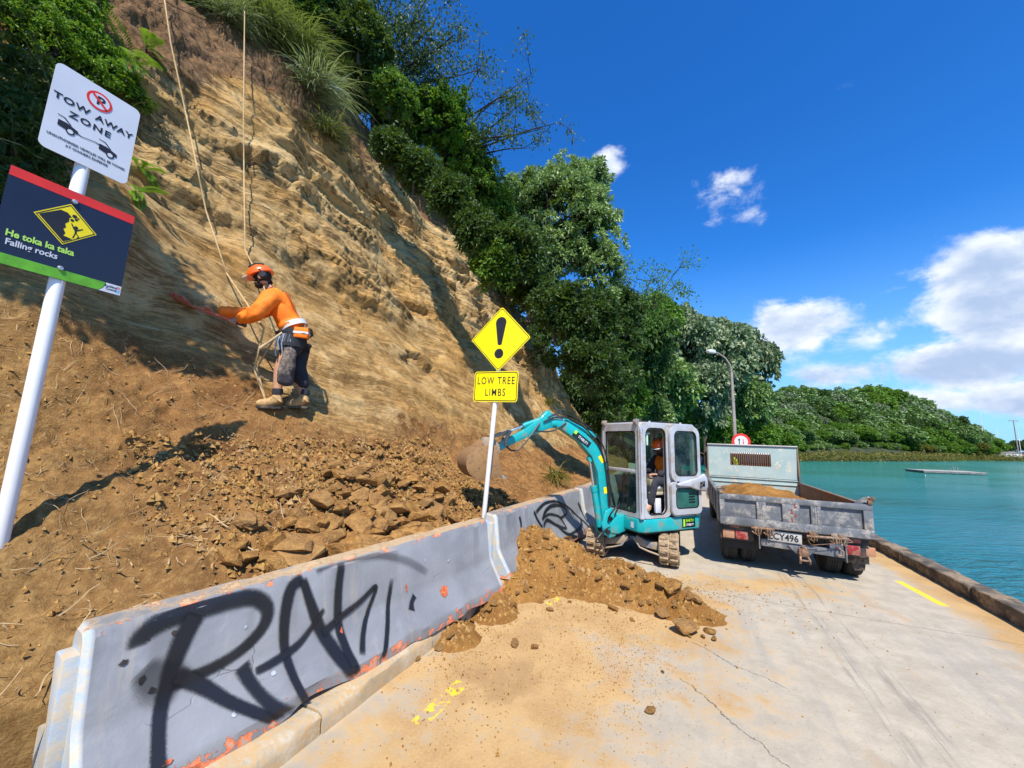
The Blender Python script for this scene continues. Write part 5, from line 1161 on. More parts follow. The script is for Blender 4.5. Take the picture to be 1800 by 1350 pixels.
def head_parts(parent, M, helmet=True, tilt=0, beard=.012, hood=False):
    # face toward +Y. skull + jaw + nose as one skinned surface
    J = [(0, -.02, -.10), (0, -.005, -.045), (0, .0, .01), (0, -.01, .06), (0, .035, -.062), (0, .045, -.03), (0, .088, -.012), (0, .078, .012)]
    E = [(0, 1), (1, 2), (2, 3), (1, 4), (2, 5), (5, 6), (5, 7)]
    Rd = [.052, .062, .078, .074, (.036, .030), (.045, .04), .012, .010]
    h = skin('head', J, E, Rd, M_skin, parent, M, root=2, sub=2)
    for s in (-1, 1):
        mb = MB(); vs, fs = ell((s*.080, -.005, -.01), (.010, .022, .032), M); mb.add(vs, fs); mb.build('ear', M_skin, h)
        mb = MB(); vs, fs = ell((s*.030, .078, .018), (.013, .008, .009), M); mb.add(vs, fs); mb.build('eye', M_refl, h)
        mb = MB(); vs, fs = ell((s*.030, .084, .018), (.006, .005, .006), M); mb.add(vs, fs); mb.build('iris', M_beard, h)
    mb = MB(); vs, fs = ell((0, .076, -.052), (.024, .010, .006), M); mb.add(vs, fs); mb.build('mouth', simple('lips', (.35, .10, .08), .5), h)
    mb = MB(); vs, fs = ell((0, .036, -.080), (.050, .042, .036), M); mb.add(vs, fs); mb.build('beard', M_beard, h)
    mb = MB(); vs, fs = ell((0, -.018, .02), (.088, .094, .085), M); mb.add(vs, fs); mb.build('hair', M_beard, h)
    # helmet shell
    HM = M @ Matrix.Rotation(R(tilt), 4, 'X')
    mb = MB(); vs, fs = ell((0, -.005, .045), (.112, .132, .108), HM, 22, 10, 0, 97); mb.add(vs, fs); hm = mb.build('helmet', M_hel, parent)
    mb = MB(); mb.lathe([(.108, .03), (.120, .028), (.122, .036), (.110, .044)], 24, HM @ Matrix.Translation((0, -.005, 0)) @ Matrix.Diagonal((1, 1.18, 1, 1))); mb.build('helmet_rim', M_hel, hm)
    mb = MB(); mb.prism([(-.085, .11), (-.06, .165), (0, .185), (.06, .165), (.085, .11)], 2, .030, .040, HM); mb.build('helmet_peak', M_refl, hm, bevel=.003)
    for x in (-.05, 0, .05):
        mb = MB(); mb.tube([HM @ Vector((x, -.09, .125)), HM @ Vector((x, -.01, .158)), HM @ Vector((x, .07, .135))], .008, 6); mb.build('helmet_rib', M_drk, hm)
    for s in (-1, 1):
        mb = MB(); mb.lathe([(0, -.022), (.03, -.022), (.038, -.01), (.038, .014), (.028, .024), (0, .024)], 16, HM @ Matrix.Translation((s*.112, -.045, -.02)) @ Matrix.Rotation(R(90), 4, 'Y')); mb.build('ear_defender', M_drk, hm)
        mb = MB(); mb.tube([HM @ Vector(p) for p in ((s*.112, -.045, .02), (s*.118, -.03, .06))], .008, 6); mb.tube([M @ Vector(p) for p in ((s*.088, -.02, .03), (s*.075, .02, -.06), (s*.01, .05, -.105))], .005, 5); mb.build('chin_strap', M_drk, hm)
    return h
# ---- worker on the slope. local frame: Y = facing (left in the picture), X = his right (away from camera)
wf = hit(494, 716)[0]; WS = wf.y/4.30; WLOC = (wf.x, wf.y, wf.z-.02)
WK = empty('person', WLOC, R(107), 'roped worker in orange hi-vis and helmet leaning forward with a red shovel', 'person'); WK.scale = (WS,)*3
Z0 = Matrix()
pel = (.0, -.10, .84)
# legs + lower body skin
J = [(0, -.10, .80), (-.09, -.09, .76), (-.11, .03, .45), (-.12, .02, .12), (-.12, .04, .05), (-.12, .14, .035), (-.12, .20, .03),
     (.09, -.10, .76), (.10, -.08, .46), (.10, -.20, .15), (.10, -.20, .09), (.10, -.11, .06), (.10, -.05, .05),
     (0, -.02, .95), (0, .07, 1.10), (0, .17, 1.26), (0, .24, 1.35), (0, .28, 1.41),
     (-.16, .17, 1.25), (-.23, .27, .98), (-.14, .47, .93), (.16, .19, 1.24), (.17, .46, 1.08), (.06, .745, 1.055)]
E = [(0, 1), (1, 2), (2, 3), (3, 4), (4, 5), (5, 6), (0, 7), (7, 8), (8, 9), (9, 10), (10, 11), (11, 12), (0, 13), (13, 14), (14, 15), (15, 16), (16, 17), (15, 18), (18, 19), (19, 20), (15, 21), (21, 22), (22, 23)]
Rd = [.12, .085, .062, .042, .045, .045, .03, .085, .062, .042, .045, .045, .03, .11, .12, .11, .055, .05, .055, .045, .028, .055, .042, .028]
body = skin('body', J, E, Rd, M_skin, WK, root=0)
# jacket
JJ = [J[13], J[14], J[15], (0, .225, 1.33), J[18], J[19], J[20], J[21], J[22], J[23], (0, -.07, .90)]
skin('hi_vis_jacket', JJ, [(10, 0), (0, 1), (1, 2), (2, 3), (2, 4), (4, 5), (5, 6), (2, 7), (7, 8), (8, 9)], [(.17, .14), (.185, .15), (.175, .15), .085, .100, .078, .050, .095, .072, .050, (.155, .13)], M_hiv, WK, root=1, noise=.007, sub=3)
jk = [o for o in WK.children if o.name.startswith('hi_vis_jacket')][-1]
skin('yellow_yoke', [(0, .10, 1.24), (0, .19, 1.33), (-.12, .16, 1.31), (.12, .17, 1.30)], [(0, 1), (1, 2), (1, 3)], [(.145, .07), (.11, .05), .068, .066], M_hiy, jk, root=1)
def band(c, d, rx, ry, w, mat, name, par, up=(1, 0, 0)):
    M = frameM(c, up, d); n = 26; mb = MB(); vs = []
    for z in (-w/2, w/2):
        for j in range(n): a = 2*math.pi*j/n; vs.append(M @ Vector((rx*math.cos(a), ry*math.sin(a), z)))
    mb.add(vs, [(j, (j+1) % n, n+(j+1) % n, n+j) for j in range(n)]); return mb.build(name, mat, par)
band((0, .035, 1.03), (0, .5, .85), .168, .142, .055, M_refl, 'reflective_band', jk, up=(0, .85, -.5)) if False else None
for c, w in (((0, -.035, .945), .05), ((0, .06, 1.10), .0)):
    if w:
        M = Matrix.Translation(c) @ Matrix.Rotation(R(-30), 4, 'X'); mb = MB(); n = 30; vs = []
        for z in (-.03, .03):
            for j in range(n): a = 2*math.pi*j/n; vs.append(M @ Vector((.166*math.cos(a), .146*math.sin(a), z)))
        mb.add(vs, [(j, (j+1) % n, n+(j+1) % n, n+j) for j in range(n)]); mb.build('reflective_band', M_refl, jk)
for s in (-1, 1):
    mb = MB(); P = [(s*.09, -.09, 1.0), (s*.10, -.03, 1.14), (s*.11, .07, 1.29), (s*.11, .17, 1.37), (s*.10, .27, 1.30)]
    vs = []; 
    for p in P: p = Vector(p); vs += [p+Vector((-.02, -.022, .014)), p+Vector((.02, -.022, .014))]
    mb.add(vs, [(2*i, 2*i+1, 2*i+3, 2*i+2) for i in range(len(P)-1)]); mb.build('reflective_strap', M_refl, jk)
# shorts, sling, harness gear
skin('shorts', [(0, -.08, .86), (-.10, -.07, .74), (-.115, -.01, .56), (.10, -.09, .74), (.105, -.09, .52), (.10, -.19, .24)], [(0, 1), (1, 2), (0, 3), (3, 4), (4, 5)], [(.155, .14), .125, .10, .12, .095, .062], M_drk, WK, noise=.006)
mb = MB(); n = 26
def ringb(c, rx, ry, w, tilt, mat, name, par, th=.012):
    M = Matrix.Translation(c) @ Matrix.Rotation(R(tilt), 4, 'X'); mb = MB(); vs = []
    for rr_, z in ((0, -w/2), (th, -w/2), (th, w/2), (0, w/2)):
        for j in range(26): a = 2*math.pi*j/26; vs.append(M @ Vector(((rx+rr_)*math.cos(a), (ry+rr_)*math.sin(a), z)))
    mb.add(vs, [(i*26+j, i*26+(j+1) % 26, ((i+1) % 4)*26+(j+1) % 26, ((i+1) % 4)*26+j) for i in range(4) for j in range(26)]); return mb.build(name, mat, par)
hn_ = ringb((0, -.075, .865), .168, .152, .055, -14, M_drk, 'harness', WK, .018)
ringb((-.10, -.055, .70), .118, .118, .04, 0, M_drk, 'leg_loop', hn_); ringb((.10, -.085, .70), .112, .112, .04, 0, M_drk, 'leg_loop', hn_)
mb = MB(); mb.box((-.215, -.235, .78), (-.10, -.09, .90)); mb.build('tool_pouch', M_hiv, hn_, bevel=.015)
mb = MB(); mb.box((-.218, -.238, .825), (-.098, -.088, .85)); mb.build('pouch_tape', M_refl, hn_)
rg_ = random.Random(5)
for k in range(9):
    x = -.19-.006*(k % 3); y = -.10+.022*k*.9; z = .84-.006*k
    L = rg_.uniform(.10, .24); mb = MB(); mb.tube([(x, y, z), (x-.012, y+.012, z-L*.5), (x+.004, y-.004, z-L), (x+.01, y+.01, z-L*.6), (x, y+.012, z)], .0085, 6)
    mb.build('karabiner', M_steel if k % 2 else M_glove, hn_)
mb = MB(); mb.cyl((-.20, .02, .82), (-.21, .17, .66), .012, n=8); mb.cyl((-.21, .15, .68), (-.215, .21, .62), .018, n=8); mb.build('wooden_tool', simple('pale_wood', (.55, .40, .22), .7), hn_)
# canvas bag hanging over the near thigh
J2 = [(-.20, -.08, .66), (-.21, -.07, .52), (-.20, -.06, .38), (-.195, -.06, .24)]
skin('tool_bag', J2, [(0, 1), (1, 2), (2, 3)], [(.035, .06), (.038, .075), (.040, .09), (.034, .085)], M_bag, hn_, noise=.006)
# boots, socks
for (x, y, z, s) in ((-.12, .02, 0.0, 1), (.10, -.20, .03, 1)):
    skin('boot', [(x, y, z+.15), (x, y, z+.08), (x, y+.02, z+.05), (x, y+.12, z+.045), (x, y+.19, z+.04)], [(0, 1), (1, 2), (2, 3), (3, 4)], [.056, .055, .058, (.052, .046), (.045, .036)], M_boot, WK, root=2, noise=.003)
    bt = [o for o in WK.children if o.name.startswith('boot')][-1]
    mb = MB(); mb.prism([(x-.048, y-.06), (x+.048, y-.06), (x+.052, y+.14), (x+.035, y+.235), (x-.035, y+.235), (x-.052, y+.14)], 2, z-.012, z+.014); mb.build('sole', M_rubber, bt, bevel=.006)
    mb = MB(); mb.lathe([(.050, z+.15), (.054, z+.17), (.050, z+.21), (.046, z+.21)], 14, Matrix.Translation((x, y, 0))); mb.build('sock', M_drk, bt)
HMx = frameM((0, .345, 1.475), (0, .93, -.30), (0, .30, .93)); head_parts(WK, HMx, tilt=-8)
# shovel held in both hands
s0 = Vector((-.10, .42, .885)); s1 = Vector((.10, 1.20, 1.16)); dv = (s1-s0).normalized()
SH = empty('shovel', WLOC, R(107), 'red long-handled shovel held by the worker, blade against the dark earth', 'shovel')
SH.scale = (WS,)*3
M_shr = simple('red_shovel_paint', (.55, .07, .04), .6, var=.4, scale=12, dirt=(.3, .2, .13), dirt_amt=.6, dscale=12)
mb = MB(); mb.tube([s0, s0+dv*.4, s1-dv*.28], .015, 8); mb.build('handle', simple('orange_red_handle', (.62, .13, .06), .6, var=.2), SH)
mb = MB(); mb.cyl(s0-dv*.02, s0+dv*.15, .021, n=10); mb.build('grip', M_glove, SH)
BM = frameM(s1-dv*.30, dv, (0.35, -.25, .9)); pts = []; vs = []
prof = [(0, .012), (.04, .02), (.07, .085), (.18, .10), (.27, .085), (.33, .02)]
for y, w in prof:
    for k in range(7): t = -1+2*k/6; vs.append(BM @ Vector((w*t, y, .035*(t*t)*min(1, w*10) - .02 + y*.06)))
mb = MB(); mb.add(vs, [(i*7+j, i*7+j+1, (i+1)*7+j+1, (i+1)*7+j) for i in range(5) for j in range(6)]); bl = mb.build('blade', M_shr, SH); md = bl.modifiers.new('t', 'SOLIDIFY'); md.thickness = .004
# hands on the handle: near (left) hand at the grip end, far hand up the handle
def on_shaft(t, up): 
    p = s0 + dv*t; x = dv; z = Vector(up); z = (z - x*z.dot(x)).normalized(); y = z.cross(x)
    return p, x, y, z
p, x, y, z = on_shaft(.10, (-.75, -.2, .6)); o = p + z*.030 - y*.035
M = Matrix(((x.x, y.x, z.x, o.x), (x.y, y.y, z.y, o.y), (x.z, y.z, z.z, o.z), (0, 0, 0, 1))); hand(body, M, side=-1)
p, x, y, z = on_shaft(.42, (.3, -.3, .85)); o = p + z*.030 + y*.035; y = -y; x = -x
M = Matrix(((x.x, y.x, z.x, o.x), (x.y, y.y, z.y, o.y), (x.z, y.z, z.z, o.z), (0, 0, 0, 1))); hand(body, M, side=1)
# ---- ropes
M_rope = simple('tan_rope', (.50, .35, .17), .85, var=.2, scale=30)
def wk(p): return Matrix.Translation(WLOC) @ Matrix.Rotation(R(107), 4, 'Z') @ Matrix.Scale(WS, 4) @ Vector(p)
def rope_on(pxs, lift=.06):
    out = []
    for px, py in pxs:
        h_, n_ = hit(px, py)
        if h_ is None: continue
        v = (cam.location - h_).normalized(); out.append(h_ + n_*lift*(1 if n_.dot(v) > 0 else -1))
    return out
def add_rope(P, label, r=.0105):
    Q = []
    for i in range(len(P)-1):
        for k in range(6): Q.append(P[i].lerp(P[i+1], k/6.))
    Q.append(P[-1]); mb = MB(); mb.tube(Q, r, 7); tag(mb.build('climbing_rope', M_rope), label, 'rope', 'climbing ropes hanging down the rock face')
har = wk((-.05, .10, .86))
def rope_line(pts, off=.14):
    # taut rope lying just proud of the rock: sample the rock under it, keep the outermost depth of neighbours
    P = []
    for (a, b), (c, d) in zip(pts[:-1], pts[1:]):
        for k in range(8): P.append((a+(c-a)*k/8., b+(d-b)*k/8.))
    P.append(pts[-1]); D = []
    for px, py in P: h_, _n = hit(px, py); D.append((h_-cam.location).length-off)
    D = [min(D[max(0, i-2):i+3]) for i in range(len(D))]; D = [sum(D[max(0, i-2):i+3])/len(D[max(0, i-2):i+3]) for i in range(len(D))]
    return [cam.location + pix_ray(*p)*d for p, d in zip(P, D)]
add_rope(rope_line([(285, -30), (300, 75), (330, 215), (362, 370), (398, 480)]) + [har + Vector((-.10, -.12, .0))] + rope_line([(447, 650), (466, 702)], .06), 'left tan climbing rope hanging from the cliff top past the worker')
C_ = rope_line([(430, 20), (428, 200), (429, 330), (431, 440)])
add_rope(C_ + [har + Vector((.04, 0, .1)), har], 'right tan climbing rope running straight down to the worker', .010)
add_rope([har] + rope_on([(448, 650), (462, 705)], .05), 'slack rope tail trailing from the worker to his boots', .011)
# ---- operator in the digger cab (digger local frame: +Y front, -X left side)
OP = empty('person', EX.location, R(114), 'digger operator in orange vest and orange helmet sitting in the cab', 'person')
hx = -.34
OY = .05
J = [(hx, -.20, 1.13), (hx, -.19, 1.28), (hx, -.18, 1.42), (hx, -.17, 1.50), (hx, -.15, 1.55), (hx-.17, -.17, 1.44), (hx-.22, -.08, 1.24), (hx-.14, .14, 1.22), (hx+.17, -.17, 1.44), (hx+.22, -.05, 1.25), (hx+.13, .30, 1.24),
     (hx-.10, -.16, 1.13), (hx-.13, .22, 1.12), (hx-.12, .30, .78), (hx-.12, .38, .72), (hx+.10, -.16, 1.13), (hx+.12, .22, 1.12), (hx+.10, .30, .78), (hx+.10, .38, .72)]
E = [(0, 1), (1, 2), (2, 3), (3, 4), (2, 5), (5, 6), (6, 7), (2, 8), (8, 9), (9, 10), (0, 11), (11, 12), (12, 13), (13, 14), (0, 15), (15, 16), (16, 17), (17, 18)]
Rd = [.13, .12, .12, .05, .05, .06, .048, .03, .06, .048, .03, .085, .062, .045, .045, .085, .062, .045, .045]
ob = skin('body', J, E, Rd, M_skin, OP)
skin('dark_jacket', [J[i] for i in (0, 1, 2, 3, 5, 6, 7, 8, 9, 10)], [(0, 1), (1, 2), (2, 3), (2, 4), (4, 5), (5, 6), (2, 7), (7, 8), (8, 9)], [.15, .14, .14, .07, .075, .06, .04, .075, .06, .04], M_drk, OP, noise=.005)
skin('orange_vest', [(hx, -.19, 1.16), (hx, -.17, 1.29), (hx, -.165, 1.40), (hx-.13, -.165, 1.44), (hx+.13, -.165, 1.44)], [(0, 1), (1, 2), (2, 3), (2, 4)], [(.18, .17), (.175, .175), (.15, .15), .085, .085], M_hiv, OP, noise=.004)
skin('trousers', [J[0]]+[J[i] for i in (11, 12, 13, 15, 16, 17)], [(0, 1), (1, 2), (2, 3), (0, 4), (4, 5), (5, 6)], [.14, .10, .075, .06, .10, .075, .06], M_drk, OP, noise=.004)
for s in (-1, 1): skin('boot', [(hx+s*.11, .30, .80), (hx+s*.11, .31, .74), (hx+s*.11, .40, .71), (hx+s*.11, .46, .70)], [(0, 1), (1, 2), (2, 3)], [.055, .055, .05, .04], M_boot, OP)
hand(ob, frameM((hx-.14, .19, 1.215), (.5, .8, 0), (0, 0, 1)), side=-1); hand(ob, frameM((hx+.13, .36, 1.235), (0, 1, .1), (0, 0, 1)), side=1)
head_parts(OP, frameM((hx+.02, -.08, 1.585), (-.35, .90, -.28), (0, .25, .95)), tilt=-2)
mb = MB(); mb.tube([(hx-.165, -.10, 1.60), (hx-.16, -.16, 1.50), (hx-.14, -.05, 1.35), (hx-.12, -.02, 1.15)], .013, 6); mb.build('seat_belt', M_refl, OP)
# ------------------------------------------------------------ spoil heap on the road
nx, ny = 330, 300; X = np.linspace(-1.15, 2.75, nx); Y = np.linspace(2.55, 6.6, ny); XX, YY = np.meshgrid(X, Y, indexing='ij')
def gs(x, y, rx, ry, h, th=0):
    c, s = math.cos(th), math.sin(th); dx = XX-x; dy = YY-y; u = dx*c+dy*s; v = -dx*s+dy*c; return h*np.exp(-((u/rx)**2+(v/ry)**2))
# sharp main peak beside the barrier, a ridge running to the right and a low tail along the kerb
Z = np.maximum.reduce([.60*np.clip(1-np.hypot((XX-.30)/.72, (YY-5.15)/.80), 0, 1)**.85, gs(.75, 5.15, .55, .5, .33), gs(1.15, 4.85, .55, .42, .27, -.4), gs(1.55, 4.45, .42, .32, .22, -.6), gs(1.80, 4.10, .28, .26, .15), gs(.15, 4.55, .35, .30, .13), gs(-.12, 4.12, .22, .35, .13), gs(-.42, 3.55, .20, .28, .10)])
q = np.stack([XX*2.2, YY*2.2, XX*0], -1)
Z = Z*(1+.30*fbm(q, 3)) + sstep(Z, .03, .15)*(.035*ridged(q*2.4, 5, .6) + .02*fbm(q*7, 4, .6) + .03*fbm(q*.9, 2)) - .035 + .012*fbm(q*3, 3)
V = np.stack([XX, YY, Z], -1)
tag(link('dirt_heap', npmesh('dirt_heap', V.reshape(-1, 3), grid_faces(nx, ny), M_dirt, True)), 'heap of brown dirt spilled across the road beside the second barrier', 'dirt heap')
BH = BVHTree.FromPolygons([tuple(v) for v in V.reshape(-1, 3).tolist()], [tuple(f) for f in grid_faces(nx, ny).tolist()])
def ground_z(x, y):
    z = 0.
    h_ = BH.ray_cast(Vector((x, y, 5)), Vector((0, 0, -1)))[0]
    if h_ is not None: z = max(z, h_.z)
    return z
# ------------------------------------------------------------ rocks
m, nt, bs, out = newmat('broken_rock'); c = coords(nt); oi = nt.node('ShaderNodeObjectInfo').outputs['Random']
n1 = nt.noise(c, 2.2, 6, .65); n2 = nt.noise(c, 9, 6, .7)
wpr = worldpos(nt); nw = nt.noise(wpr, 3., 4, .6)
col = nt.mix(nt.ramp(n1, .35, .65), (.23, .105, .028), (.44, .235, .068)); col = nt.mix(nt.m('MULTIPLY', oi, .55), col, (.33, .20, .09)); col = nt.mix(nt.m('MULTIPLY', nt.ramp(n2, .55, .7), .5), col, (.50, .33, .15))
col = nt.mix(nt.m('MULTIPLY', nt.ramp(nw, .6, .7), .4), col, (.15, .08, .035))
nt.set(bs, 'Base Color', col); bs.inputs['Roughness'].default_value = .95; bs.inputs['Specular IOR Level'].default_value = .15
nt.l.new(nt.bump(nt.m('ADD', n1, n2), .8, .03), bs.inputs['Normal']); M_rock = m
def rock_mesh(seed, npts=18, flat=.7):
    r = np.random.default_rng(seed); P = r.normal(size=(npts, 3)); P /= np.linalg.norm(P, axis=1)[:, None]; P *= r.uniform(.75, 1., (npts, 1)); P *= np.array([1, r.uniform(.65, .95), flat*r.uniform(.7, 1)])
    bm = bmesh.new(); [bm.verts.new(p) for p in P]; bmesh.ops.convex_hull(bm, input=bm.verts)
    bmesh.ops.delete(bm, geom=[v for v in bm.verts if not v.link_faces], context='VERTS')
    me = bpy.data.meshes.new('rock'); bm.to_mesh(me); bm.free(); me.materials.append(M_rock); return me
ROCKM = [rock_mesh(i, 14 + i % 9, .55 + .3*((i*7) % 5)/5) for i in range(16)]
def big_rock_mesh(seed):
    me0 = rock_mesh(seed, 26, .75); bm = bmesh.new(); bm.from_mesh(me0)
    bmesh.ops.bevel(bm, geom=bm.edges[:], offset=.05, segments=1, affect='EDGES', clamp_overlap=True); bmesh.ops.triangulate(bm, faces=bm.faces[:])
    bmesh.ops.subdivide_edges(bm, edges=bm.edges[:], cuts=2, use_grid_fill=True)
    co = np.array([v.co[:] for v in bm.verts]); d = fbm(co*2.2+seed, 4)*.07
    for v, dd in zip(bm.verts, d): v.co += v.co.normalized()*float(dd)
    me = bpy.data.meshes.new('rock'); bm.to_mesh(me); bm.free(); me.materials.append(M_rock); return me
BIG = [big_rock_mesh(100+i) for i in range(5)]
def put(x, y, s, label, group=None, z=None, me=None, sink=.3, cat='rock', sc=(1, 1, .8)):
    if z is None:
        h_ = drop(x, y)[0]; zc = h_.z if (h_ is not None and (Vector((x, y, 0)).dot(RD) < float(foot_l(Vector((x, y, 0)).dot(FD)))+.02)) else -9
        z = max(ground_z(x, y), zc)
    me = me or random.choice(ROCKM)
    o = link('rock', me, None, loc=(x, y, z + s*(.55-sink)), rot=(random.uniform(-.4, .4), random.uniform(-.4, .4), random.uniform(0, 6.28)), scale=tuple(s*k for k in sc))
    return tag(o, label, cat, group)
# named large rocks of the slide, from the photograph
def on_slope(px, py): return hit(px, py)[0]
named = [((540, 935), .17, 'large pale brown rock with flat top near the barrier top, left of the slide', 0), ((565, 890), .19, 'large dark-sided boulder in the middle of the rock slide', 1), ((682, 850), .17, 'long angular slab resting at the top of the rock slide', 2),
         ((695, 935), .11, 'rounded orange rock leaning just behind the barrier top', 3), ((735, 915), .13, 'dark-shadowed rock between the rounded rock and the sign post', 4), ((470, 990), .13, 'flat brown rock lying against the left part of the barrier top', 0),
         ((405, 990), .14, 'cracked dark rock at the left end of the slide above the barrier', 1), ((790, 885), .14, 'broad tan slab beside the foot of the yellow sign post', 2), ((430, 925), .15, 'half buried brown block at the left edge of the slide', 3), ((885, 875), .10, 'pale rock in the bucket shadow right of the sign post', 4)]
for (px, py), s, lab, k in named:
    p = on_slope(px, py)
    if p is None: continue
    put(p.x, p.y, s, lab, me=BIG[k], z=p.z, sink=.25, sc=(1.05, .8, .75))
cnt = 0; rr = random.Random(12)
while cnt < 190:
    px = rr.triangular(330, 900, 640) if rr.random() < .5 else rr.uniform(600, 895); py = rr.uniform(780, 1010)
    # slide outline: apex near (620,760), widening down to the barrier
    top = np.interp(px, [330, 400, 480, 560, 640, 740, 830, 900], [990, 930, 880, 800, 770, 800, 850, 860])
    if py < top: continue
    p = on_slope(px, py)
    if p is None or p.z > 1.75: continue
    t = (py-top)/max(1, 1010-top); s = rr.uniform(.06, .12)*(0.6+.75*t) if rr.random() < .65 else rr.uniform(.11, .19)*(.5+.55*t)
    s *= 1.35
    put(p.x, p.y, s, 'angular orange-brown rock in the loose slide behind the barrier', 'rocks of the slide behind the barrier', z=p.z, me=ROCKM[rr.randrange(16)], sink=.10); cnt += 1
# rocks at the end of the heap and on the road
def gpt(px, py, z=0.):
    d = pix_ray(px, py); t = (z-CAM_H)/d.z; return cam.location + d*t
road_rocks = [((1203, 1096), .16, 'largest rounded rock at the right tip of the dirt heap', 0), ((1165, 1076), .10, 'smaller rock just left of the largest one at the heap tip', 1), ((1222, 1076), .10, 'upright brown rock behind the largest one at the heap tip', 2), ((1186, 1052), .16, 'dirt-covered boulder on the heap above the tip', 3),
     ((1235, 1118), .035, 'small brown stone right of the heap tip', 4), ((1255, 1122), .04, 'flat reddish stone farthest right of the heap tip', 0), ((1212, 1118), .025, 'tiny dark stone in front of the heap tip', 1), ((1247, 1093), .035, 'wedge-shaped stone beside the largest rock', 2),
     ((1143, 1247), .045, 'single brown stone lying alone in the middle of the road', 3), ((938, 1136), .045, 'dark stone at the front left of the spilled dirt', 4), ((905, 1128), .06, 'brown clod left of the dark stone on the spilled dirt', 0), ((1128, 1065), .06, 'pointed stone in the gap between heap and largest rock', 1),
     ((1175, 1020), .10, 'flat-topped block at the back of the heap tip', 2), ((1165, 1180), .022, 'pale pebble on the bare concrete below the heap', 3), ((925, 1045), .075, 'dark clod at the foot of the heap beside the barrier', 4)]
for (px, py), s, lab, k in road_rocks:
    p = gpt(px, py, s*.5); put(p.x, p.y, s, lab, me=BIG[k], sink=.12 if s < .05 else .2, sc=(1, .85, .72))
for k in range(60):
    x = rr.uniform(.1, 1.9); y = 4.95 - .50*x + rr.gauss(0, .26) + .12
    put(x, y, rr.uniform(.03, .085)*(.7+.25*x), 'brown clod among the loose dirt at the front of the heap', 'clods on the dirt heap', me=ROCKM[rr.randrange(16)], sink=.3)
for k in range(16):
    t = rr.random(); x = -.75+1.0*t+rr.gauss(0, .06); y = 3.05+1.5*t+rr.gauss(0, .06)
    put(x, y, rr.uniform(.03, .065), 'brown clod in the dirt strewn along the kerb', 'clods along the kerb', me=ROCKM[rr.randrange(16)], sink=.25)
# ------------------------------------------------------------ crumbs: uncountable small fragments
def crumbs(name, pts, sizes, mat, label, seed=1, hues=None):
    r = np.random.default_rng(seed); n = len(pts); base = np.array([[1, 0, -.4], [-.5, .8, -.4], [-.5, -.85, -.35], [.1, .05, .75], [-.25, .1, .35]])
    V = base[None]*r.uniform(.55, 1.25, (n, 5, 3)); a = r.uniform(0, 6.28, n); c, s = np.cos(a), np.sin(a)
    X = V[..., 0]*c[:, None]-V[..., 1]*s[:, None]; Y = V[..., 0]*s[:, None]+V[..., 1]*c[:, None]; V = np.stack([X, Y, V[..., 2]], -1)*sizes[:, None, None] + pts[:, None]
    F = np.array([[0, 1, 3], [1, 4, 3], [1, 2, 4], [2, 3, 4], [2, 0, 3], [0, 2, 1]]); F = (F[None] + 5*np.arange(n)[:, None, None]).reshape(-1, 3)
    o = link(name, npmesh(name, V.reshape(-1, 3), F, mat)); return tag(o, label, 'loose stones', kind='stuff')
m, nt, bs, out = newmat('crumb_rock'); wpp = worldpos(nt); n1 = nt.noise(wpp, 25, 3, .7); n2 = nt.noise(wpp, 3, 4, .6)
col = nt.mix(nt.ramp(n1, .35, .65), (.18, .088, .024), (.42, .25, .085)); col = nt.mix(nt.m('MULTIPLY', nt.ramp(n2, .5, .7), .4), col, (.45, .32, .18))
nt.set(bs, 'Base Color', col); bs.inputs['Roughness'].default_value = .95; bs.inputs['Specular IOR Level'].default_value = .1; M_crumb = m
g = np.random.default_rng(21)
# on the cliff mesh: random vertices weighted toward the soil apron and the slide
fl = CP.reshape(-1, 3); La = AA.ravel(); Ua = U.ravel(); Za = Z_cl.ravel() if 'Z_cl' in globals() else fl[:, 2]; rk_ = rock.ravel()
def pick(mask, n, jit=.02):
    idx = np.nonzero(mask)[0]; w = g.choice(idx, n); return fl[w] + g.normal(size=(n, 3))*jit

base_m = (La > -.6) & (La < 9) & (Ua > .02)
sl = base_m & (fl[:, 2] < 1.6) & (La > 1.6) & (La < 5.6)
P1 = pick(sl, 10000, .03); P1[:, 2] += .006; crumbs('slide_gravel', P1, g.uniform(.008, .05, len(P1))*(g.random(len(P1))**1.5+.2), M_crumb, 'small broken stones filling the rock slide behind the barrier', 2)
so_m = base_m & (rk_ < .35) & (fl[:, 2] < 3.2)
P2_ = pick(so_m, 9000, .02); P2_[:, 2] += .002; crumbs('soil_crumbs', P2_, .004+.022*g.random(len(P2_))**3, M_crumb, 'crumbly brown soil covering the lower slope', 3)
# thin scatter on the road, densest round the heap
def road_scatter(n, cx, cy, sx, sy, smin, smax, th=0):
    x = g.normal(size=n)*sx; y = g.normal(size=n)*sy; c, s = math.cos(th), math.sin(th); X = cx+x*c-y*s; Y = cy+x*s+y*c
    l = X*RD.x+Y*RD.y; k = (l > -1.9) & (l < 2.75); X, Y = X[k], Y[k]; Zz = np.array([ground_z(a, b) for a, b in zip(X, Y)]); S = g.uniform(smin, smax, len(X))*(.4+.6*g.random(len(X))**2)
    return np.stack([X, Y, Zz+S*.25], 1), S
A_ = [road_scatter(*a) for a in ((5200, .55, 3.55, .55, .45, .003, .011), (2600, 1.1, 4.5, .9, .45, .005, .022), (900, 2.1, 4.5, .35, .2, .004, .012), (1100, 1.6, 3.4, 1.3, 1.2, .003, .010), (1500, -.25, 3.4, .25, .7, .004, .016), (260, 2.9, 3.6, 1.3, 1.3, .004, .013), (700, .75, 2.75, .22, .4, .003, .009))]
crumbs('road_grit', np.concatenate([a[0] for a in A_]), np.concatenate([a[1] for a in A_]), M_crumb, 'grit and small stones scattered on the concrete road', 4)
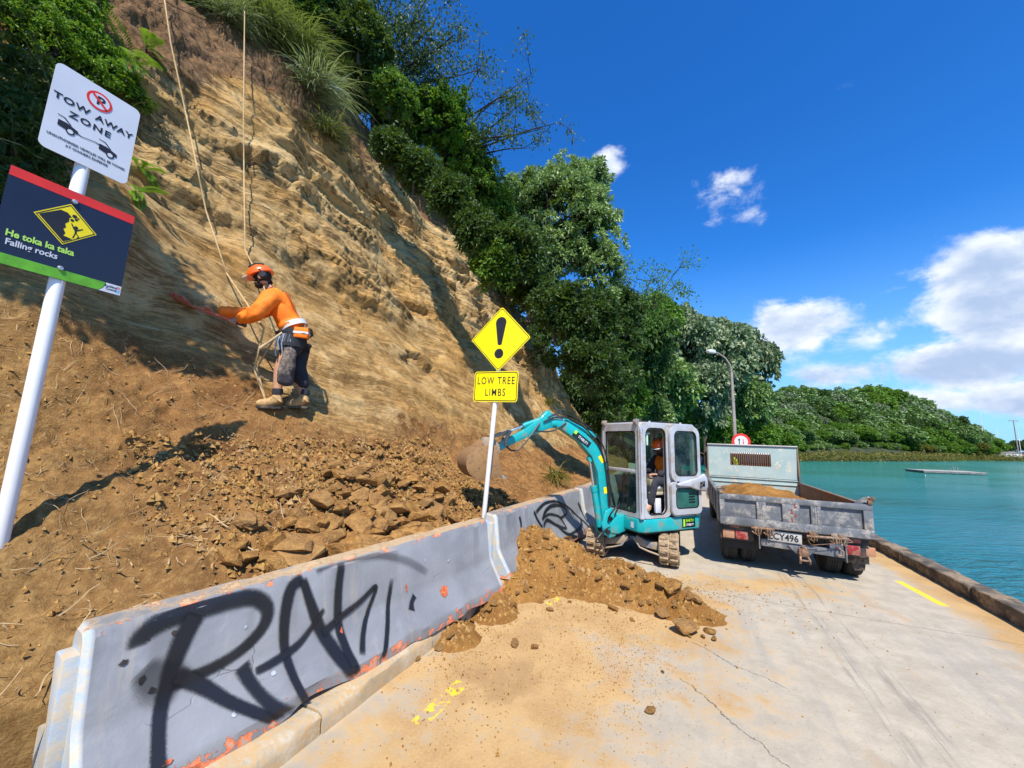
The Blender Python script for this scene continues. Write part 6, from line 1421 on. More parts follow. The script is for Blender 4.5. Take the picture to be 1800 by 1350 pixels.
P3_ = np.array([[x, y] for x, y in zip(g.uniform(-.6, 2.2, 9000), g.uniform(3.2, 5.9, 9000))]); Z3 = np.array([ground_z(a, b) for a, b in P3_]); k = Z3 > .015
P3_ = np.concatenate([P3_[k], Z3[k][:, None]], 1); crumbs('heap_crumbs', P3_, (.005+.045*g.random(len(P3_))**4), M_crumb, 'clods and crumbs of dirt covering the heap', 5)
# ------------------------------------------------------------ roots, straw and twigs lying on the slope
def strands(name, roots, dirs, lens, rad, mat, label, seed=1, seg=5, wig=.25, drape=True, cat='roots'):
    r = np.random.default_rng(seed); n = len(roots); P = roots.copy(); D = dirs/np.linalg.norm(dirs, axis=1)[:, None]; pts = [P.copy()]
    for k in range(seg):
        D = D + r.normal(size=D.shape)*wig; D /= np.linalg.norm(D, axis=1)[:, None]; P = P + D*(lens/seg)[:, None]; pts.append(P.copy())
    pts = np.stack(pts, 1); up = np.cross(D, r.normal(size=D.shape)); up /= np.linalg.norm(up, axis=1)[:, None]; sd = np.cross(D, up)
    tp = np.linspace(1, .45, seg+1)[None, :, None]; a = pts + up[:, None]*rad[:, None, None]*tp; b = pts - up[:, None]*rad[:, None, None]*.6*tp + sd[:, None]*rad[:, None, None]*tp; c = pts - up[:, None]*rad[:, None, None]*.6*tp - sd[:, None]*rad[:, None, None]*tp
    V = np.stack([a, b, c], 2).reshape(-1, 3); m_ = (seg+1)*3; F = []
    for k in range(seg):
        for j in range(3): j2 = (j+1) % 3; F.append([k*3+j, k*3+j2, (k+1)*3+j2, (k+1)*3+j])
    F = (np.array(F)[None] + m_*np.arange(n)[:, None, None]).reshape(-1, 4)
    return tag(link(name, npmesh(name, V, F, mat)), label, cat, kind='stuff')
M_straw = simple('dry_root', (.42, .30, .16), .9, var=.45, scale=3); M_root2 = simple('dark_root', (.12, .07, .04), .9, var=.5, scale=3)
nrm = N.reshape(-1, 3)
def root_pts(mask, n):
    idx = g.choice(np.nonzero(mask)[0], n); return fl[idx] + nrm[idx]*.02, nrm[idx]
k = base_m & (rk_ < .5) & (fl[:, 2] > .8) & (fl[:, 2] < 3.6) & (La < 6.5)
p, n_ = root_pts(k, 1500); d_ = np.cross(n_, g.normal(size=n_.shape)); d_[:, 2] -= .35; strands('straw_roots', p, d_, g.uniform(.06, .32, 1500), g.uniform(.0012, .0028, 1500), M_straw, 'pale dry roots and straw hanging over the lower slope', 6)
k = base_m & (cc.ravel() > .2) & (fl[:, 2] > 4) & (La > 2) & (La < 16)
p, n_ = root_pts(k, 1500); d_ = np.array([0, 0, -1.]) + n_*.35 + g.normal(size=n_.shape)*.35; strands('hanging_roots', p, d_, g.uniform(.15, .7, 1500), g.uniform(.003, .008, 1500), M_root2, 'brown roots hanging from the top edge of the cliff', 7, wig=.3)
k = base_m & (fl[:, 2] < 1.3) & (La > .6) & (La < 2.8) & (Ua < 1.2)
p, n_ = root_pts(k, 110); d_ = np.cross(n_, g.normal(size=n_.shape)); d_ += n_*.35; strands('straw_bits', p, d_, g.uniform(.05, .22, 110), g.uniform(.002, .005, 110), M_straw, 'dry broken twigs left of the rock slide', 8, wig=.2, cat='twigs')
# ------------------------------------------------------------ foliage
def leafmat(name, c1, c2, under=None, trans=.35, rough=.5, spec=.35):
    m, nt, bs, out = newmat(name)
    oi = nt.node('ShaderNodeObjectInfo').outputs['Random']; h = nt.node('ShaderNodeAttribute', attribute_name='hue').outputs['Fac']; h = nt.m('MULTIPLY', h, nt.m('MULTIPLY_ADD', oi, .8, .6)); wp = worldpos(nt); n = nt.noise(wp, .9, 3, .6)
    col = nt.mix(nt.m('ADD', nt.m('MULTIPLY', h, .75), nt.m('MULTIPLY', n, .25), clamp=True), c1, c2)
    if under:
        bf = nt.node('ShaderNodeNewGeometry').outputs['Backfacing']; col = nt.mix(nt.m('MULTIPLY', bf, .24), col, under)
    nt.set(bs, 'Base Color', col); bs.inputs['Roughness'].default_value = rough; bs.inputs['Specular IOR Level'].default_value = spec
    tl = nt.node('ShaderNodeBsdfTranslucent'); nt.l.new(nt.mix(.5, col, (.25, .38, .02)), tl.inputs[0]); mx = nt.node('ShaderNodeMixShader'); mx.inputs[0].default_value = trans
    nt.l.new(bs.outputs[0], mx.inputs[1]); nt.l.new(tl.outputs[0], mx.inputs[2]); nt.l.new(mx.outputs[0], out.inputs[0]); return m
L_poh = leafmat('pohutukawa_leaf', (.035, .10, .016), (.23, .36, .075), (.30, .36, .27), .18, .38)
L_big = leafmat('pohutukawa_leaf_sun_tint', (.06, .15, .025), (.36, .50, .12), (.55, .62, .48), .22)  # brighter copy of the leaf greens, sunlit look put into the colour
L_pohg = leafmat('greygreen_leaf', (.05, .09, .035), (.30, .37, .18), (.34, .40, .30), .15, .4)
L_brt = leafmat('bright_green_leaf', (.05, .16, .012), (.22, .40, .03), None, .42)
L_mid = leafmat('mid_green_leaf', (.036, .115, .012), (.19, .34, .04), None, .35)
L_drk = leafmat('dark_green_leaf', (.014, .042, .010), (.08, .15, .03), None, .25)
L_olv = leafmat('olive_yellow_leaf', (.10, .085, .014), (.24, .21, .045), None, .3)
L_grs = leafmat('tussock_blade', (.07, .11, .022), (.34, .33, .12), None, .35)
L_pal = leafmat('pale_blade', (.22, .27, .12), (.52, .54, .33), None, .35)
M_bark = simple('bark', (.10, .075, .052), .95, var=.5, scale=5, bump=.8, bscale=18)
M_barkd = simple('dark_bark', (.035, .027, .02), .95, var=.5, scale=5)
def unit(v): return v/(np.linalg.norm(v, axis=-1, keepdims=True)+1e-9)
def leaf_verts(C, D, ln, wd, r, droop=.25):
    """C centres, D directions, ln/wd arrays -> (n,4,3) kite with a folded midrib"""
    sd = unit(np.cross(D, r.normal(size=D.shape))); up = np.cross(sd, D)
    a = C; tip = C + D*ln[:, None] - np.array([0, 0, 1.])*(ln*droop)[:, None]; mid = C + D*(ln*.45)[:, None]
    return np.stack([a, mid+sd*wd[:, None]+up*(wd*.35)[:, None], tip, mid-sd*wd[:, None]+up*(wd*.35)[:, None]], 1)
def leaf_mesh(name, V, hue, mat):
    n = len(V); F = np.arange(4*n).reshape(n, 4)
    return npmesh(name, V.reshape(-1, 3), F, mat, False, dict(hue=np.repeat(hue, 4)))
def crown_data(ells, nclump, nleaf, rc, ln, wd, seed, top=.35, spiky=.6, shell=.35, out_w=.9):
    """foliage clumps spread over ellipsoids (cx,cy,cz,rx,ry,rz); leaves radiate from clump centres in rosettes"""
    r = np.random.default_rng(seed); ws = np.array([(e[3]*e[5]+e[4]*e[5]+e[3]*e[4]) for e in ells]); pick_ = r.choice(len(ells), nclump, p=ws/ws.sum())
    E = np.array(ells)[pick_]; d = unit(r.normal(size=(nclump, 3))); d[:, 2] = np.where(r.random(nclump) < top, np.abs(d[:, 2]), d[:, 2])
    rad = 1 - shell*r.random(nclump)**1.6; wob = 1 + .38*fbm(d*2.2 + E[:, :3]*.31 + seed, 3)
    cc_ = E[:, :3] + d*E[:, 3:]*(rad*wob)[:, None]
    # drop clumps buried deep inside another ellipsoid
    keep = np.ones(nclump, bool)
    for e in ells:
        q_ = ((cc_-np.array(e[:3]))/np.array(e[3:])); keep &= (q_**2).sum(1) > .36
    cc_ = cc_[keep]; d = d[keep]; nc = len(cc_); tone = r.random(nc)*.45
    idx = np.repeat(np.arange(nc), nleaf); n = len(idx); dd = unit(r.normal(size=(n, 3)) + d[idx]*out_w + np.array([0, 0, .45]))
    C = cc_[idx] + dd*(rc*r.random(n)**.6)[:, None]*np.array([1, 1, .8]); D = unit(dd*spiky + r.normal(size=(n, 3))*.6 + np.array([0, 0, .15]))
    s = r.uniform(.7, 1.25, n); V = leaf_verts(C, D, ln*s, wd*s, r); return V, np.clip(tone[idx] + .55*r.random(n), 0, 1), cc_
def PT(px, py, Y):
    d = pix_ray(px, py); return cam.location + d*(Y/d.y)
def limbs(parent, base, tips, r0, mat, seed=0, name='limb', fork=.45, sub=0, n=7):
    rr_ = random.Random(seed); mb = MB(); base = Vector(base)
    for t in tips:
        t = Vector(t); m_ = base.lerp(t, fork) + Vector([rr_.uniform(-1, 1)*(t-base).length*.09 for _ in range(3)]); m2 = base.lerp(t, .75) + Vector([rr_.uniform(-1, 1)*(t-base).length*.08 for _ in range(3)])
        mb.tube([base, m_, m2, t], [r0, r0*.62, r0*.36, r0*.12], n)
        for _ in range(sub):
            q = m_.lerp(t, rr_.uniform(.1, .8)); e = q + Vector([rr_.uniform(-1, 1) for _ in range(3)]).normalized()*(t-base).length*rr_.uniform(.15, .32)
            mb.tube([q, q.lerp(e, .5)+Vector((0, 0, .03)), e], [r0*.26, r0*.17, r0*.06], 5)
    return mb.build(name, mat, parent)
def plant(name, ells, nclump, nleaf, rc, ln, wd, mat, base, label, cat='tree', seed=1, group=None, r0=.12, nlimb=7, sub=1, bark=None, **kw):
    """a tree or shrub: base point, trunk with limbs into the crown, leaf mesh (world coordinates moved to the base)"""
    base = Vector(base); root = empty(name, base, 0, label, cat, group)
    E = [tuple(np.array(e[:3])-np.array(base))+tuple(e[3:]) for e in ells]
    V, hue, cc_ = crown_data(E, nclump, nleaf, rc, ln, wd, seed, **kw); link('crown' if cat == 'tree' else 'foliage', leaf_mesh('crown', V, hue, mat), root)
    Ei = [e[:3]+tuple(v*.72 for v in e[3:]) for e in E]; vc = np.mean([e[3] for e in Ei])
    Vi, hi_, _ = crown_data(Ei, max(60, nclump//3), 16, vc*.3, ln*2., wd*2.6, seed+500, shell=.6); link('inner_foliage', leaf_mesh('inner_foliage', Vi, hi_*.5, L_drk), root)  # inner leaves darkened in colour so the crown gaps look shaded
    rr_ = random.Random(seed); tips = [Vector(cc_[rr_.randrange(len(cc_))]) for _ in range(nlimb)]
    mid = Vector(np.mean([e[:3] for e in E], axis=0))*.55
    mb = MB(); mb.tube([(0, 0, -.25), mid*.4 + Vector((rr_.uniform(-.1, .1), rr_.uniform(-.1, .1), 0)), mid], [r0, r0*.82, r0*.6], 9); mb.build('trunk' if cat == 'tree' else 'stem', bark or M_bark, root)
    limbs(root, mid, tips, r0*.55, bark or M_bark, seed, sub=sub); return root
def epx(px, py, Y, rxpx, rypx, depth=1.):
    p = PT(px, py, Y); k = Y/680.; return (p.x, p.y, p.z, rxpx*k, rxpx*k*depth, rypx*k)
# big bushy tree overhanging the cliff edge
Yb = 17.
el_ = [epx(978, 385, Yb, 84, 92), epx(1035, 405, Yb-.3, 52, 88), epx(925, 350, Yb, 45, 45), epx(1058, 480, Yb-.5, 30, 72), epx(1000, 330, Yb, 50, 42), epx(1040, 320, Yb, 36, 36), epx(955, 455, Yb-.3, 42, 50)]
bb = PT(930, 560, 16.5)
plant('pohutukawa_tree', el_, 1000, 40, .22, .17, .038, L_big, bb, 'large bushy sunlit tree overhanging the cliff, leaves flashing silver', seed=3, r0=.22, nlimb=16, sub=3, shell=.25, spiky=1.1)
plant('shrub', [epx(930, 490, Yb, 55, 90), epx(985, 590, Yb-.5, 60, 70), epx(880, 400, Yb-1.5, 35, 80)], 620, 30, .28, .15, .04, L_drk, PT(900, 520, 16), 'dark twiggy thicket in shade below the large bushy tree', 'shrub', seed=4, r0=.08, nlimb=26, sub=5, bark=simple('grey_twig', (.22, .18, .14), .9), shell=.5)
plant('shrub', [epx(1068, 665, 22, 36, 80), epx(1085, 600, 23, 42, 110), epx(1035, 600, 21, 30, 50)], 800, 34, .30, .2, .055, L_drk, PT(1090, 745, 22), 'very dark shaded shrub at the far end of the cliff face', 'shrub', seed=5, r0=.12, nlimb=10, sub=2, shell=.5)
# shrubs along the crest, from left to right
plant('shrub', [epx(765, 215, 12.5, 62, 52), epx(715, 190, 12, 38, 38), epx(800, 275, 13, 36, 32)], 560, 36, .17, .12, .032, L_brt, PT(745, 260, 12.5), 'lush bright green shrub on the cliff crest, lit by the sun', 'shrub', seed=6, r0=.06, nlimb=10, sub=2)
plant('shrub', [epx(650, 150, 11, 50, 58), epx(605, 80, 11, 40, 60), epx(690, 225, 11.8, 28, 25)], 620, 34, .2, .13, .035, L_drk, PT(655, 215, 11.3), 'dark shrub on the cliff crest left of the bright green shrub', 'shrub', seed=7, r0=.06, nlimb=10, sub=2)
plant('shrub', [epx(835, 330, 14, 48, 45), epx(865, 380, 15, 40, 45), epx(820, 265, 13.6, 30, 30)], 560, 34, .2, .14, .038, L_mid, PT(850, 400, 14.4), 'green shrub hanging over the crest beside the large bushy tree', 'shrub', seed=8, r0=.06, nlimb=12, sub=3)
fill = [((735, 300), 34, 12.5, 'small dark shrub tucked under the bright green shrub on the cliff edge'), ((790, 345), 36, 13.5, 'shaded shrub on the cliff edge right of the bright green shrub'), ((835, 405), 36, 14.5, 'dark leafy clump on the cliff edge where the rock turns away'), ((870, 465), 36, 15.5, 'dark clump on the edge level with the foot of the overhanging tree'), ((690, 262), 28, 12, 'little dark shrub on the lip below the sparse crest tree'), ((925, 500), 30, 16.5, 'dark brown-green clump under the overhanging tree trunk'),
        ((560, 30), 60, 10.5, 'dark leafy mass at the top edge of the photo behind the tussocks'), ((640, 60), 45, 11.5, 'dark shrub at the foot of the open-crowned crest tree'), ((690, 165), 32, 12, 'small dark shrub between the crest tree and the bright green shrub'), ((905, 440), 45, 16, 'shaded shrub on the cliff edge left of the big overhanging tree'),
        ((985, 545), 46, 17.5, 'shaded brown-green thicket half way down the cliff edge'), ((1040, 640), 42, 20.5, 'very dark shrub low on the cliff edge above the digger boom'), ((1035, 560), 45, 20, 'dark shrub directly beneath the big overhanging tree'), ((500, -25), 60, 10, 'leafy mass above the photo edge behind the grass'), ((300, -20), 60, 8.5, 'leafy shrub above the top of the left climbing rope'),
        ((400, -35), 60, 9.2, 'leafy shrub at the very top between the two ropes'), ((200, -15), 55, 7.5, 'leafy shrub at the top edge right of the bright green bush')]
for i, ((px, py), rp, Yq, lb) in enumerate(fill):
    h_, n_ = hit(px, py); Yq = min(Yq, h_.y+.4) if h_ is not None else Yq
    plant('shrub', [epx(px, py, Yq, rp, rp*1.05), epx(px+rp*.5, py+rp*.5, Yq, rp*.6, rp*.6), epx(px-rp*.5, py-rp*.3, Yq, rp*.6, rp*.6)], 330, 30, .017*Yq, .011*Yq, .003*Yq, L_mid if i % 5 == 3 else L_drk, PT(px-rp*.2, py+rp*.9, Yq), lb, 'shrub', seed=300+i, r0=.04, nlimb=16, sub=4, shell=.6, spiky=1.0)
# sparse tree against the sky
def sparse(name, base, tips, r0, label, mat, seed, nleaf=26, ln=.10, wd=.028, spread=.35, cat='tree', sub=5, levels=2):
    root = empty(name, base, 0, label, cat); rr_ = random.Random(seed); r_ = np.random.default_rng(seed); base = Vector(base); mb = MB(); ends = []
    for t in tips:
        t = Vector(t)-base; L = t.length; ctrl = [Vector((0, 0, 0)), t*.35+Vector((rr_.uniform(-.07, .07)*L, rr_.uniform(-.07, .07)*L, .08*L)), t*.7+Vector((rr_.uniform(-.05, .05)*L, 0, .05*L)), t]
        mb.tube(ctrl, [r0, r0*.7, r0*.42, r0*.14], 7)
        for _ in range(sub):
            f = rr_.uniform(.35, 1); k = min(2, int(f*3)); q = ctrl[k].lerp(ctrl[k+1], f*3-k if f < 1 else 1)
            e = q + Vector((rr_.uniform(-1, 1), rr_.uniform(-1, 1), rr_.uniform(-.5, .9))).normalized()*L*rr_.uniform(.12, .30); w = q.lerp(e, .5)+Vector([rr_.uniform(-.04, .04)*L for _ in range(3)])
            mb.tube([q, w, e], [r0*.28, r0*.18, r0*.07], 5); ends += [e, w.lerp(e, .5)]
            for _ in range(2): e2 = e + Vector([rr_.uniform(-1, 1) for _ in range(3)])*L*.10; mb.tube([w, e2], [r0*.10, r0*.04], 4); ends.append(e2)
        ends.append(t)
    mb.build('trunk', M_barkd, root)
    C0 = np.array([tuple(e) for e in ends]); idx = np.repeat(np.arange(len(C0)), nleaf); n = len(idx)
    C = C0[idx] + r_.normal(size=(n, 3))*spread*.5; D = unit(r_.normal(size=(n, 3)) + np.array([0, 0, -.3])); s = r_.uniform(.7, 1.3, n)
    link('crown', leaf_mesh('crown', leaf_verts(C, D, ln*s, wd*s, r_), r_.random(n), mat), root); return root
Yt = 11.5
sparse('crest_tree', PT(655, 190, Yt), [PT(700, -40, Yt), PT(760, -20, Yt-.3), PT(650, -50, Yt), PT(800, 60, Yt), PT(780, 10, Yt+.4), PT(745, 110, Yt), PT(690, 40, Yt+.5), PT(610, -20, Yt), PT(820, 130, Yt), PT(640, 40, Yt)], .07, 'dark open-crowned tree on the crest with sky showing through', L_drk, 31, nleaf=34, ln=.11, wd=.026, spread=.42, sub=8)
Yt = 13.
sparse('crest_tree', PT(780, 290, Yt), [PT(935, 130, Yt), PT(985, 215, Yt), PT(880, 170, Yt), PT(960, 225, Yt), PT(900, 235, Yt), PT(920, 180, Yt+.3), PT(850, 110, Yt), PT(830, 190, Yt), PT(930, 260, Yt)], .055, 'thin tree reaching right from the crest, sparse leaves on bare twigs', L_drk, 32, nleaf=15, ln=.105, wd=.028, spread=.26, sub=6)
Yt = 27.
sparse('spindly_tree', PT(1085, 640, Yt), [PT(1185, 480, Yt), PT(1150, 470, Yt), PT(1120, 490, Yt), PT(1190, 500, Yt), PT(1105, 520, Yt), PT(1165, 520, Yt), PT(1140, 540, Yt), PT(1100, 470, Yt)], .09, 'spindly half-bare tree rising behind the large bushy tree', L_mid, 33, nleaf=16, ln=.17, wd=.05, spread=.5, sub=7)
# grass tussocks on the crest
def tussock(p, n, L, wd, mat, label, seed, fall=(0, 0, 0), group=None, up=.9):
    r = np.random.default_rng(seed); p = Vector(p); root = empty('grass_tussock', p, 0, label, 'grass', group); seg = 6
    a = r.uniform(0, 6.28, n); el = r.uniform(.25, 1.35, n); D = np.stack([np.cos(a)*np.cos(el), np.sin(a)*np.cos(el), np.sin(el)*up], 1) + np.array(fall)*.5; D = unit(D)
    base = r.normal(size=(n, 3))*np.array([.12, .12, .04])*L; ln = L*r.uniform(.6, 1.15, n); sd = unit(np.cross(D, r.normal(size=(n, 3)))); P = base.copy(); pts = []
    for k in range(seg+1):
        w = wd*(1-(k/seg)**2*.92); pts += [P+sd*w, P-sd*w]; D = unit(D + np.array([0, 0, -.30]) + np.array(fall)*.15 + r.normal(size=D.shape)*.04); P = P + D*(ln/seg)[:, None]
    V = np.stack(pts, 1); m_ = 2*(seg+1); F = np.array([[2*k, 2*k+1, 2*k+3, 2*k+2] for k in range(seg)]); F = (F[None]+m_*np.arange(n)[:, None, None]).reshape(-1, 4)
    link('blades', npmesh('blades', V.reshape(-1, 3), F, mat, True, dict(hue=np.repeat(r.random(n), m_))), root); return root
def onh(px, py, lift=.1):
    h_, n_ = hit(px, py); 
    if h_ is None: return PT(px, py, 9)
    return h_ + Vector((0, 0, lift))
tus = [((455, 62), 700, 1.5, .011, L_grs, 'big dark-tipped grass tussock drooping over the crest at the top of the photo'), ((520, 75), 650, 1.5, .011, L_grs, 'grass tussock on the crest just right of the biggest one'), ((402, 40), 350, 1.0, .009, L_pal, 'pale grass clump on the crest beside the right climbing rope'),
       ((560, 130), 380, 1.1, .010, L_grs, 'dull green grass clump below the two big tussocks'), ((592, 150), 420, 1.35, .011, L_pal, 'pale silvery grass tussock standing out on the crest'), ((625, 185), 260, .9, .009, L_grs, 'small green grass clump just right of the pale tussock'),
       ((490, 20), 500, 1.3, .011, L_grs, 'grass tussock at the top edge of the photo behind the others'), ((355, 10), 260, .8, .008, L_grs, 'low grass tuft near the top of the left climbing rope')]
for i, ((px, py), n, L, w, mt, lb) in enumerate(tus): tussock(onh(px, py), n, L, w, mt, lb, 50+i, fall=(.35, -.25, -.1), group='grass on the cliff crest')
for i, (px, py) in enumerate([(1000, 735), (1030, 745), (965, 712)]):
    lb = ['golden grass tuft at the cliff foot above the digger boom', 'golden grass tuft beside the digger cab roof', 'small dry grass tuft left of the other golden tufts'][i]
    tussock(onh(px, py), 160, .55, .008, L_olv if i else L_grs, lb, 70+i, fall=(.3, -.3, 0))
# green bush at the upper left, growing down the slope
def hitE(px, py, rx, ry, rz, lift=.15):
    h_, n_ = hit(px, py); p = h_ + n_*lift; return (p.x, p.y, p.z, rx, ry, rz)
Bx = [hitE(*a) for a in ((40, 25, .55, .55, .5), (100, 40, .45, .5, .42), (140, 80, .36, .4, .34), (175, 120, .30, .34, .30), (205, 150, .24, .26, .22), (70, 90, .45, .45, .4), (20, 80, .5, .5, .5), (120, 10, .4, .4, .35), (225, 178, .16, .18, .14), (150, 150, .3, .3, .25))]
h0 = hit(60, 120)[0]
plant('creeping_shrub', Bx, 900, 44, .085, .052, .011, L_brt, h0, 'bright green leafy bush spilling down behind the tow-away sign', 'shrub', seed=11, r0=.03, nlimb=12, sub=2, shell=.3)
Bd = [hitE(*a) for a in ((15, 180, .45, .45, .6), (25, 300, .40, .4, .5), (10, 400, .35, .35, .35), (60, 240, .3, .3, .35))]
plant('shrub', Bd, 420, 30, .10, .06, .012, L_drk, hit(20, 430)[0], 'dark tangled shrub in shade at the left edge behind the signs', 'shrub', seed=12, r0=.03, nlimb=22, sub=4, bark=simple('grey_green_stem', (.16, .17, .09), .9))
# hanging vine stems
g2_ = np.random.default_rng(9); vp = np.array([tuple(onh(a, b, .25)) for a, b in zip(g2_.uniform(2, 120, 70), g2_.uniform(60, 380, 70))]); dv_ = g2_.normal(size=(70, 3))*np.array([.5, .5, .4]) + np.array([.25, -.35, -.7])
strands('vine_stems', vp, dv_, g2_.uniform(.4, 1.3, 70), g2_.uniform(.004, .008, 70), simple('vine_stem', (.17, .19, .08), .8), 'long thin vine stems tangled at the left edge', 13, seg=9, wig=.42, cat='vines')
# ferns
def fern(p, label, seed, n=6, L=.55, tilt=(.5, -.4, .1)):
    r = np.random.default_rng(seed); p = Vector(p); root = empty('fern', p, 0, label, 'fern'); V = []; 
    for k in range(n):
        d = unit(r.normal(size=3)*.7 + np.array(tilt)); s = unit(np.cross(d, np.array([0, 0, 1.]))); P = np.zeros(3); fr = []
        for i in range(22):
            d = unit(d + np.array([0, 0, -.055])); P = P + d*L/22*r.uniform(.9, 1.1); w = L*.26*math.sin(math.pi*(.12+.86*i/22))
            for sg in (-1, 1):
                t = unit(s*sg + d*.45); a = P; b = P+t*w*.5+d*.011*1.2; c = P+t*w+np.array([0, 0, -.15*w]); e = P+t*w*.5-d*.009; fr.append([a, b, c, e])
        fr = np.array(fr); link('frond', leaf_mesh('frond', fr, np.full(len(fr), r.random()), L_brt), root)
    return root
for i, (px, py, L) in enumerate([(232, 118, .6), (258, 92, .5), (215, 175, .5), (245, 305, .42), (240, 345, .35)]):
    fern(onh(px, py, .06), ['large fern with pale green fronds above the tow-away sign', 'small fern at the lip above the large fern', 'fern at the right tip of the bright green bush', 'little fern growing from bare earth right of the red sign band', 'lowest little fern in the shade right of the falling-rocks sign'][i], 80+i, L=L)
# tree leaning out over the slope to the left of the view; it throws the shade on the earth behind the signs
bz = drop(*W(-6.2, -1.6).xy)[0]
plant('leaning_tree', [(-4.6, 1.5, 6.5, 1.0, .9, .7), (-3.9, 1.7, 6.3, .7, .6, .5), (-5.6, 1.2, 6.9, 1.2, 1.1, .9)], 620, 34, .16, .09, .026, L_mid, bz, 'leafy tree leaning out over the left end of the slope', seed=14, r0=.14, nlimb=12, sub=2)
# ------------------------------------------------------------ hills and headland across the bay
coast = np.array([(7.5, 21.5), (6.5, 27), (8, 36), (13, 47), (22, 57), (34, 64), (50, 72), (70, 81), (92, 91), (114, 102), (134, 116), (150, 121), (180, 128), (260, 132), (420, 150)])
poly = np.concatenate([coast, np.array([(420, 500), (-300, 500), (-300, 21)])])
def inside(X, Y):
    r = np.zeros(X.shape, bool); n = len(poly); j = n-1
    for i in range(n):
        xi, yi = poly[i]; xj, yj = poly[j]; c = ((yi > Y) != (yj > Y)) & (X < (xj-xi)*(Y-yi)/(yj-yi+1e-12)+xi); r ^= c; j = i
    return r
def sdist(X, Y):
    d = np.full(X.shape, 1e9)
    for i in range(len(coast)-1):
        a = coast[i]; b = coast[i+1]; ab = b-a; t = np.clip(((X-a[0])*ab[0]+(Y-a[1])*ab[1])/(ab@ab), 0, 1); d = np.minimum(d, np.hypot(X-a[0]-t*ab[0], Y-a[1]-t*ab[1]))
    return np.where(inside(X, Y), d, -d)
def terr(X, Y):
    d = sdist(X, Y); peak = np.interp(X, [-40, 10, 45, 80, 105, 125, 140, 420], [12, 11, 8.5, 7.5, 5.5, 3.0, 1.4, 3.0])
    z = -1.3 + sstep(d, -1.5, 1.2)*1.0 + peak*(1-np.exp(-np.maximum(0, d-.5)/13.)) + .5*fbm(np.stack([X*.06, Y*.06, X*0], -1), 3)*sstep(d, 1, 8)
    return z
X = np.concatenate([np.linspace(-60, 0, 20, endpoint=False), np.linspace(0, 160, 170), np.linspace(166, 420, 30)]); Y = np.concatenate([np.linspace(20, 140, 130, endpoint=False), np.linspace(140, 480, 30)])
XX, YY = np.meshgrid(X, Y, indexing='ij'); ZZ = terr(XX, YY)
m_hill = simple('hillside_undergrowth', (.030, .042, .014), .95, var=.5, scale=.3)
tag(link('hillside', npmesh('hillside', np.stack([XX, YY, ZZ], -1).reshape(-1, 3), grid_faces(len(X), len(Y)), m_hill, True)), kind='structure')
def tz(x, y): return float(terr(np.array([x]), np.array([y]))[0])
# crowns, shared between trees: unit size, base at z=0, top at z=1
def crown_unit(seed, mat, nclump=240, nleaf=26, flat=.62, rc=.10, ln=.055, wd=.02):
    r = np.random.default_rng(seed); ell = [(0, 0, .58, .42, .42, .40*flat/.62)]
    for k in range(9):
        a = r.uniform(0, 6.28); q_ = r.uniform(.18, .34); ell.append((q_*math.cos(a), q_*math.sin(a), r.uniform(.42, .78), r.uniform(.16, .26), r.uniform(.16, .26), r.uniform(.13, .2)))
    V, hue, cc_ = crown_data(ell, nclump, nleaf, rc, ln, wd, seed, top=.6, shell=.25); return leaf_mesh('crown', V, hue, mat), cc_
CR = {}
for nm, mt in (('grey', L_pohg), ('poh', L_poh), ('mid', L_mid), ('dark', L_drk), ('oliv', L_olv)): CR[nm] = [crown_unit(200+i+len(nm)*10, mt, 520, 32, ln=.065, wd=.024)[0] for i in range(2)]
mb = MB(); mb.tube([(0, 0, -.15), (.01, .02, .2), (-.02, 0, .48)], [.035, .028, .02], 7)
for k in range(6): a = k*1.05; mb.tube([(0, 0, .28+.03*k), (.14*math.cos(a), .14*math.sin(a), .42+.03*k), (.28*math.cos(a), .28*math.sin(a), .56+.03*k)], [.018, .012, .006], 5)
TRK = mb.mesh('trunk', M_bark)
def far_tree(px, py, rpx, Y, kind, label, group=None, asp=1.0, seed=0, shrub=False):
    """crown centre at a photograph direction and distance Y, half-width rpx; stands on the hillside below"""
    p = PT(px, py, Y); gz_ = tz(p.x, p.y); hw_ = rpx*Y/680.; top = p.z + hw_*asp*.9; H = max(top-gz_, hw_*1.1)
    r = random.Random(seed*13+int(px*7+py))
    root = empty('shrub' if shrub else 'tree', (p.x, p.y, top-H), 0, label, 'shrub' if shrub else 'tree', group)
    sx = hw_/.52; sz = min(H, hw_*2.3*asp) ; off = H-sz
    c = link('foliage' if shrub else 'crown', CR[kind][r.randrange(2)], root, loc=(0, 0, off), rot=(0, 0, r.uniform(0, 6.28)), scale=(sx*r.uniform(.92, 1.08), sx*r.uniform(.92, 1.08), sz))
    link('stem' if shrub else 'trunk', TRK, root, rot=(0, 0, r.uniform(0, 6.28)), scale=(sx*.8, sx*.8, off+sz*.9)); return root
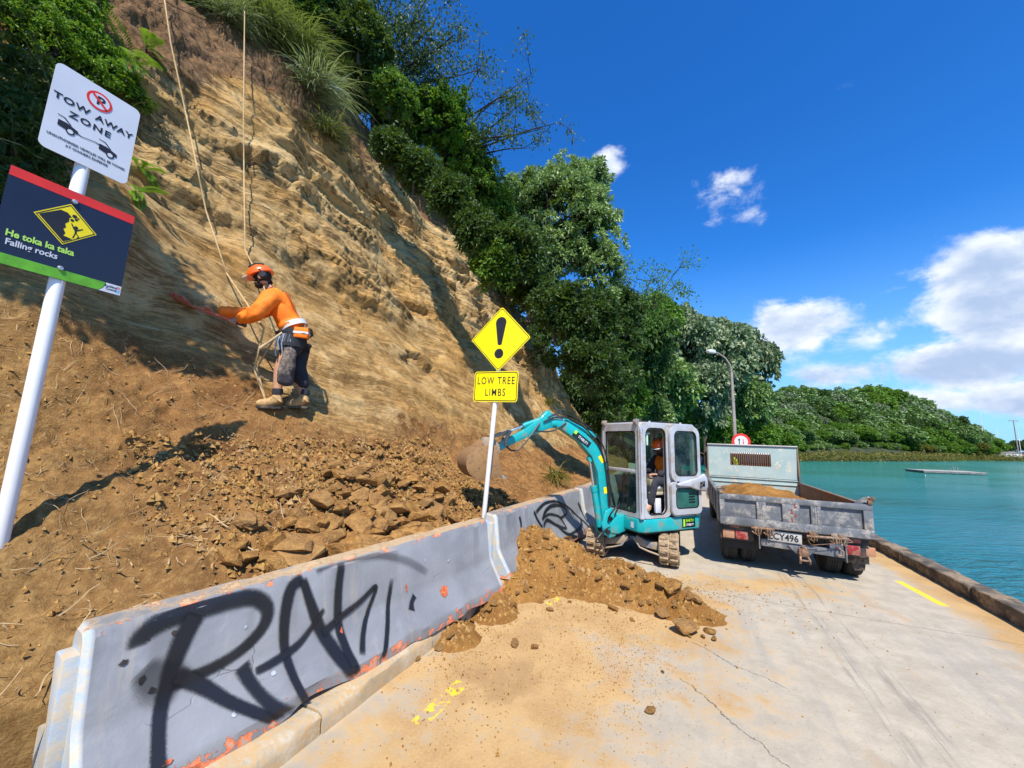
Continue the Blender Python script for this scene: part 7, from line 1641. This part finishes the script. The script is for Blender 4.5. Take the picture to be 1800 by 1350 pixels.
# grove beyond the bend: individual trees with their own look
gr = [((1020, 690), 40, 34, 'dark', 'dark shrubby tree beyond the foot of the cliff, left of the digger cab', 1.3), ((1055, 735), 34, 33, 'dark', 'dark low tree just above the digger cab roof', 1.0), ((1050, 640), 40, 36, 'dark', 'dark tree between the cliff end and the grove', 1.3),
      ((1120, 620), 62, 36, 'dark', 'dark green tree just beyond the end of the cliff', 1.25), ((1092, 560), 40, 33, 'dark', 'shaded upper tree directly behind the overhanging bushy tree', 1.2), ((1085, 700), 50, 32, 'mid', 'low green tree behind the digger cab roof, left one', 1.1),
      ((1150, 570), 48, 42, 'mid', 'mid green tree under the spindly half-bare tree', 1.0), ((1200, 600), 58, 50, 'grey', 'tall grey-green tree at the top of the grove, left of the lamp arm', 1.05), ((1262, 620), 55, 52, 'grey', 'grey-green tree crown right behind the lamp head', 1.1), ((1310, 640), 50, 56, 'grey', 'rounded dark grey-green tree at the right end of the grove', 1.2),
      ((1170, 680), 50, 44, 'poh', 'silvery flecked tree in the middle of the grove', 1.0), ((1235, 690), 52, 47, 'grey', 'broad grey-green tree left of the lamp pole', 1.0), ((1320, 710), 42, 54, 'poh', 'dense tree right of the lamp pole, half way up', 1.0),
      ((1140, 740), 42, 40, 'poh', 'tree seen through the digger cab windows', .9), ((1205, 752), 40, 50, 'mid', 'low bushy tree between digger cab and lamp pole', .9), ((1262, 758), 36, 52, 'mid', 'light green bushy tree behind the round sign', .9), ((1325, 768), 38, 55, 'mid', 'light green bush above the truck headboard', .8), ((1235, 782), 30, 55, 'mid', 'low bank shrub between digger door and truck', .7), ((1375, 778), 30, 58, 'mid', 'bright green bush right of the headboard at the water', .7)]
for i, (c, rp, Yq, kd, lb, asp) in enumerate(gr): far_tree(c[0], c[1], rp, Yq, kd, lb, asp=asp, seed=i)
# headland: rows of crowns from the water up to the skyline
sky_x = [1335, 1370, 1400, 1430, 1460, 1490, 1520, 1545, 1575, 1600, 1630, 1660, 1690, 1715, 1738]; sky_y = [690, 686, 680, 683, 692, 686, 680, 683, 692, 700, 712, 732, 742, 756, 775]
rq = random.Random(77); cnt = 0
for row in range(6):
    x = 1338 + (row % 2)*14
    while x < 1735:
        st_ = np.interp(x, sky_x, sky_y); rp = rq.uniform(20, 38)*(1-.15*row/5)*(1 if x < 1640 else .75); y = st_ + rp*.75 + row*(797-st_-rp)/6.4 + rq.uniform(-4, 4)
        if y < 800:
            ys_ = np.interp(x, [1335, 1420, 1500, 1600, 1740], [66, 80, 92, 104, 122]); Yq = ys_ + 5 + (5-row)*4.5
            kd = rq.choice(['grey', 'poh', 'grey', 'mid', 'poh', 'dark']) if row < 4 else rq.choice(['mid', 'mid', 'poh'])
            if row == 0 and 1485 < x < 1560: kd = 'mid'
            nm = {'grey': 'grey-green', 'poh': 'dull green', 'mid': 'light green', 'dark': 'dark green'}[kd]; lv = ['on the skyline', 'just below the skyline', 'half way up', 'half way down', 'low on the slope', 'at the water'][row]
            far_tree(x, y, rp, Yq, kd, '%s tree crown %s of the wooded headland' % (nm, lv), group='trees covering the headland', asp=.78, seed=cnt); cnt += 1
        x += rp*1.05
x = 1345
while x < 1725:
    rp = rq.uniform(11, 20); ys_ = np.interp(x, [1335, 1420, 1500, 1600, 1740], [66, 80, 92, 104, 122])
    far_tree(x, 795-rp*.35, rp, ys_+2.5, rq.choice(['mid', 'oliv', 'mid', 'poh']), 'low rounded shrub just above the mangroves at the foot of the headland', group='shrubs at the foot of the headland', asp=.7, seed=int(x), shrub=True); x += rp*1.1
for i, (x, y, rp, Yq) in enumerate([(1700, 768, 18, 118), (1725, 772, 13, 120), (1755, 785, 10, 150), (1770, 787, 9, 150), (1788, 784, 11, 150), (1810, 783, 12, 150), (1835, 784, 12, 150), (1742, 790, 8, 146)]):
    far_tree(x, y, rp, Yq, 'dark' if i > 1 else 'poh', ['last tall tree at the right end of the headland', 'small tree falling away to the tip of the headland'][i] if i < 2 else 'low dark tree behind the far boat yard', None if i < 2 else 'low trees at the far yard', .9, i)
# mangrove and salt-marsh fringe at the waterline
r = np.random.default_rng(5); P = []
for i in range(3, len(coast)-2):
    a, b = coast[i], coast[i+1]; L = np.hypot(*(b-a)); n = int(L*150); t = r.random(n); d = (b-a)/L; nrm_ = np.array([d[1], -d[0]]); o_ = r.uniform(-3.0, 1.2, n); q_ = a + (b-a)*t[:, None] + nrm_*o_[:, None]
    hm = .85 + .5*fbm(np.stack([q_[:, 0]*.35, q_[:, 1]*.35, q_[:, 0]*0], -1), 2); P.append(np.column_stack([q_, -.95 + r.random(n)**.8*np.maximum(.45, hm)*2.0]))
P = np.concatenate(P); n = len(P); D = unit(r.normal(size=(n, 3))+np.array([0, 0, .8])); s = r.uniform(.2, .42, n)
tag(link('mangroves', leaf_mesh('mangroves', leaf_verts(P, D, s, s*.4, r), r.random(n), L_olv)), 'olive-brown mangrove fringe along the far waterline', 'mangroves', kind='stuff')
# yard, power pole and masts at the right edge
def pole_at(px, y_top, Y, r, name, label, cat, mat, cross=False, z0=-.9):
    p = PT(px, y_top, Y); o = empty(name, (p.x, p.y, z0), 0, label, cat); mb = MB(); mb.cyl((0, 0, 0), (0, 0, p.z-z0), r, r*.7, 8); mb.build('pole' if cross else 'mast', mat, o)
    if cross: mb = MB(); mb.box((-1.6, -.1, p.z-z0-.5), (1.6, .1, p.z-z0-.2)); mb.build('crossarm', mat, o)
    else: mb = MB(); mb.box((-.9, -.05, (p.z-z0)*.62), (.9, .05, (p.z-z0)*.62+.08)); mb.build('spreader', mat, o)
    return o
pole_at(1781, 738, 140, .20, 'power_pole', 'tall grey power pole with crossarm at the right edge', 'power pole', M_pole, True)
for i, (px, yt) in enumerate([(1722, 722), (1751, 752), (1788, 752)]): pole_at(px, yt, 136+2*i, .09, 'yacht_mast', ['white yacht mast nearest the headland tip', 'short white mast between headland and power pole', 'thin mast just right of the power pole'][i], 'mast', M_white)
c0 = PT(1770, 799, 132)
M_orange = simple('orange_clay_bank', (.42, .17, .07), .9, var=.3, scale=.3)
mb = MB(); vs = []; 
for k in range(26):
    t = k/25.; x = c0.x-9+48*t; y = 128+4*t; h_ = 1.0+.5*math.sin(k*1.7)+.6*math.sin(k*.6); vs += [(x, y, -.6), (x+.3, y+1.2, h_*.8+.6), (x, y+5, h_*.8+.5)]
mb.add(vs, [(3*k+j, 3*k+3+j, 3*k+4+j, 3*k+1+j) for k in range(25) for j in (0, 1)]); tag(mb.build('clay_bank', M_orange), 'orange clay bank at the far yard by the water', 'bank')
for i, (px, w, h_) in enumerate([(1737, 4.2, 2.4), (1755, 5.0, 2.0), (1771, 5.4, 2.0)]):
    p = PT(px, 795, 127); o = empty('boat_shed', (p.x, p.y, -.4), R(-10), ['leftmost small white shed with dark roof at the far yard', 'middle white container shed at the far yard', 'right white container shed in front of the clay bank'][i], 'shed')
    mb = MB(); mb.box((-w/2, -1.2, 0), (w/2, 1.2, h_)); mb.build('wall', simple('white_shed_wall', (.62, .62, .62), .7, var=.1), o)
    mb = MB(); mb.prism([(-w/2-.2, h_), (0, h_+.45), (w/2+.2, h_)], 1, -1.4, 1.4); mb.build('roof', M_frame if i else M_dark, o)
    mb = MB(); mb.box((-.5, -1.23, .1), (.5, -1.19, 1.7)); mb.build('door', M_frame, o)
# swimming pontoon
p = gpt(1660, 832, WZ); PO = empty('pontoon', (p.x, p.y, WZ), R(-14), 'low grey floating pontoon alone on the open water', 'pontoon')
M_deck = simple('pontoon_deck', (.36, .34, .30), .8, var=.2, scale=1.5)
mb = MB()
mb.box((-2.9, -1.5, .05), (2.9, 1.5, .26)); mb.build('float', M_bed, PO, bevel=.03)
for k in range(12):
    mb = MB(); y = -1.52+.253*k; mb.box((-2.95, y, .262), (2.95, y+.235, .31)); mb.build('deck_board', M_deck, PO)
for x in (1.9, 2.3):
    mb = MB(); mb.tube([(x, 1.4, .3), (x, 1.4, .75), (x, 1.7, .8), (x, 1.75, .1)], .03, 6); mb.build('ladder_rail', M_steel, PO)
